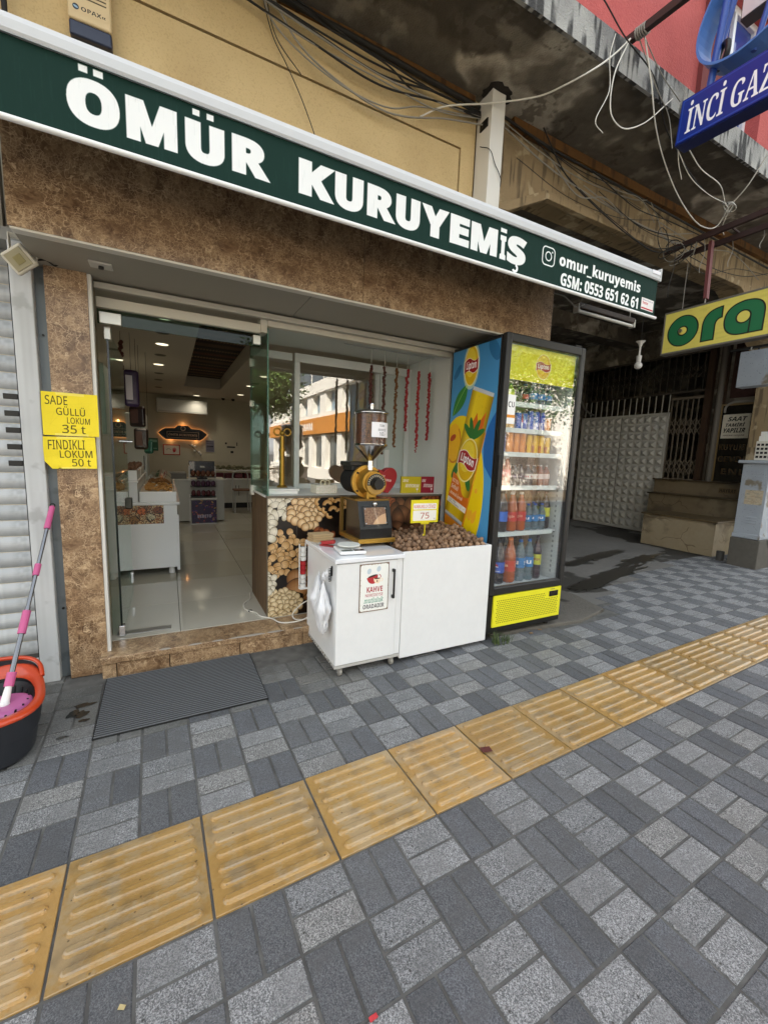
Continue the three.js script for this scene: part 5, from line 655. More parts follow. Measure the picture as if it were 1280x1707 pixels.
  const pep = label('#1b4fb0', 'pepsi', '#ffffff', true), yed = label('#c8431f', 'Yedigün', '#ffe9b0'), su = label('#2b7fc0', 'su', '#ffffff'), lip = label('#cdd03a', 'Lipton', '#9c1820'), mir = label('#2c1230', 'cola', '#e8e8f0'), choc = label('#e8e3da', 'süt', '#b3242c'), fru = label('#c9a019', 'Fruko', '#2a7b36'), ice = label('#e0b920', 'Lipton', '#a3161c');
  const z1 = FZ - 0.15;
  put(0, 'wide', 0.31, 0.05, 2.505, z1, 'cola', pep, '#1a1a1a', 'big cola bottle with blue label'); put(0, 'wide', 0.3, 0.045, 2.61, z1, 'cola', pep, '#1a1a1a', 'cola bottle with blue label'); put(0, 'wide', 0.31, 0.05, 2.72, z1, 'orange', yed, '#e3812a', 'big orange soda bottle'); put(0, 'straight', 0.29, 0.042, 2.83, z1, 'water', su, '#2d6fc0', 'water bottle with blue cap'); put(0, 'straight', 0.29, 0.042, 2.925, z1, 'water', su, '#2d6fc0', 'water bottle with blue cap'); put(0, 'straight', 0.31, 0.036, 3.02, z1, 'purple', lip, '#2c1b2e', 'dark tea bottle with lime label');
  for (const x of [2.56, 2.665, 2.775]) put(0, 'wide', 0.31, 0.046, x, z1 - 0.12, 'cola', pep, '#1a1a1a', 'cola bottle', true);
  put(1, 'wide', 0.3, 0.048, 2.5, z1, 'cola', label('#2f62b8', '', '#fff'), '#1a1a1a', 'cola bottle with plain blue band'); put(1, 'wide', 0.3, 0.046, 2.6, z1, 'cola', label('#2f62b8', '', '#fff'), '#1a1a1a', 'cola bottle with plain blue band'); put(1, 'wide', 0.29, 0.044, 2.7, z1, 'orange', label('#c3362a', 'Yedigün', '#f0c0a0'), '#e8e6df', 'orange soda bottle with red label'); put(1, 'wide', 0.29, 0.044, 2.795, z1, 'orange', label('#c3362a', 'Yedigün', '#f0c0a0'), '#e8e6df', 'orange soda bottle with red label'); for (const x of [2.88, 2.955, 3.03]) put(1, 'straight', 0.2, 0.032, x, z1, 'water', su, '#3b67c4', 'small water bottle'); put(1, 'straight', 0.29, 0.04, 3.09, z1 - 0.02, 'dark', lip, '#4a2a3c', 'dark tea bottle with lime label');
  for (const x of [2.49, 2.555, 2.62]) put(2, 'straight', 0.2, 0.03, x, z1, 'orange', label('#c84b3a', '', '#fff'), '#e9e3dc', 'small orange bottle'); for (const x of [2.7, 2.765]) put(2, 'straight', 0.15, 0.028, x, z1, 'dark', mir, '#222', 'small dark bottle'); for (const x of [2.835, 2.905]) put(2, 'straight', 0.15, 0.03, x, z1, 'dark', choc, '#e2ded6', 'small milk drink bottle with pale label'); for (const x of [2.975, 3.04]) put(2, 'straight', 0.15, 0.03, x, z1, 'tea', label('#e6d8d0', '', '#a33'), '#e2ded6', 'small pale bottle');
  for (const x of [2.49, 2.55]) put(3, 'can', 0.13, 0.027, x, z1, '', pep, '', 'blue cola can'); for (const x of [2.62, 2.685, 2.75]) put(3, 'can', 0.14, 0.03, x, z1, '', label('#d58a3a', '', '#fff'), '', 'orange drink can'); for (const x of [2.82, 2.885, 2.95]) put(3, 'can', 0.13, 0.029, x, z1, '', ice, '', 'yellow tea can'); put(3, 'can', 0.12, 0.029, 3.02, z1, '', ice, '', 'yellow tea can');
  for (const x of [2.5, 2.56, 2.62]) put(4, 'straight', 0.16, 0.028, x, z1, 'yellow', label('#d9a030', '', '#fff'), '#e8c64a', 'golden juice bottle'); for (const x of [2.69, 2.75]) put(4, 'can', 0.12, 0.03, x, z1, '', pep, '', 'blue cola can'); for (const x of [2.82, 2.88, 2.94]) put(4, 'can', 0.14, 0.027, x, z1, '', label('#1d4fb4', 'pepsi', '#fff'), '', 'slim blue can'); put(4, 'can', 0.1, 0.027, 3.01, z1, '', label('#c9761c', '', '#fff'), '', 'small orange can');
  for (const x of [2.54, 2.6]) put(5, 'straight', 0.15, 0.03, x, z1, 'green', label('#c4d23a', '', '#fff'), '#3f7d2d', 'green fruit drink bottle'); put(5, 'straight', 0.14, 0.028, 2.68, z1, 'dark', mir, '#1a1a1a', 'small dark bottle'); put(5, 'straight', 0.14, 0.028, 2.745, z1, 'dark', label('#b5242c', '', '#fff'), '#1a1a1a', 'dark bottle with red label'); for (const x of [2.83, 2.91]) put(5, 'wide', 0.19, 0.038, x, z1, 'water', su, '#2d56b4', 'water bottle with dark blue cap'); put(5, 'straight', 0.16, 0.033, 2.99, z1, 'water', su, '#2d56b4', 'small water bottle');
  const nt = ctex(128, 256, (c, W, H) => { c.fillStyle = '#f1f1ef'; c.fillRect(0, 0, W, H); c.fillStyle = '#55565c'; fit(c, 'CU', 14, 60, 114, 110, 'bold SZ sans-serif'); c.fillStyle = '#d98a1c'; c.fillRect(0, 176, W, 26); });
  tag(board('fridge_notice', 0.075, 0.2, 0.002, nt, scene, [FX0 + 0.09, 1.72, FZ - 0.012], 0, MT.white, 0.5), 'white notice with orange band stuck on the fridge door', 'notice');
}
// ---------- mat ----------
{
  const m = thing('ribbed_mat', 'dark grey ribbed rubber mat in front of the shop step', 'mat', [0.378, 0.006, -0.945], 0.012);
  part('backing', rbx(-0.405, 0.405, -0.004, 0.002, -0.29, 0.29, 0.002), M('#161718', 0.9), m);
  const gs = []; for (let k = 0; k < 32; k++) gs.push(new THREE.BoxGeometry(0.8, 0.003, 0.0078).translate(0, 0.0032, -0.281 + k * 0.01813)); part('rib_field', gs, M('#66686b', 0.85), m).userData.kind = 'stuff';
}
// ---------- bucket and mop ----------
{
  const b = thing('mop_bucket', 'dark grey plastic mop bucket with orange rim beside the shutter', 'bucket', [-0.4, 0.005, -0.755], 0.25); b.scale.setScalar(0.87);
  const dark = M('#24272d', 0.5), org = P('#c3421d', 0.35, { clearcoat: 0.3 });
  const loop = (a, c, n = 40, e = 2.6) => { const r = []; for (let i = 0; i < n; i++) { const t = (i / n) * Math.PI * 2, C = Math.cos(t), S = Math.sin(t); r.push([Math.sign(C) * Math.pow(Math.abs(C), 2 / e) * a, Math.sign(S) * Math.pow(Math.abs(S), 2 / e) * c]); } return r; };
  const loft = (rings) => { const P0 = []; for (let k = 0; k + 1 < rings.length; k++) { const A = rings[k], B = rings[k + 1], n = A.length; for (let i = 0; i < n; i++) { const j = (i + 1) % n; P0.push(...A[i], ...B[j], ...A[j], ...A[i], ...B[i], ...B[j]); } } const g = new THREE.BufferGeometry(); g.setAttribute('position', new THREE.BufferAttribute(new Float32Array(P0), 3)); const q = mergeVertices(g); q.computeVertexNormals(); return q; };
  const ring = (a, c, y, rise = 0, oz = 0) => loop(a, c).map(([x, z]) => [x, y + rise * sm(0.0, -0.24, z), z + oz]);
  const flat = (a, y) => loop(0.001, 0.001).map(([x, z]) => [x, y, z]);
  part('tub', loft([flat(0, 0), ring(0.155, 0.21, 0), ring(0.17, 0.225, 0.02), ring(0.19, 0.245, 0.14), ring(0.196, 0.25, 0.142), ring(0.213, 0.27, 0.262, 0.05)]), dark, b);
  part('tub_inside', loft([ring(0.2, 0.256, 0.262, 0.05), ring(0.18, 0.23, 0.1), flat(0, 0.1)]), M('#1d2025', 0.5), b);
  part('rim', loft([ring(0.213, 0.27, 0.25, 0.05), ring(0.221, 0.278, 0.252, 0.052), ring(0.222, 0.279, 0.27, 0.055), ring(0.2, 0.256, 0.276, 0.055), ring(0.182, 0.225, 0.27, 0.02), ring(0.178, 0.22, 0.25, 0.02)]), org, b);
  const hp = []; for (let i = 0; i <= 20; i++) { const t = (i / 20) * Math.PI; hp.push([0.215 * Math.cos(t), 0.285 + 0.085 * Math.pow(Math.sin(t), 0.5), -0.1 - 0.16 * Math.pow(Math.sin(t), 0.6)]); } const hd = part('handle', tube(hp, 0.011, 60, 8), org, b);
  const wp = []; for (let i = 0; i < 24; i++) { const t = (i / 23) * Math.PI; for (const y of [0, 1]) wp.push([0.205 * Math.cos(t), y ? 0.28 + 0.08 * Math.pow(Math.sin(t), 0.5) : 0.25, -0.1 - 0.155 * Math.pow(Math.sin(t), 0.6)]); } const P1 = []; for (let i = 0; i < 23; i++) { const a = wp[i * 2], c = wp[i * 2 + 1], d = wp[i * 2 + 2], e = wp[i * 2 + 3]; P1.push(...a, ...d, ...c, ...c, ...d, ...e); } const wg = new THREE.BufferGeometry(); wg.setAttribute('position', new THREE.BufferAttribute(new Float32Array(P1), 3)); wg.computeVertexNormals(); part('back_wall', wg, M('#22252b', 0.5, { side: THREE.DoubleSide }), b);
  part('wringer_basket', [loft([ring(0.176, 0.215, 0.25), ring(0.125, 0.15, 0.15), flat(0, 0.15)]), ...[...Array(22)].map((_, i) => { const t = (i / 22) * 6.283; return rod([0.128 * Math.cos(t), 0.15, 0.155 * Math.sin(t)], [0.154 * Math.cos(t), 0.25, 0.185 * Math.sin(t)], 0.005, 6); })].map((g) => { const q = g.index ? g.toNonIndexed() : g; q.deleteAttribute('uv'); return q; }), M('#15171b', 0.55), b);
  const m = thing('spin_mop', 'spin mop with pink grips leaning from bucket to shutter post', 'mop');
  const A = V(-0.345, 0.215, -0.74), B = V(-0.236, 1.03, -1.29), L = (t) => A.clone().lerp(B, t).toArray();
  part('pole', [rod(L(0.08), L(0.44), 0.0105, 14), rod(L(0.44), L(0.95), 0.0085, 14)], M('#77787c', 0.22, { metalness: 1 }), m);
  const pink = M('#c2568a', 0.45); part('top_grip', [rod(L(0.86), L(0.985), 0.0145, 14, 0.013), new THREE.SphereGeometry(0.0135, 12, 8).translate(...L(0.985))], pink, m); part('hang_ring', new THREE.TorusGeometry(0.01, 0.003, 8, 16).translate(...L(1.0)), MT.black, m); part('clamp', rod(L(0.6), L(0.66), 0.014, 14), pink, m); part('lower_grip', rod(L(0.31), L(0.42), 0.0165, 14), pink, m); part('collar', [rod(L(0.075), L(0.135), 0.018, 14)], pink, m); part('joint', [rod(L(0.0), L(0.08), 0.018, 12, 0.012), new THREE.SphereGeometry(0.02, 12, 8).translate(...L(0.0))], MT.white, m);
  part('head', [lathe([[0.02, 0.0], [0.08, 0.006], [0.095, -0.002], [0.1, -0.012]], A.x, A.y, A.z, 30)], M('#b9659a', 0.4, { side: THREE.DoubleSide }), m);
  part('fringe', [...Array(90)].map((_, i) => { const t = (i / 90) * 6.283, r = rr(0.06, 0.085); return rod([A.x + r * 0.9 * Math.cos(t), A.y - 0.01, A.z + r * 0.9 * Math.sin(t)], [A.x + (r + 0.015) * Math.cos(t + 0.1), A.y - rr(0.03, 0.06), A.z + (r + 0.015) * Math.sin(t + 0.1)], 0.0035, 5); }), M('#8d8488', 0.95), m).userData.kind = 'stuff';
}
// ---------- weeds, cable, litter ----------
{
  const leafG = (n, h, sp) => { const gs = []; for (let i = 0; i < n; i++) { const a = rnd() * 6.283, l = rr(0.5, 1) * h, w = rr(0.002, 0.004), lean = rr(0.2, 1.0), pts = []; for (let k = 0; k < 5; k++) { const t = k / 4; pts.push([t * t * lean * l * 0.9, t * l * (1 - 0.35 * lean * t), w * (1 - t * 0.9)]); } const P0 = []; for (let k = 0; k < 4; k++) { const p = pts[k], q = pts[k + 1]; P0.push(p[0], p[1], -p[2], q[0], q[1], -q[2], q[0], q[1], q[2], p[0], p[1], -p[2], q[0], q[1], q[2], p[0], p[1], p[2]); } const g = new THREE.BufferGeometry(); g.setAttribute('position', new THREE.BufferAttribute(new Float32Array(P0), 3)); g.computeVertexNormals(); g.rotateY(a); g.translate(rr(-sp, sp), 0, rr(-sp, sp)); gs.push(g); } return mergeGeometries(gs); };
  const gm = M('#4b5a30', 0.8, { side: THREE.DoubleSide });
  for (const [x, z, n, h, s, l] of [[2.47, -0.7, 42, 0.13, 0.03, 'taller green weed tuft growing beside the fridge foot'], [2.585, -0.71, 36, 0.08, 0.03, 'shorter weed tuft in front of the fridge grille'], [2.53, -0.68, 20, 0.06, 0.03, 'sparse weed sprig between the two bigger tufts']]) { const t = thing('weed_tuft', l, 'weed', [x, -0.006, z]); part('blades', leafG(n, h, s), gm, t); }
  solo('power_cable', 'white power cable running from the shop floor to the cabinet', 'cable', tube([[0.93, FL + 0.006, -2.1], [0.9, FL + 0.006, -1.95], [0.84, FL + 0.006, -1.85], [0.83, FL + 0.006, -1.72], [0.89, FL + 0.006, -1.62], [0.91, FL + 0.006, -1.54], [0.98, FL + 0.005, -1.46], [1.02, FL + 0.004, -1.37], [1.1, FL + 0.004, -1.345], [1.19, FL + 0.02, -1.335], [1.26, FL + 0.06, -1.34]], 0.0055, 90, 8), MT.cableWhite);
  solo('power_cable', 'short white cable loop beside the cabinet on the step', 'cable', tube([[1.25, FL + 0.16, -1.36], [1.18, FL + 0.12, -1.38], [1.12, FL + 0.03, -1.42], [1.13, FL + 0.006, -1.39], [1.2, FL + 0.006, -1.36], [1.27, FL + 0.01, -1.34]], 0.0045, 60, 8), MT.cableWhite);
  const lit = (name, label, cat, w, d, x, z, c, y = 0.004) => { const g = new THREE.PlaneGeometry(w, d, 5, 3), p = g.attributes.position; for (let i = 0; i < p.count; i++) p.setZ(i, 0.003 * vn(p.getX(i) * 300 + 50, p.getY(i) * 300 + 50, 64)); g.rotateX(-Math.PI / 2); g.computeVertexNormals(); const m = solo(name, label, cat, g, M(c, 0.6, { side: THREE.DoubleSide })); m.position.set(x, y, z); m.rotation.y = rr(-0.6, 0.6); return m; };
  lit('red_scrap', 'small red plastic scrap on the pavers at the bottom', 'litter', 0.022, 0.011, 0.735, 0.785, '#c23a40'); lit('crushed_wrapper', 'crushed dark red wrapper stuck on a yellow tactile tile', 'litter', 0.05, 0.035, 1.62, 0.17, '#5b2a24', 0.0095);
  lit('leaf_scrap', 'pale dry leaf scrap by the kerb side pavers', 'litter', 0.016, 0.01, 0.19, 0.5, '#b9a878'); lit('leaf_scrap', 'dry leaf under the front edge of the fridge', 'litter', 0.03, 0.02, 2.86, -0.73, '#9a7a4e'); lit('leaf_scrap', 'curled leaf beside the fridge foot', 'litter', 0.03, 0.018, 2.98, -0.75, '#8d6b45');
}
// ---------- passage: studded gate, grilles, marble steps, shop panel ----------
{
  const g = thing('studded_gate', 'pale grey metal double gate pressed with pyramid studs', 'gate');
  const leaf = (z0, z1, y1, cols, rows) => { const P0 = [], X = 8.88, cw = (z1 - z0) / cols, chh = (y1 - 0.06) / rows; for (let i = 0; i < cols; i++) for (let j = 0; j < rows; j++) { const a = z0 + i * cw, b = a + cw, c = 0.06 + j * chh, d = c + chh, m = 0.018, H = 0.045, tz = (a + b) / 2, ty = (c + d) / 2; const q = (p, r, s) => P0.push(...p, ...r, ...s);
      const O = [[X, c, a], [X, c, b], [X, d, b], [X, d, a]], I = [[X, c + m, a + m], [X, c + m, b - m], [X, d - m, b - m], [X, d - m, a + m]], T = [X - H, ty, tz]; for (let k = 0; k < 4; k++) { const l = (k + 1) % 4; q(O[k], O[l], I[l]); q(O[k], I[l], I[k]); q(I[k], I[l], T); } } const e = new THREE.BufferGeometry(); e.setAttribute('position', new THREE.BufferAttribute(new Float32Array(P0), 3)); e.computeVertexNormals(); return muv(e); };
  const gm = M('#b4b2aa', 0.55);
  part('leaf', leaf(-4.18, -3.27, 2.34, 6, 14), gm, g); part('leaf', leaf(-5.1, -4.19, 2.34, 6, 14), gm, g); part('frame', [bx(8.86, 8.9, 0.02, 0.06, -5.12, -3.25), bx(8.86, 8.9, 2.34, 2.38, -5.12, -3.25), bx(8.86, 8.9, 0.02, 2.38, -3.27, -3.24), bx(8.86, 8.9, 0.02, 2.38, -5.14, -5.1)], gm, g);
  parts('top_bar', [...Array(15)].map((_, i) => rod([8.89, 2.36, -5.08 + i * 0.129], [8.89, 2.72, -5.08 + i * 0.129], 0.009, 6)), M('#b5b1a6', 0.5), g);
  const gr = (name, label, z0, z1, y0, y1, n, rows, col) => { const t = thing(name, label, 'grille'); const st = (z1 - z0) / n, m = M(col, 0.6, { metalness: 0.3 }); for (let i = 0; i <= n; i++) part('upright', bx(8.875, 8.89, y0, y1, z0 + i * st - 0.008, z0 + i * st + 0.008), m, t); const xs = []; for (let i = 0; i < n; i++) for (const [a, b] of rows) { const A = z0 + i * st, B = A + st, c = (a + b) / 2; xs.push(bar([8.868, a, A], [8.868, c, B], 0.004, 0.014), bar([8.862, c, A], [8.862, a, B], 0.004, 0.014), bar([8.868, c, A], [8.868, b, B], 0.004, 0.014), bar([8.862, b, A], [8.862, c, B], 0.004, 0.014)); } part('lattice', xs, m, t); part('rail', [bx(8.87, 8.895, y0 - 0.04, y0, z0, z1), bx(8.87, 8.895, y1, y1 + 0.04, z0, z1)], m, t); };
  gr('folding_grille', 'folding steel lattice grille right of the studded gate', -3.22, -2.68, 1.14, 2.6, 6, [[1.22, 1.5], [1.95, 2.25]], '#7b7061');
  gr('folding_grille', 'dark folding lattice grille high in the passage', -5.1, -2.62, 2.76, 3.4, 20, [[2.95, 3.2]], '#4c453d');
  const tube1 = tube([[8.8, 3.3, -5.15], [8.75, 2.75, -5.12], [8.78, 2.5, -4.95], [8.8, 2.42, -4.8]], 0.02, 40, 8); solo('bent_pipe', 'bent grey pipe hanging over the gate corner', 'pipe', tube1, M('#6b6964', 0.6));
  const s = thing('marble_steps', 'stained beige marble bench and steps in front of the grille', 'steps');
  part('block', rbx(7.72, 8.45, 0.0, 0.52, -2.82, -1.72, 0.006), MT.bench, s); part('seat_slab', rbx(7.69, 8.5, 0.522, 0.55, -2.85, -1.69, 0.006), M('#8d8678', 0.4, { map: benchMap }), s);
  part('riser', muv(rbx(8.45, 8.88, 0.0, 0.84, -3.2, -1.78, 0.005), 1, 0.3, 0.1), M('#a9a8a4', 0.5, { map: benchMap }), s); part('tread', rbx(8.42, 8.9, 0.842, 0.865, -3.22, -1.76, 0.004), M('#6f6a60', 0.4, { map: benchMap }), s); part('riser', muv(rbx(8.62, 8.89, 0.867, 1.1, -3.22, -1.78, 0.005), 1, 0.7, 0.4), M('#a3a09a', 0.5, { map: benchMap }), s); part('tread', rbx(8.58, 8.9, 1.102, 1.125, -3.24, -1.76, 0.004), M('#6f6a60', 0.4, { map: benchMap }), s);
  const ht = ctex(256, 64, (c) => { c.fillStyle = '#8a7d66'; c.fillRect(0, 0, 256, 64); c.fillStyle = '#2c2419'; fit(c, 'HAYRAT', 14, 10, 242, 54, 'bold SZ sans-serif'); }); const hg = new THREE.PlaneGeometry(0.26, 0.085); hg.rotateY(-Math.PI / 2); hg.translate(8.617, 0.985, -2.02); part('carved_lettering', hg, M('#b9a98c', 0.6, { map: ht }), s);
  const pn = thing('black_shopfront', 'black glass shop panel with faded gold lettering beside the grille', 'shop panel');
  const pt = ctex(512, 1024, (c, W, H) => { c.fillStyle = '#100d0b'; c.fillRect(0, 0, W, H); c.fillStyle = '#4a3a26'; fit(c, 'KUYUMCU', 20, 520, 490, 600, 'bold SZ sans-serif'); fit(c, 'CEVDET', 20, 680, 480, 760, 'bold SZ sans-serif'); fit(c, 'ENL', 90, 850, 400, 930, 'bold SZ sans-serif'); });
  board('glass_face', 0.56, 1.28, 0.02, pt, pn, [8.86, 1.78, -2.08], -Math.PI / 2, M('#5b4a30', 0.5), 0.15); part('frame', [bx(8.845, 8.875, 1.13, 2.45, -1.79, -1.772), bx(8.845, 8.875, 1.13, 2.45, -2.39, -2.36), bx(8.845, 8.875, 2.42, 2.45, -2.36, -1.8)], M('#7d6742', 0.5), pn);
  const st = ctex(384, 400, (c, W, H) => { c.fillStyle = '#cfcaba'; c.fillRect(0, 0, W, H); for (let i = 0; i < 40; i++) { c.fillStyle = `rgba(90,80,60,${rr(0.03, 0.12)})`; c.fillRect(rnd() * W, rnd() * H, rr(10, 80), rr(4, 30)); } c.fillStyle = '#191714'; fit(c, 'SAAT', 70, 40, 340, 115, 'bold italic SZ sans-serif', 2); fit(c, 'TAMİRİ', 50, 135, 320, 205, 'bold italic SZ sans-serif', 2); fit(c, 'YAPILIR', 30, 230, 335, 305, 'bold italic SZ sans-serif', 2); fit(c, 'HASAN HOŞÖR', 30, 335, 330, 370, 'italic SZ sans-serif', 2); });
  tag(board('repair_notice', 0.39, 0.4, 0.004, st, scene, [8.84, 2.07, -2.14], -Math.PI / 2, MT.cream, 0.8), 'white handwritten notice reading saat tamiri yapilir on black panel', 'notice');
  tag(part('curved_bracket', tube([[8.83, 2.3, -2.32], [8.83, 2.4, -2.31], [8.83, 2.46, -2.24], [8.83, 2.47, -2.05], [8.83, 2.46, -1.9]], 0.018, 40, 8), M('#8b877e', 0.6), scene), 'curved grey pipe above the handwritten watch repair notice', 'pipe');
  const rp = thing('red_box', 'small dark red box with papers fixed at the right edge', 'box', [8.44, 2.0, -1.49]); part('body', rbx(0.0, 0.35, 0.0, 0.28, 0.0, 0.1, 0.01), M('#8c1d26', 0.5), rp); part('paper', rbx(0.08, 0.4, 0.02, 0.35, 0.101, 0.105, 0.001), MT.cream, rp); part('tag_strip', rbx(-0.03, 0.02, -0.3, -0.05, 0.0, 0.01, 0.003), M('#c9c3b6', 0.6), rp);
  const vb = thing('vent_block', 'white perforated vent block standing on the utility cabinet', 'vent', [7.72, 1.49, -1.22]); const holes = []; part('block_body', rbx(-0.16, 0.16, 0, 0.26, -0.1, 0.1, 0.005), MT.cream, vb); for (let i = 0; i < 4; i++) for (let j = 0; j < 4; j++) holes.push(bx(-0.164, -0.158, 0.03 + j * 0.055, 0.06 + j * 0.055, -0.085 + i * 0.045, -0.055 + i * 0.045)); part('hole_row', holes, MT.black, vb); part('stack_top', [rbx(-0.13, 0.15, 0.262, 0.33, -0.09, 0.09, 0.004), rbx(-0.12, 0.14, 0.332, 0.39, -0.08, 0.09, 0.004)], MT.white, vb);
}
// utility cabinet on a concrete plinth
{
  const u = thing('utility_cabinet', 'grey street utility cabinet on a concrete plinth at the right', 'utility cabinet');
  part('plinth', muv(rbx(7.42, 8.0, -0.01, 0.4, -1.4, -1.06, 0.012), 1, 0.2, 0.1), M('#c9c6bf', 0.95, { map: floorConcMap }), u); part('body', rbx(7.44, 7.98, 0.402, 1.44, -1.38, -1.08, 0.006), MT.rustMetal, u); part('roof', rbx(7.4, 8.02, 1.442, 1.485, -1.43, -1.03, 0.01), MT.rustMetal, u); part('base_band', rbx(7.43, 7.985, 0.41, 0.47, -1.39, -1.07, 0.004), MT.rustMetal, u);
  for (const y of [1.22, 1.26, 1.3, 0.62, 0.66, 0.7]) part('louvre', rbx(7.432, 7.445, y, y + 0.012, -1.26, -1.14, 0.004), MT.rustMetal, u);
  const pt = ctex(256, 256, (c, W, H) => { c.fillStyle = '#b3a58d'; c.fillRect(0, 0, W, H); for (let i = 0; i < 200; i++) { c.fillStyle = ['#c9bda6', '#8f836e', '#a08a70', '#6f8078'][i % 4]; c.globalAlpha = 0.4; c.fillRect(rnd() * W, rnd() * H, rr(4, 50), rr(3, 16)); } c.globalAlpha = 1; }); const pg = new THREE.PlaneGeometry(0.2, 0.2, 1, 1); pg.rotateY(-Math.PI / 2); pg.translate(7.4385, 0.98, -1.21); part('torn_poster', pg, M('#ffffff', 0.9, { map: pt }), u);
  const cyl2 = thing('drain_cap', 'small dark drain stub between steps and utility cabinet', 'pipe', [7.6, -0.005, -1.56]); part('stub', cyl(0.05, 0.05, 0.14, 0, 0, 0, 14), M('#4a4946', 0.8), cyl2);
}
// ---------- hanging signs ----------
{
  const o = thing('ora_sign', 'yellow hanging lightbox sign with green letters ora', 'sign');
  const X = 5.21, Z0 = -1.35, Z1 = 0.05, Y0 = 2.56, Y1 = 3.0;
  const tx = ctex(1024, 322, (c, W, H) => {
    c.fillStyle = '#d8cb62'; c.fillRect(0, 0, W, H); for (let i = 0; i < 120; i++) { c.fillStyle = `rgba(120,105,40,${rr(0.02, 0.07)})`; c.fillRect(rnd() * W, rnd() * H, rr(10, 120), rr(3, 20)); }
    const G = '#1d6b43', K = '#15140f'; c.lineWidth = 9; c.strokeStyle = K; c.fillStyle = G; const k = W / 1.4; // pixels per metre
    const ring = (x, y, a, b, r) => { c.fillStyle = G; c.beginPath(); c.ellipse(x, y, a, b, 0, 0, 7); c.fill(); c.stroke(); c.fillStyle = '#d8cb62'; c.beginPath(); c.ellipse(x, y, r, r, 0, 0, 7); c.fill(); c.stroke(); };
    ring(140, 165, 108, 118, 34);
    c.fillStyle = G; c.beginPath(); c.moveTo(278, 283); c.lineTo(278, 165); c.quadraticCurveTo(282, 50, 400, 48); c.lineTo(400, 128); c.quadraticCurveTo(362, 130, 360, 180); c.lineTo(360, 283); c.closePath(); c.fill(); c.stroke();
    c.fillStyle = G; c.beginPath(); c.moveTo(530, 48); c.quadraticCurveTo(420, 60, 418, 165); c.quadraticCurveTo(420, 280, 530, 283); c.lineTo(650, 283); c.lineTo(652, 150); c.quadraticCurveTo(650, 46, 530, 48); c.fill(); c.stroke(); c.fillStyle = '#d8cb62'; c.beginPath(); c.ellipse(532, 160, 42, 44, 0, 0, 7); c.fill(); c.stroke(); c.beginPath(); c.moveTo(574, 160); c.lineTo(572, 283); c.stroke();
  });
  board('face', Z1 - Z0 - 0.03, Y1 - Y0 - 0.03, 0.01, tx, o, [X - 0.045, (Y0 + Y1) / 2, (Z0 + Z1) / 2], -Math.PI / 2, MT.cream, 0.4);
  part('casing', [rbx(X - 0.052, X + 0.05, Y1 - 0.02, Y1, Z0, Z1, 0.004), rbx(X - 0.052, X + 0.05, Y0, Y0 + 0.02, Z0, Z1, 0.004), rbx(X - 0.052, X + 0.05, Y0 + 0.02, Y1 - 0.02, Z0, Z0 + 0.018, 0.003), rbx(X - 0.052, X + 0.05, Y0 + 0.02, Y1 - 0.02, Z1 - 0.018, Z1, 0.003), bx(X, X + 0.045, Y0 + 0.02, Y1 - 0.02, Z0 + 0.018, Z1 - 0.018)], M('#6d6a64', 0.5, { metalness: 0.3 }), o);
  part('centre_bolt', [cyl(0.018, 0.018, 0.02, 0, 0, 0, 14).rotateZ(Math.PI / 2).translate(X - 0.05, 2.775, -1.16)], MT.chrome, o);
  parts('hanger', [rod([5.22, 3.0, -1.0], [5.22, 3.06, -1.0], 0.006), rod([5.2, 3.0, -1.2], [5.29, 3.5, -1.25], 0.003), rod([5.2, 3.0, -0.3], [5.25, 3.68, -0.4], 0.004)], MT.cableGrey, o);
  const b = thing('sign_bracket', 'rusty double steel bracket arms reaching over the street', 'bracket');
  part('arm', bar([5.249, 3.69, -1.49], [5.249, 3.72, 0.35], 0.04, 0.05), MT.rust, b); part('arm', bar([5.461, 3.678, -1.49], [5.461, 3.65, 0.3], 0.035, 0.05), MT.rust, b); part('drop_bar', bar([5.35, 3.66, -1.08], [5.23, 3.06, -1.0], 0.05, 0.03), MT.redPaint, b); parts('tie', [rod([5.25, 3.72, -0.9], [5.46, 3.7, -0.9], 0.01), rod([5.25, 3.72, -1.2], [5.46, 3.7, -1.2], 0.01), rod([5.25, 3.72, -0.6], [5.46, 3.7, -0.6], 0.01)], MT.rust, b);
  const bl = thing('blue_sign', 'blue lightbox sign reading inci gaz in white serif letters', 'sign', [4.03, 4.03, -0.72], 0);
  const bt = ctex(1024, 220, (c, W, H) => { c.fillStyle = '#1a2f86'; c.fillRect(0, 0, W, H); c.strokeStyle = '#2c4ba8'; c.lineWidth = 6; c.strokeRect(10, 10, W - 20, H - 20); c.fillStyle = '#f2f3f8'; fit(c, 'İNCİ GAZETESİ', 45, 26, 735, 186, 'bold SZ serif', 0); });
  const bf = board('face', 1.3, 0.3, 0.006, bt, bl, [-0.062, 0, 0.66], -Math.PI / 2, M('#1d3a94', 0.4), 0.3); part('casing', [rbx(-0.058, 0.075, -0.158, 0.158, -0.0, 1.32, 0.006)], M('#0d1f63', 0.35), bl); part('post', [rod([0.0, 0.158, 0.16], [0.0, 1.1, 0.18], 0.025, 12)], M('#2c4f9f', 0.4), bl); bl.rotation.x = 0.06;
  const ov = thing('oval_sign', 'blue oval ring sign frame above the blue lightbox', 'sign', [4.05, 4.68, -0.2], 0);
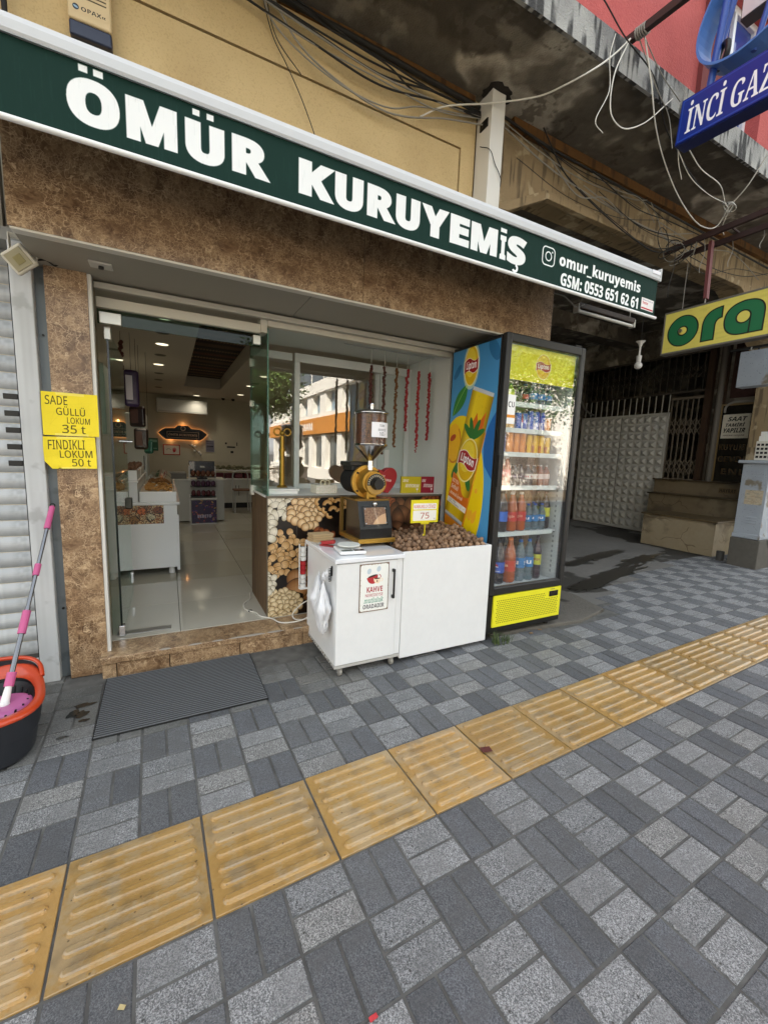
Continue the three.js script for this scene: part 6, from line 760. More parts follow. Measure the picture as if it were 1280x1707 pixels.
  { const n = 48, P0 = []; const pt = (i) => { const t = (i / n) * 6.2832; return [0.42 * Math.cos(t) + 0.16 * Math.sin(t), 0.42 * Math.sin(t)]; }; for (let i = 0; i < n; i++) { const [z0, y0] = pt(i), [z1, y1] = pt(i + 1), w = 0.09; for (const [s, k] of [[1, 0], [0.965, 1]]) { const a = [-w, y0 * s, z0 * s], bb = [w, y0 * s, z0 * s], c = [w, y1 * s, z1 * s], d = [-w, y1 * s, z1 * s]; k ? P0.push(...a, ...c, ...bb, ...a, ...d, ...c) : P0.push(...a, ...bb, ...c, ...a, ...c, ...d); } for (const x of [-w, w]) P0.push(x, y0, z0, x, y1, z1, x, y1 * 0.965, z1 * 0.965, x, y0, z0, x, y1 * 0.965, z1 * 0.965, x, y0 * 0.965, z0 * 0.965); } const g = new THREE.BufferGeometry(); g.setAttribute('position', new THREE.BufferAttribute(new Float32Array(P0), 3)); g.computeVertexNormals(); part('band', g, M('#4f7cc0', 0.35, { side: THREE.DoubleSide }), ov); part('strut', [rod([0, -0.42, -0.1], [0, 0.5, 0.1], 0.018), rod([0.05, -0.2, -0.36], [0.05, 0.1, -0.3], 0.03)], M('#2c4f9f', 0.4), ov); part('lamp_ring', new THREE.TorusGeometry(0.07, 0.02, 8, 20).rotateY(0.9).translate(0, -0.3, -0.3), MT.black, ov); }
  const ws = thing('white_sign', 'white lightbox sign with a dark blue letter at the top right corner', 'sign', [4.38, 4.78, -0.55], 0); const wt = ctex(256, 256, (c) => { c.fillStyle = '#dfe0e2'; c.fillRect(0, 0, 256, 256); c.fillStyle = '#1c2a6b'; fit(c, 'O', 60, 30, 200, 225, 'bold SZ serif', 6); }); board('face', 0.5, 0.5, 0.006, wt, ws, [-0.05, 0.25, 0.25], -Math.PI / 2, MT.cream, 0.4); part('casing', rbx(-0.045, 0.06, -0.01, 0.51, -0.01, 0.51, 0.005), M('#3a3a3c', 0.5), ws); part('bracket', bar([0.0, 0.5, 0.1], [0.0, 0.55, -0.9], 0.03, 0.03), MT.rust, ws);
  const gb = thing('blank_sign', 'blank pale grey metal lightbox hanging at the right edge', 'sign'); part('casing', rbx(6.88, 7.05, 2.4, 2.84, -1.36, -0.4, 0.006), MT.rustMetal, gb); part('top_rail', [bar([6.9, 2.88, -1.48], [6.9, 2.88, -0.4], 0.03, 0.03), rod([6.95, 2.84, -1.2], [6.95, 2.88, -1.2], 0.01), rod([6.95, 2.84, -0.6], [6.95, 2.88, -0.6], 0.01)], MT.darkSteel, gb); part('shackle', new THREE.TorusGeometry(0.025, 0.007, 8, 16).translate(6.9, 2.86, -1.25), MT.cableGrey, gb);
  const rb = thing('roof_bracket', 'dark steel bar projecting from the slab edge wrapped with wire', 'bracket'); part('arm', bar([3.4, 4.43, -0.86], [3.36, 4.33, -0.2], 0.04, 0.05), MT.rust, rb); part('wire_wrap', [0, 1, 2, 3, 4].map((i) => new THREE.TorusGeometry(0.034, 0.006, 6, 16).translate(3.395, 4.41 - i * 0.002, -0.73 + i * 0.016)), MT.cableGrey, rb);
}
// fluorescent lamp under the awning end, bulb in the passage, siren, boxed pipe
{
  const t = thing('tube_lamp', 'unlit fluorescent tube lamp hanging under the awning end', 'lamp', [3.585, 2.575, -0.9]); part('batten', rbx(-0.36, 0.36, 0.0, 0.04, -0.03, 0.03, 0.006), M('#6a5138', 0.6, { map: woodMap }), t); part('tube', rod([-0.35, -0.02, 0.01], [0.35, -0.02, 0.01], 0.013, 14), M('#c9c8bf', 0.3), t); parts('end_cap', [rbx(-0.365, -0.345, -0.035, 0.03, -0.02, 0.03, 0.003), rbx(0.345, 0.365, -0.035, 0.03, -0.02, 0.03, 0.003)], M('#a9a79d', 0.5), t); parts('hanger', [rod([-0.3, 0.04, 0], [-0.3, 0.33, 0], 0.003), rod([0.32, 0.04, 0], [0.32, 0.33, 0], 0.003)], MT.cableGrey, t); part('cord', tube([[-0.3, 0.03, 0.03], [-0.38, 0.0, 0.02], [-0.5, 0.06, 0.0], [-0.62, 0.07, -0.02]], 0.005, 30), MT.cableGrey, t);
  const b = thing('hanging_bulb', 'unlit white bulb on a cord in the dark passage', 'bulb', [6.12, 2.72, -2.2]); part('bulb_glass', new THREE.SphereGeometry(0.05, 18, 14).translate(0, 0.0, 0), M('#dcd9d2', 0.3), b); part('socket', [cyl(0.028, 0.034, 0.09, 0, 0.04, 0, 14), cyl(0.012, 0.012, 0.12, 0, 0.13, 0, 10), lathe([[0.014, 0.25], [0.03, 0.29], [0.06, 0.32]], 0, 0, 0, 18)], M('#d9d6cf', 0.4, { side: THREE.DoubleSide }), b); part('cord', rod([0, 0.31, 0], [0, 1.27, 0], 0.004, 6), MT.cableBlack, b);
  const s = thing('alarm_siren', 'beige alarm siren box on the wall above the awning', 'siren', [-0.06, 3.5, -1.5]); part('case', [rbx(0, 0.19, 0.03, 0.34, 0, 0.075, 0.012, 3)], M('#cdb78d', 0.5), s); part('blue_base', rbx(0.002, 0.188, -0.04, 0.03, 0.002, 0.07, 0.01), M('#1d2740', 0.35), s); for (let i = 0; i < 9; i++) part('slot', rbx(0.02, 0.17, 0.135 + i * 0.018, 0.141 + i * 0.018, 0.074, 0.0765, 0.001, 1), M('#4d4432', 0.7), s);
  const ot = ctex(256, 64, (c) => { c.fillStyle = '#cdb78d'; c.fillRect(0, 0, 256, 64); c.fillStyle = '#23293a'; c.beginPath(); c.arc(34, 32, 22, 0, 7); c.fill(); c.fillStyle = '#8fb0c8'; c.beginPath(); c.ellipse(34, 32, 17, 8, 0.3, 0, 7); c.fill(); c.fillStyle = '#2b2418'; fit(c, 'OPAX«', 70, 16, 240, 48, 'bold SZ sans-serif'); }); const og = new THREE.PlaneGeometry(0.16, 0.04); og.translate(0.095, 0.085, 0.0765); part('maker_mark', og, M('#ffffff', 0.5, { map: ot }), s);
  solo('wall_pipe', 'dark thin pipe at the upper left corner beside the siren', 'pipe', rod([-0.32, 2.95, -1.46], [-0.32, 4.17, -1.46], 0.012), MT.cableBlack);
  const bp = thing('boxed_pipe', 'white boxed downpipe running up to the slab', 'pipe casing'); part('casing', rbx(2.61, 2.74, 2.95, 4.175, -1.5, -1.325, 0.004), M('#d9d7d0', 0.5), bp); part('clip', rbx(2.6, 2.615, 3.93, 3.99, -1.45, -1.36, 0.003), MT.darkSteel, bp);
  solo('slab_break', 'dark broken hole in the slab round the boxed pipe', 'damage', (() => { const g = new THREE.IcosahedronGeometry(0.1, 3), p = g.attributes.position; for (let i = 0; i < p.count; i++) { const k = 0.7 + 0.5 * vn(p.getX(i) * 30 + 20, p.getZ(i) * 30 + p.getY(i) * 10 + 20, 64); p.setXYZ(i, p.getX(i) * k * 1.25, p.getY(i) * 0.16, p.getZ(i) * k); } g.computeVertexNormals(); g.translate(2.68, 4.178, -1.36); return g; })(), M('#2a251f', 1));
}
// ---------- wires ----------
{
  const W = (name, label, pts, r, m) => solo(name, label, 'wire', tube(pts, r, pts.length * 12, 6), m);
  W('service_cable', 'long white cable from the wall across the slab to the bracket', [[2.056, 3.854, -1.46], [2.249, 3.98, -1.44], [2.596, 4.049, -1.31], [2.892, 4.085, -1.12], [2.95, 4.061, -0.95], [3.005, 4.05, -0.765], [3.2, 4.22, -0.75], [3.333, 4.362, -0.74]], 0.006, MT.cableWhite);
  W('conduit', 'thick black conduit along the top of the beige wall', [[-2, 4.19 - 0.04, -1.47], [1.393, 4.15, -1.47], [1.566, 4.146, -1.47], [2.046, 4.132, -1.47], [2.6, 4.118, -1.47]], 0.019, MT.cableBlack);
  W('conduit', 'black conduit along the top of the passage lintel', [[2.75, 4.13, -1.44], [3.272, 4.08, -1.44], [4.076, 4.06, -1.44], [5.061, 4.04, -1.44], [6.161, 4.02, -1.44], [7.5, 4.0, -1.44]], 0.011, MT.cableBlack);
  const bd = thing('wire_bundle', 'sagging bundle of dark wires on the beige wall', 'wires');
  for (const p of [[[0.5, 4.1, -1.45], [0.961, 4.088, -1.45], [1.222, 4.052, -1.44], [1.602, 4.03, -1.44], [2.033, 4.039, -1.44], [2.6, 4.063, -1.45]], [[0.6, 4.15, -1.45], [1.071, 4.139, -1.45], [1.384, 4.089, -1.44], [1.737, 4.079, -1.44], [2.137, 4.048, -1.44], [2.6, 4.076, -1.45]], [[0.7, 4.17, -1.45], [1.146, 4.165, -1.45], [1.512, 4.085, -1.44], [1.785, 4.054, -1.44], [1.985, 3.982, -1.44], [2.6, 4.055, -1.45]]]) part('strand', tube(p, 0.006, 60), MT.cableBlack, bd);
  for (let k = 0; k < 4; k++) { const d = rr(-0.05, 0.03); part('strand', tube([[0.6 + k * 0.1, 4.1 + d, -1.45], [1.2, 4.04 + d + rr(-0.04, 0.03), -1.435], [1.7, 3.99 + d + rr(-0.05, 0.04), -1.43], [2.2, 4.0 + d + rr(-0.03, 0.04), -1.435], [2.6, 4.05 + d * 0.4, -1.45]], rr(0.004, 0.007), 60), k % 2 ? MT.cableGrey : MT.cableBlack, bd); }
  W('grey_wire', 'grey wire sagging in a long curve on the beige wall', [[0.909, 4.17, -1.46], [0.95, 4.02, -1.45], [1.013, 3.944, -1.44], [1.222, 3.843, -1.43], [1.516, 3.784, -1.43], [1.791, 3.796, -1.43], [2.041, 3.902, -1.44], [2.6, 4.04, -1.46]], 0.005, MT.cableGrey);
  W('grey_wire', 'lower grey wire ending at the boxed pipe', [[0.945, 4.17, -1.46], [1.146, 3.919, -1.44], [1.472, 3.793, -1.43], [1.745, 3.76, -1.43], [1.939, 3.792, -1.43], [2.252, 3.9, -1.44], [2.605, 3.97, -1.42]], 0.006, MT.cableGrey);
  W('thin_wire', 'thin black wire dropping straight down behind the awning', [[0.898, 4.17, -1.46], [0.981, 3.913, -1.46], [1.067, 3.791, -1.46], [1.174, 3.621, -1.46], [1.32, 3.3, -1.46], [1.4, 3.0, -1.46]], 0.003, MT.cableBlack);
  W('thin_wire', 'short thin black wire beside the straight one', [[0.927, 4.17, -1.46], [0.999, 3.921, -1.46], [1.161, 3.771, -1.46]], 0.003, MT.cableBlack);
  W('thin_wire', 'black wire curling across the boxed pipe', [[2.6, 3.82, -1.43], [2.6, 3.72, -1.3], [2.66, 3.66, -1.315], [2.735, 3.55, -1.315], [2.75, 3.45, -1.4]], 0.003, MT.cableBlack);
  W('loop_wire', 'white wire loop hanging from the bracket below the slab', [[3.323, 4.346, -0.74], [3.198, 4.063, -0.74], [3.21, 3.841, -0.74], [3.334, 3.796, -0.74], [3.566, 3.902, -0.74], [3.893, 4.194, -0.74]], 0.0045, MT.cableWhite);
  W('loop_wire', 'short broken white wire hanging free under the slab', [[3.2, 4.35, -0.76], [3.14, 4.17, -0.74], [3.167, 3.976, -0.74], [3.058, 3.729, -0.74], [3.142, 3.694, -0.74]], 0.003, MT.cableWhite);
  W('loop_wire', 'long white wire drooping past the blue sign in a deep loop', [[3.424, 4.4, -0.7], [3.562, 4.141, -0.7], [3.74, 3.958, -0.75], [4.094, 3.829, -0.85], [4.585, 3.715, -0.95], [5.004, 3.68, -1.0], [5.261, 3.758, -1.0], [5.229, 3.873, -0.9], [5.18, 3.968, -0.75], [5.13, 4.144, -0.6], [5.1, 4.4, -0.4]], 0.005, MT.cableWhite);
  W('street_wire', 'black wire slanting down past the slab edge to the knot', [[2.6, 4.5, -0.7], [2.945, 4.42, -0.7], [3.241, 4.326, -0.72], [3.618, 4.216, -0.72], [3.95, 4.043, -0.8], [4.644, 3.832, -0.85], [5.191, 3.889, -0.9]], 0.005, MT.cableBlack);
  W('street_wire', 'grey wire dropping to the left end of the blue sign', [[3.374, 4.4, -0.72], [3.668, 4.156, -0.72], [3.869, 4.068, -0.74], [3.965, 3.87, -0.74]], 0.004, MT.cableGrey);
  W('street_wire', 'grey wire running along the slab edge to the blue sign', [[3.4, 4.45, -0.72], [3.68, 4.28, -0.72], [3.98, 4.2, -0.73]], 0.004, MT.cableGrey);
  W('street_wire', 'pair of pale wires falling below the blue sign to the knot', [[4.1, 3.9, -0.7], [4.4, 3.87, -0.75], [4.832, 3.889, -0.8], [5.109, 3.856, -0.88], [5.215, 3.842, -0.9], [5.35, 3.774, -1.0], [5.6, 3.8, -1.1]], 0.004, MT.cableWhite);
  W('street_wire', 'thin white wire from the sign corner to the knot', [[4.02, 3.9, -0.74], [4.309, 3.8, -0.78], [4.687, 3.79, -0.82], [5.17, 3.883, -0.9]], 0.0035, MT.cableWhite);
  W('street_wire', 'short wire tail hanging under the sign corner', [[4.04, 3.9, -0.74], [4.1, 3.828, -0.76], [4.204, 3.74, -0.78]], 0.0035, MT.cableWhite);
  const kn = thing('wire_knot', 'tangled knot of wires below the blue sign', 'wires'); for (let k = 0; k < 4; k++) part('coil', new THREE.TorusGeometry(rr(0.03, 0.06), 0.004, 6, 20).rotateX(rr(-1, 1)).rotateY(rr(-1, 1)).translate(5.21 + rr(-0.03, 0.03), 3.86 + rr(-0.03, 0.03), -0.9), k % 2 ? MT.cableWhite : MT.cableGrey, kn);
  const tg = thing('wire_tangle', 'tangle of old wires running along the passage lintel to the bracket', 'wires');
  for (const p of [[[3.228, 4.16, -1.4], [3.536, 3.926, -1.42], [3.921, 3.788, -1.42], [4.591, 3.64, -1.42], [4.992, 3.6, -1.4], [5.249, 3.68, -1.3]], [[2.75, 4.081, -1.42], [3.266, 3.984, -1.42], [3.733, 3.937, -1.42], [4.525, 3.987, -1.42], [4.756, 4.05, -1.43]], [[2.75, 4.051, -1.42], [3.425, 3.891, -1.42], [4.462, 3.804, -1.42], [5.144, 3.767, -1.4], [5.46, 3.7, -1.35]], [[3.1, 4.094, -1.43], [3.758, 3.849, -1.42], [4.305, 3.711, -1.42], [4.91, 3.62, -1.4], [5.249, 3.66, -1.2]], [[4.825, 4.05, -1.43], [4.959, 3.942, -1.43], [5.091, 3.754, -1.4], [5.25, 3.7, -1.3]], [[5.0, 3.9, -1.42], [5.8, 3.85, -1.42], [6.5, 3.95, -1.42], [7.2, 3.8, -1.42]], [[5.2, 3.75, -1.4], [5.9, 3.6, -1.42], [6.6, 3.8, -1.42], [7.4, 3.9, -1.42]], [[5.4, 3.7, -1.4], [6.2, 3.7, -1.42], [6.9, 3.78, -1.43], [7.5, 3.95, -1.43]]]) part('strand', tube(p, rr(0.003, 0.006), 70), [MT.cableBlack, MT.cableGrey][Math.floor(rnd() * 1.6)], tg);
  for (let k = 0; k < 9; k++) { const x0 = rr(2.8, 4.4), x1 = x0 + rr(0.8, 2.2), y0 = rr(3.85, 4.12), sag = rr(0.05, 0.25); part('strand', tube([[x0, y0, -1.43], [mix(x0, x1, 0.3), y0 - sag, -1.42 + rr(0, 0.06)], [mix(x0, x1, 0.65), y0 - sag * rr(0.6, 1.2), -1.42 + rr(0, 0.06)], [x1, rr(3.75, 4.08), -1.42]], rr(0.0025, 0.005), 60), k % 3 ? MT.cableBlack : MT.cableGrey, tg); }
  for (let k = 0; k < 7; k++) part('coil', new THREE.TorusGeometry(rr(0.05, 0.12), 0.004, 6, 24).rotateX(rr(-1.2, 1.2)).rotateY(rr(-1.2, 1.2)).translate(5.05 + rr(-0.15, 0.3), 3.62 + rr(-0.07, 0.07), -1.3 + rr(-0.08, 0.1)), k % 3 ? MT.cableBlack : MT.cableGrey, tg);
  for (const [x, z, l, c] of [[5.25, -1.1, 0.35, 1], [5.3, -1.25, 0.5, 0], [5.46, -0.95, 0.3, 1], [5.1, -1.3, 0.55, 0], [5.46, -0.7, 0.22, 1]]) part('loose_end', tube([[x, 3.68, z], [x + 0.02, 3.68 - l * 0.4, z + 0.01], [x - 0.02, 3.68 - l * 0.8, z], [x - 0.05, 3.68 - l, z + 0.02]], 0.0035, 24), c ? MT.cableGrey : MT.cableBlack, tg);
}
// ---------- inside the shop ----------
const IW = M('#d9dad6', 0.45), IK = 1.17; // wall items were measured on a nearer plane
const iw = (x) => 0.33 + (x - 0.33) * IK, ih = (y) => 1.366 + (y - 1.366) * IK;
{
  // recessed ceiling lights: lit discs, each with its lamp
  const spots = [[0.335, -2.75, 1], [0.305, -3.82, 1], [0.25, -5.12, 1], [-0.27, -5.12, 1], [0.9, -8.4, 1], [1.67, -7.57, 1], [1.635, -6.24, 1]], word = ['nearest the doorway', 'second from the doorway', 'third from the doorway', 'nearest the left wall', 'above the wall air conditioner', 'far right before the back wall', 'right of the woven ceiling panel'];
  spots.forEach(([x, z], i) => {
    const t = thing('ceiling_spotlight', 'lit round recessed ceiling light ' + word[i], 'ceiling light', [x, CE, z], 0, 'recessed lights in the shop ceiling');
    part('trim_ring', new THREE.TorusGeometry(0.068, 0.007, 8, 28).rotateX(Math.PI / 2), M('#d6d3c8', 0.4), t); part('lamp_disc', cyl(0.062, 0.062, 0.004, 0, -0.004, 0, 28), M('#fff3cf', 0.5, { emissive: new THREE.Color(1, 0.9, 0.62), emissiveIntensity: 0.32 }), t);
    const l = new THREE.SpotLight(new THREE.Color(1, 0.88, 0.68), 0.17, 0, 1.25, 0.8, 2); l.position.set(0, -0.02, 0); l.target.position.set(0, -2, 0); l.shadow.radius = 3; l.name = 'lamp'; t.add(l, l.target);
  });
  [[0.315, -3.3], [0.28, -4.45], [0.24, -5.9], [0.22, -6.6], [0.2, -7.6]].forEach(([x, z], i) => { const t = thing('ceiling_speaker', 'round dark unlit ceiling fitting, ' + ['first', 'second', 'third', 'fourth', 'fifth'][i] + ' from the doorway', 'ceiling fitting', [x, CE, z]); part('ring', new THREE.TorusGeometry(0.06, 0.006, 8, 24).rotateX(Math.PI / 2), M('#8d887b', 0.6), t); part('mesh_disc', cyl(0.056, 0.056, 0.004, 0, -0.004, 0, 24), M('#5b574d', 0.7), t); });
  const ac = thing('air_conditioner', 'white wall air conditioner on the shop back wall', 'air conditioner', [iw(0.585), ih(1.99), BW]); part('body', rbx(-0.5, 0.5, 0.0, 0.3, 0, 0.22, 0.03, 4), P('#e3e4e0', 0.2, { clearcoat: 0.5 }), ac); part('vent_flap', rbx(-0.46, 0.46, 0.012, 0.05, 0.2, 0.222, 0.006), M('#c3c4c0', 0.4), ac);
  const sg = thing('wall_sign', 'black shop name sign glowing orange on the back wall', 'sign', [iw(0.59), ih(1.63), BW + 0.05]);
  const sh = []; const half = [[0.0, 0.17], [0.1, 0.17], [0.16, 0.11], [0.34, 0.1], [0.4, 0.07], [0.48, 0.0], [0.4, -0.09], [0.34, -0.13], [0.0, -0.13]]; for (const p of half) sh.push(p); for (const p of half.slice(0, -1).reverse()) sh.push([-p[0], p[1]]);
  const bg = extrude(sh.reverse(), 0.015, 0.003); part('plate', muv(bg), M('#0d0c0c', 0.4), sg);
  const glow = extrude(half.map(([x, y]) => [x * 1.03, y * 1.08]).concat(half.slice(0, -1).reverse().map(([x, y]) => [-x * 1.03, y * 1.08])).reverse(), 0.006); glow.translate(0, 0, -0.02); part('glow_rim', glow, M('#ffb060', 0.5, { emissive: new THREE.Color(1, 0.42, 0.12), emissiveIntensity: 0.12 }), sg);
  const st = ctex(768, 220, (c, W, H) => { c.fillStyle = '#0d0c0c'; c.fillRect(0, 0, W, H); c.strokeStyle = '#c7a98f'; c.lineWidth = 6; c.strokeRect(60, 40, W - 120, H - 60); c.fillStyle = '#c9a488'; fit(c, 'ÖMÜR KURUYEMİŞ', 90, 80, W - 90, 165, 'SZ serif', 2); }); const sp = new THREE.PlaneGeometry(0.74, 0.17); sp.translate(0, -0.02, 0.0195); part('lettering', sp, M('#ffffff', 0.5, { map: st }), sg); part('emblem', new THREE.TorusGeometry(0.045, 0.008, 8, 20).translate(0, 0.11, 0.02), M('#b99a80', 0.4), sg);
  for (const [x, y] of [[0.25, -0.16], [-0.25, -0.16], [0, 0.2]]) { const pl = new THREE.PointLight(new THREE.Color(1, 0.45, 0.15), 0.0025); pl.position.set(x, y, 0.0); pl.name = 'sign_glow'; sg.add(pl); }
  const pic = (label, x0, y1, x1, y0, draw, name = 'wall_poster') => tag(board(name, (x1 - x0) * IK, (y1 - y0) * IK, 0.01, ctex(200, Math.round(200 * (y1 - y0) / (x1 - x0)), draw), scene, [iw((x0 + x1) / 2), ih((y0 + y1) / 2), BW + 0.006], 0, MT.white, 0.5), label, 'poster');
  pic('small green poster on the shop back wall', 0.021, 1.526, 0.17, 1.295, (c, W, H) => { c.fillStyle = '#2f6b56'; c.fillRect(0, 0, W, H); c.fillStyle = '#8fc0ad'; c.fillRect(24, 40, W - 48, 60); c.fillRect(30, H - 70, W - 60, 24); });
  pic('red framed picture with a red hand print', 0.246, 1.421, 0.53, 1.226, (c, W, H) => { c.fillStyle = '#c0392b'; c.fillRect(0, 0, W, H); c.fillStyle = '#e7e2d8'; c.fillRect(12, 12, W - 24, H - 24); c.fillStyle = '#c0182c'; c.beginPath(); c.ellipse(130, H * 0.6, 16, 20, 0, 0, 7); c.fill(); for (let i = 0; i < 5; i++) c.fillRect(112 + i * 9, H * 0.28 + Math.abs(i - 2) * 6, 6, 30); c.strokeStyle = '#7a8a80'; c.lineWidth = 5; c.beginPath(); c.arc(66, H * 0.55, 22, 3.2, 6.2); c.stroke(); });
  pic('small grey poster right of the glowing sign', 0.979, 1.53, 1.131, 1.305, (c, W, H) => { c.fillStyle = '#8d8a9c'; c.fillRect(0, 0, W, H); c.fillStyle = '#2d2b3c'; for (let i = 0; i < 5; i++) c.fillRect(20, 30 + i * 52, W - 40, i === 2 ? 34 : 14); });
  const dec = thing('wall_decal', 'black good luck letters stuck on the shop back wall', 'decal', [iw(1.45), ih(1.4), BW]); part('decal_letters', [rbx(-0.14, -0.1, 0.08, 0.12, 0.001, 0.006, 0.001), rbx(-0.1, 0.08, 0.0, 0.035, 0.001, 0.006, 0.001), rbx(-0.02, 0.04, -0.12, -0.07, 0.001, 0.006, 0.001), rbx(0.11, 0.13, 0.05, 0.13, 0.001, 0.006, 0.001)], MT.black, dec);
  const br = thing('flower_branch', 'dark branch with white flowers fixed on the back wall', 'decoration', [iw(0.78), ih(1.35), BW + 0.03]); part('branch', tube([[-0.12, 0.1, 0], [-0.04, 0.04, 0.01], [0.05, -0.05, 0.01], [0.13, -0.15, 0]], 0.006, 30), MT.black, br); parts('flower', [[-0.05, 0.08], [0.01, 0.06], [0.0, -0.04], [0.09, -0.06], [0.12, -0.1]].map(([x, y]) => new THREE.IcosahedronGeometry(0.028, 1).scale(1, 1, 0.5).translate(x, y, 0.01)), MT.white, br);
  for (const [x, l] of [[1.42, 'left of two small dark dome cameras under the ceiling'], [1.62, 'right of two small dark dome cameras under the ceiling']]) { const c = thing('dome_camera', l, 'camera', [x, CE, BW + 0.5], 0, 'dome cameras'); part('base', cyl(0.04, 0.04, 0.02, 0, -0.02, 0, 16), M('#cfcdc4', 0.5), c); part('dome', new THREE.SphereGeometry(0.036, 16, 10).translate(0, -0.03, 0), P('#141414', 0.1), c); }
}
{
  // serving counters on the left, bins with domes
  const c = thing('serving_counter', 'white serving counter with nut photo strip inside the shop', 'counter');
  part('carcass', rbx(-0.5, 0.375, 0.2, 0.82, -4.6, -2.97, 0.004), MT.whiteGloss, c); part('front_panel', rbx(-0.5, 0.39, 0.2, 0.815, -2.968, -2.952, 0.003), MT.whiteGloss, c); part('side_panel', rbx(0.378, 0.405, 0.165, 0.72, -4.6, -2.965, 0.003), MT.whiteGloss, c); part('worktop', rbx(-0.5, 0.415, 0.82, 0.845, -4.62, -2.93, 0.004), MT.whiteGloss, c); for (const [x, z] of [[-0.15, -3.02], [0.33, -3.02], [-0.15, -4.5], [0.33, -4.5]]) part('leg', cyl(0.028, 0.024, 0.07, x, FL, z, 16), MT.white, c);
  const nt = ctex(768, 256, (x, W, H) => { x.fillStyle = '#4a3424'; x.fillRect(0, 0, W, H); for (let i = 0; i < 1500; i++) { x.fillStyle = ['#c9a574', '#8a5a34', '#e1cfa4', '#b5652c', '#5a4030', '#d6b889'][i % 6]; x.beginPath(); x.ellipse(rnd() * W, rnd() * H, rr(5, 13), rr(4, 8), rnd() * 3, 0, 7); x.fill(); } for (const [a, b, cc] of [[120, 90, '#d98040'], [420, 80, '#d9743a'], [560, 160, '#cfc4a0'], [300, 190, '#a37a4a'], [680, 70, '#8a4a2a']]) { x.fillStyle = '#1d130c'; x.beginPath(); x.ellipse(a, b, 80, 52, 0, 0, 7); x.fill(); for (let i = 0; i < 120; i++) { const t = rnd() * 6.3, q = Math.sqrt(rnd()); x.fillStyle = cc; x.globalAlpha = rr(0.6, 1); x.beginPath(); x.ellipse(a + 70 * q * Math.cos(t), b + 44 * q * Math.sin(t), 8, 6, t, 0, 7); x.fill(); } x.globalAlpha = 1; } });
  board('nut_photo', 0.4, 0.175, 0.003, nt, c, [0.075, 0.727, -2.949], 0, MT.white, 0.4);
  const bin = (label, x, y, z, w, d) => { const b = thing('nut_bin', label, 'nut bin', [x, y, z], 0, 'domed nut bins'); part('tray', rbx(-w / 2, w / 2, 0, 0.1, -d / 2, d / 2, 0.006), MT.whiteGloss, b); const g = new THREE.CylinderGeometry(w * 0.45, w * 0.45, d * 0.95, 24, 1, true, -Math.PI / 2, Math.PI); g.rotateX(-Math.PI / 2); g.translate(0, 0.1, 0); part('dome', g, P('#e6e0cf', 0.03, { transmission: 1, thickness: 0, side: THREE.DoubleSide }), b); const n = []; for (let i = 0; i < 90; i++) n.push(new THREE.IcosahedronGeometry(0.016, 0).scale(1.4, 0.8, 1).rotateY(rnd() * 6).translate(rr(-w * 0.36, w * 0.36), 0.105 + rr(0, 0.03), rr(-d * 0.4, d * 0.45))); part('nuts', n, M(['#b98a4e', '#8a5f34'][label.length % 2], 0.6), b).userData.kind = 'stuff'; };
  bin('front domed nut bin on the serving counter', 0.235, 0.845, -3.35, 0.31, 0.8); bin('rear domed nut bin on the serving counter', 0.235, 0.845, -4.2, 0.31, 0.78);
  const r = thing('raised_shelf', 'white stepped shelf unit at the left of the serving counter', 'shelf'); part('riser', rbx(-0.07, 0.065, 0.845, 1.03, -4.5, -2.97, 0.004), MT.whiteGloss, r); part('top_shelf', rbx(-0.1, 0.075, 1.03, 1.045, -4.55, -2.93, 0.003), MT.whiteGloss, r);
  const bx2 = (label, z) => { const b = thing('nut_bin', label, 'nut bin', [0.0, 1.045, z], 0, 'domed nut bins'); part('tray', rbx(-0.065, 0.065, 0, 0.095, -0.3, 0.3, 0.005), MT.whiteGloss, b); const n = []; for (let i = 0; i < 50; i++) n.push(new THREE.IcosahedronGeometry(0.018, 0).rotateY(rnd() * 6).translate(rr(-0.05, 0.05), 0.1 + rr(0, 0.03), rr(-0.28, 0.28))); part('nuts', n, M('#6b4a34', 0.6), b).userData.kind = 'stuff'; }; bx2('upper nut bin nearest the glass door', -3.28); bx2('upper nut bin farther along the shelf', -3.95);
  const lc = thing('side_cabinet', 'white side cabinet behind the glass door', 'cabinet'); part('carcass', rbx(-0.6, -0.1, 0.2, 0.96, -3.5, -2.9, 0.004), MT.whiteGloss, lc); part('worktop', rbx(-0.6, -0.09, 0.96, 0.98, -3.5, -2.88, 0.004), MT.whiteGloss, lc); part('leg', cyl(0.028, 0.024, 0.07, -0.16, FL, -2.95, 16), MT.white, lc); part('top_tray', rbx(-0.6, -0.1, 0.98, 1.09, -3.5, -2.9, 0.004), MT.whiteGloss, lc);
  const uc = thing('wall_cupboard', 'white wall cupboard high beside the glass door', 'cupboard'); part('body', rbx(-0.64, -0.08, 1.45, 1.97, -2.75, -2.3, 0.004), M('#c9c9c3', 0.5), uc); part('door', rbx(-0.63, -0.085, 1.46, 1.96, -2.3, -2.285, 0.003), M('#d2d2cc', 0.45), uc);
  const tc = thing('tall_cupboard', 'tall pale cupboard against the left wall of the shop', 'cupboard'); part('body', rbx(-0.62, 0.07, 0.14, 1.81, -5.9, -5.1, 0.004), M('#bfc4c0', 0.5), tc); part('door', rbx(-0.26, 0.066, 0.16, 1.8, -5.098, -5.08, 0.003), M('#c6cbc7', 0.45), tc); part('handle', rbx(0.03, 0.04, 1.05, 1.24, -5.078, -5.06, 0.003), MT.black, tc);
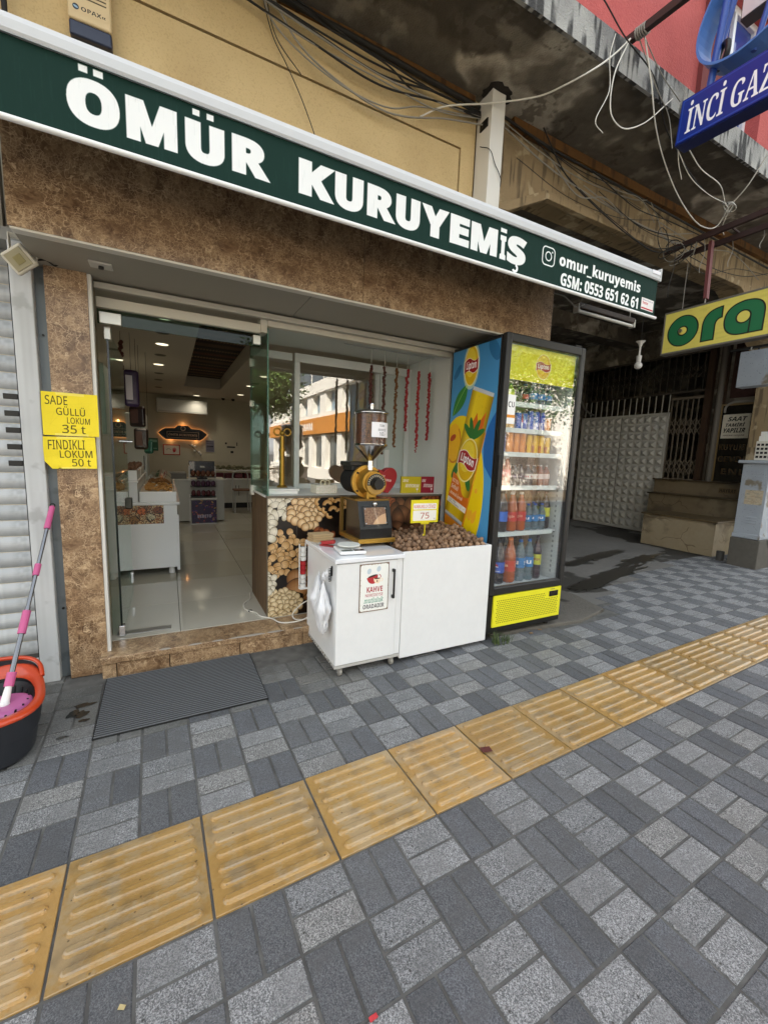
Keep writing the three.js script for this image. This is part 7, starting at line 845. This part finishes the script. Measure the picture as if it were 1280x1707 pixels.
  const pk = (label, x, y, z, w, h, col, col2) => { const t = thing('hanging_pack', label, 'snack pack', [x, y, z], rr(-0.2, 0.2), 'packs hanging from the ceiling'); const g = new RoundedBoxGeometry(w, h, 0.06, 4, 0.028), p = g.attributes.position; for (let i = 0; i < p.count; i++) { const k = Math.abs(p.getY(i)) / (h / 2); p.setZ(i, p.getZ(i) * (1 - 0.85 * k * k * k) + 0.006 * vn(p.getX(i) * 60 + 20, p.getY(i) * 40 + 20, 64)); } g.computeVertexNormals(); part('pouch', g, P(col, 0.3), t); part('label', rbx(-w * 0.4, w * 0.05, -h * 0.32, h * 0.34, 0.03, 0.036, 0.001), M(col2, 0.5), t); part('string', rod([0, h / 2, 0], [0, CE - y, 0], 0.002, 6), MT.cableBlack, t); };
  pk('purple snack pack hanging inside the doorway', 0.02, 1.94, -3.5, 0.13, 0.36, '#37214f', '#cfcbd6'); pk('dark snack pack hanging below the purple one', 0.05, 1.68, -3.75, 0.15, 0.22, '#2b1a18', '#5a3a30'); pk('brown snack pack hanging beside the shelf', 0.06, 1.45, -4.05, 0.14, 0.24, '#33251f', '#6b4a3a'); pk('small green pack hanging at the left wall', 0.12, 1.36, -4.4, 0.1, 0.16, '#1d5b4a', '#2f7d66');
  const ds = thing('sweet_string', 'string of dark red dried sweets hanging inside the doorway', 'dried fruit', [-0.06, CE, -3.5]); part('cord', rod([0, -0.1, 0], [0, 0, 0], 0.002, 6), MT.cableBlack, ds); part('beads', [...Array(24)].map((_, i) => new THREE.IcosahedronGeometry(0.02, 1).translate(rr(-0.01, 0.01), -0.1 - i * 0.018, rr(-0.01, 0.01))), M('#57211c', 0.5), ds);
}
{
  // back counter, snack rack, till screen, glass case, chair
  const c = thing('back_counter', 'pale cash counter at the back of the shop', 'counter'); part('body', rbx(0.1, 1.17, FL + 0.02, 0.83, -6.7, -6.1, 0.004), M('#c9c9c2', 0.45), c); part('worktop', rbx(0.08, 1.2, 0.83, 0.855, -6.72, -6.08, 0.004), M('#d4d4cd', 0.4), c);
  const r = thing('snack_rack', 'black snack rack with purple poster in front of the counter', 'display rack', [0.83, FL, -6.0]); part('frame', [rbx(-0.2, 0.2, 0.0, 0.02, -0.15, 0.15, 0.004), bar([-0.2, 0, -0.1], [-0.2, 0.95, -0.12], 0.02, 0.02), bar([0.2, 0, -0.1], [0.2, 0.95, -0.12], 0.02, 0.02), rbx(-0.2, 0.2, 0.41, 0.43, -0.12, 0.15, 0.004)], MT.white, r);
  const rp = ctex(256, 256, (x, W, H) => { x.fillStyle = '#2a1640'; x.fillRect(0, 0, W, H); for (let i = 0; i < 60; i++) { x.fillStyle = ['#7a2a5a', '#b5503a', '#4a2a80', '#d0a050'][i % 4]; x.beginPath(); x.ellipse(rnd() * W, rnd() * H, rr(4, 16), rr(3, 8), rnd() * 3, 0, 7); x.fill(); } x.fillStyle = '#d9d2e6'; fit(x, 'BEBETO', 60, 160, 200, 195, 'bold SZ sans-serif'); }); board('poster', 0.38, 0.38, 0.01, rp, r, [0, 0.21, 0.155], 0, MT.white, 0.4);
  for (let j = 0; j < 3; j++) { const s = part('tray', bx(-0.19, 0.19, 0.45 + j * 0.16, 0.46 + j * 0.16, -0.1, 0.12), MT.black, r); const gs = []; for (let i = 0; i < 5; i++) gs.push(new THREE.SphereGeometry(0.5, 8, 6).scale(0.07, 0.1, 0.03).translate(-0.15 + i * 0.075, 0.51 + j * 0.16, 0.08)); part('packet', gs, M(['#5a1c24', '#472040', '#6b3a20'][j], 0.4), s); }
  const t = thing('till_screen', 'black till screen standing above the snack rack', 'screen', [0.83, 0.855, -6.2]); part('screen_body', rbx(-0.2, 0.2, 0.08, 0.3, -0.02, 0.02, 0.006), MT.blackGloss, t); part('stand', [rbx(-0.08, 0.08, 0, 0.02, -0.08, 0.08, 0.004), rbx(-0.02, 0.02, 0.02, 0.1, -0.02, 0.0, 0.002)], MT.black, t); part('sticker', rbx(-0.03, 0.04, 0.19, 0.22, 0.0205, 0.022, 0.0005, 1), MT.white, t);
  const k = thing('counter_box', 'flat grey till drawer on the back counter', 'till', [0.42, 0.855, -6.35]); part('drawer', rbx(-0.17, 0.17, 0, 0.09, -0.18, 0.18, 0.006), M('#6f6c66', 0.5), k); part('tray', rbx(-0.15, 0.16, 0.09, 0.11, -0.16, 0.16, 0.004), M('#a5a29a', 0.5), k);
  const gc = thing('glass_case', 'glass case of sweets on the right back cabinet', 'display case'); part('cabinet', rbx(1.25, 2.4, FL + 0.12, 0.74, -8.3, -7.75, 0.004), M('#cfcfc9', 0.45), gc); part('plinth', bx(1.3, 2.35, FL, FL + 0.12, -8.25, -7.82), MT.black, gc); part('worktop', rbx(1.15, 2.42, 0.74, 0.76, -8.32, -7.7, 0.003), MT.white, gc); part('case_glass', bx(1.15, 2.4, 0.762, 1.1, -7.78, -7.775), MT.thinGlass, gc); part('case_shelf', bx(1.15, 2.4, 0.92, 0.93, -8.25, -7.79), MT.white, gc);
  const sw = []; for (let i = 0; i < 70; i++) sw.push(new THREE.IcosahedronGeometry(rr(0.025, 0.05), 1).scale(1, 0.7, 1).translate(rr(1.2, 2.3), 0.955 + rr(0, 0.05), rr(-8.2, -7.85))); part('sweets', sw, M('#6b6a4e', 0.5), gc).userData.kind = 'stuff'; parts('boxed_sweets', [...Array(6)].map((_, i) => rbx(1.2 + i * 0.19, 1.36 + i * 0.19, 0.762, 0.87, -8.1, -7.85, 0.005)), M('#6a2230', 0.5), gc); parts('door_handle', [rbx(1.58, 1.59, 0.4, 0.62, -7.748, -7.735, 0.002), rbx(1.64, 1.65, 0.4, 0.62, -7.748, -7.735, 0.002)], MT.black, gc);
  const ch = thing('metal_chair', 'silver metal chair in front of the glass case', 'chair', [1.62, FL, -7.2]); part('seat', rbx(-0.16, 0.16, 0.43, 0.46, -0.16, 0.16, 0.01), M('#6a4a34', 0.6), ch); for (const [x, z] of [[-0.15, 0.15], [0.15, 0.15], [-0.15, -0.15], [0.15, -0.15]]) part('leg', rod([x, 0, z], [x * 0.9, 0.44, z * 0.9], 0.014, 10), MT.alu, ch); part('back_frame', tube([[-0.14, 0.44, -0.14], [-0.14, 0.75, -0.17], [-0.1, 0.8, -0.17], [0.1, 0.8, -0.17], [0.14, 0.75, -0.17], [0.14, 0.44, -0.14]], 0.013, 40, 8), MT.alu, ch);
}
// ---------- across the street: what the glass mirrors ----------
{
  const b = thing('opposite_building', 'sunlit pale building with orange band across the street', 'building');
  const pale = M('#e9e5db', 0.9);
  // side that runs away from the road, with deep windows
  part('lower_wall', [bx(8.0, 20, -0.14, 0.5, 11.5, 30), bx(8.3, 20, 0.5, 2.4, 11.5, 30), ...[...Array(8)].map((_, i) => bx(8.0, 8.3, 0.5, 2.4, 11.5 + i * 2.4, 12.1 + i * 2.4))], pale, b);
  part('orange_band', bx(7.9, 20, 2.45, 3.35, 11.45, 30), M('#c9822a', 0.6), b); const ot = ctex(512, 96, (c, W, H) => { c.fillStyle = '#c9822a'; c.fillRect(0, 0, W, H); c.fillStyle = '#f6f3ec'; fit(c, 'MARKET', 60, 20, 450, 78, 'bold SZ sans-serif', 2); }); const og = new THREE.PlaneGeometry(4.4, 0.75); og.rotateY(-Math.PI / 2); og.translate(7.895, 2.9, 20); part('band_lettering', og, M('#ffffff', 0.6, { map: ot }), b);
  part('upper_wall', [bx(8.0, 20, 3.35, 3.6, 11.5, 30), bx(8.35, 20, 3.6, 4.7, 11.5, 30), bx(7.9, 20, 4.7, 5.35, 11.4, 30), ...[...Array(8)].map((_, i) => bx(8.0, 8.35, 3.6, 4.7, 11.5 + i * 2.4, 12.5 + i * 2.4))], pale, b);
  for (let i = 0; i < 7; i++) { part('window', bx(8.3, 8.34, 3.65, 4.65, 12.6 + i * 2.4, 13.8 + i * 2.4), P('#6b8aa0', 0.08), b); part('window', bx(8.25, 8.29, 0.6, 2.3, 12.2 + i * 2.4, 13.8 + i * 2.4), P('#39454a', 0.08), b); }
  part('dark_front', bx(8.2, 12.4, 0.0, 5.2, 11.2, 11.38), P('#23282b', 0.15), b); part('white_front', bx(12.4, 20, 0.0, 4.4, 11.2, 11.38), pale, b); part('glass_tower', bx(11, 24, 5.3, 13, 13, 34), P('#3d4850', 0.12), b); for (let i = 0; i < 6; i++) part('mullion', bx(10.95, 11.0, 5.3, 13, 13.4 + i * 3, 13.5 + i * 3), MT.cream, b);
  const c = thing('white_terrace', 'long white sunlit terrace building farther along the street', 'building'); part('wall', bx(22, 48, -0.14, 7.5, 10.5, 20), M('#e9e5db', 0.9), c); for (let i = 0; i < 8; i++) for (const y of [1, 4.2]) part('window', bx(23 + i * 3.1, 24.6 + i * 3.1, y, y + 1.7, 10.44, 10.5), P('#3c4a55', 0.1), c);
  struct('far_pavement', bx(-60, 60, -0.14, 0.0, 8.3, 11.3), M('#9a958c', 0.95, { map: greyWallMap }));
  const d = thing('garden_wall', 'low pale wall of the garden across the street', 'wall'); part('wall_run', bx(-30, 5.5, 0.0, 0.7, 11.3, 11.6), pale, d); part('coping', bx(-30, 5.52, 0.7, 0.78, 11.25, 11.65), pale, d);
  const lw = thing('left_terrace', 'plain cream house at the left across the street', 'building'); part('wall', bx(-30, -6, -0.14, 8, 14, 24), M('#d2c8b4', 0.9, { map: plasterMap }), lw); for (let i = 0; i < 6; i++) for (const y of [1.2, 4.4]) part('window', bx(-28 + i * 3.6, -26.4 + i * 3.6, y, y + 1.7, 13.95, 14.0), P('#3c4a55', 0.1), lw);
  // street trees
  const lm = ['#4c6a24', '#5f7d2a', '#3d5a1e'].map((k) => new THREE.MeshPhysicalMaterial({ color: new THREE.Color(k), roughness: 0.8, transmission: 0.35, thickness: 0, side: THREE.DoubleSide }));
  const bark = M('#57493b', 0.95);
  const leaves = (n, rx, ry, cy) => { const P0 = [], blobs = []; for (let i = 0; i < 16; i++) { const a = rnd() * 6.283, u = rr(-0.8, 0.9), q = Math.sqrt(1 - u * u) * rr(0.35, 0.8); blobs.push([rx * q * Math.cos(a), cy + ry * u * 0.75, rx * q * Math.sin(a), rr(0.3, 0.5) * rx]); } for (let i = 0; i < n; i++) { const B = blobs[i % 16], a = rnd() * 6.283, u = rr(-1, 1), q = Math.cbrt(rnd()) * B[3], s = Math.sqrt(1 - u * u), x = B[0] + q * s * Math.cos(a), y = B[1] + q * u, z = B[2] + q * s * Math.sin(a); const l = rr(0.07, 0.13), w = l * 0.4, d1 = V(rr(-1, 1), rr(-1, 0.5), rr(-1, 1)).normalize().multiplyScalar(l), d2 = V(rr(-1, 1), rr(-1, 1), rr(-1, 1)).cross(d1).normalize().multiplyScalar(w); P0.push(x, y, z, x + d1.x * 0.5 + d2.x, y + d1.y * 0.5 + d2.y, z + d1.z * 0.5 + d2.z, x + d1.x, y + d1.y, z + d1.z, x, y, z, x + d1.x, y + d1.y, z + d1.z, x + d1.x * 0.5 - d2.x, y + d1.y * 0.5 - d2.y, z + d1.z * 0.5 - d2.z); } const g = new THREE.BufferGeometry(); g.setAttribute('position', new THREE.BufferAttribute(new Float32Array(P0), 3)); g.computeVertexNormals(); return g; };
  const tree = (label, x, z, h, rx, ry) => { const t = thing('street_tree', label, 'tree', [x, -0.02, z], rnd() * 6, 'street trees across the road'); part('trunk', [rod([0, 0, 0], [0.03, h * 0.5, 0.02], 0.11, 12, 0.075), rod([0.03, h * 0.5, 0.02], [0.3, h * 0.72, 0.1], 0.06, 8, 0.03), rod([0.03, h * 0.5, 0.02], [-0.3, h * 0.75, -0.15], 0.055, 8, 0.03), rod([0.03, h * 0.5, 0.02], [0.05, h * 0.85, -0.1], 0.05, 8, 0.02)], bark, t); const n = 9000, cy = h * 0.76; for (let k = 0; k < 3; k++) part('crown', leaves(n / 3, rx, ry, cy), lm[k], t); };
  tree('round leafy street tree mirrored at the left of the display window', 3.4, 9.1, 4.9, 1.5, 1.35); tree('second street tree mirrored in the fridge door', 9.0, 8.9, 5.4, 1.8, 1.6); tree('third street tree farther along the far pavement', 13.2, 8.9, 5.6, 1.9, 1.7); tree('street tree opposite the roller shutter', -3.2, 9.2, 5.2, 1.7, 1.5);
}
shade(scene);
renderer.render(scene, camera);
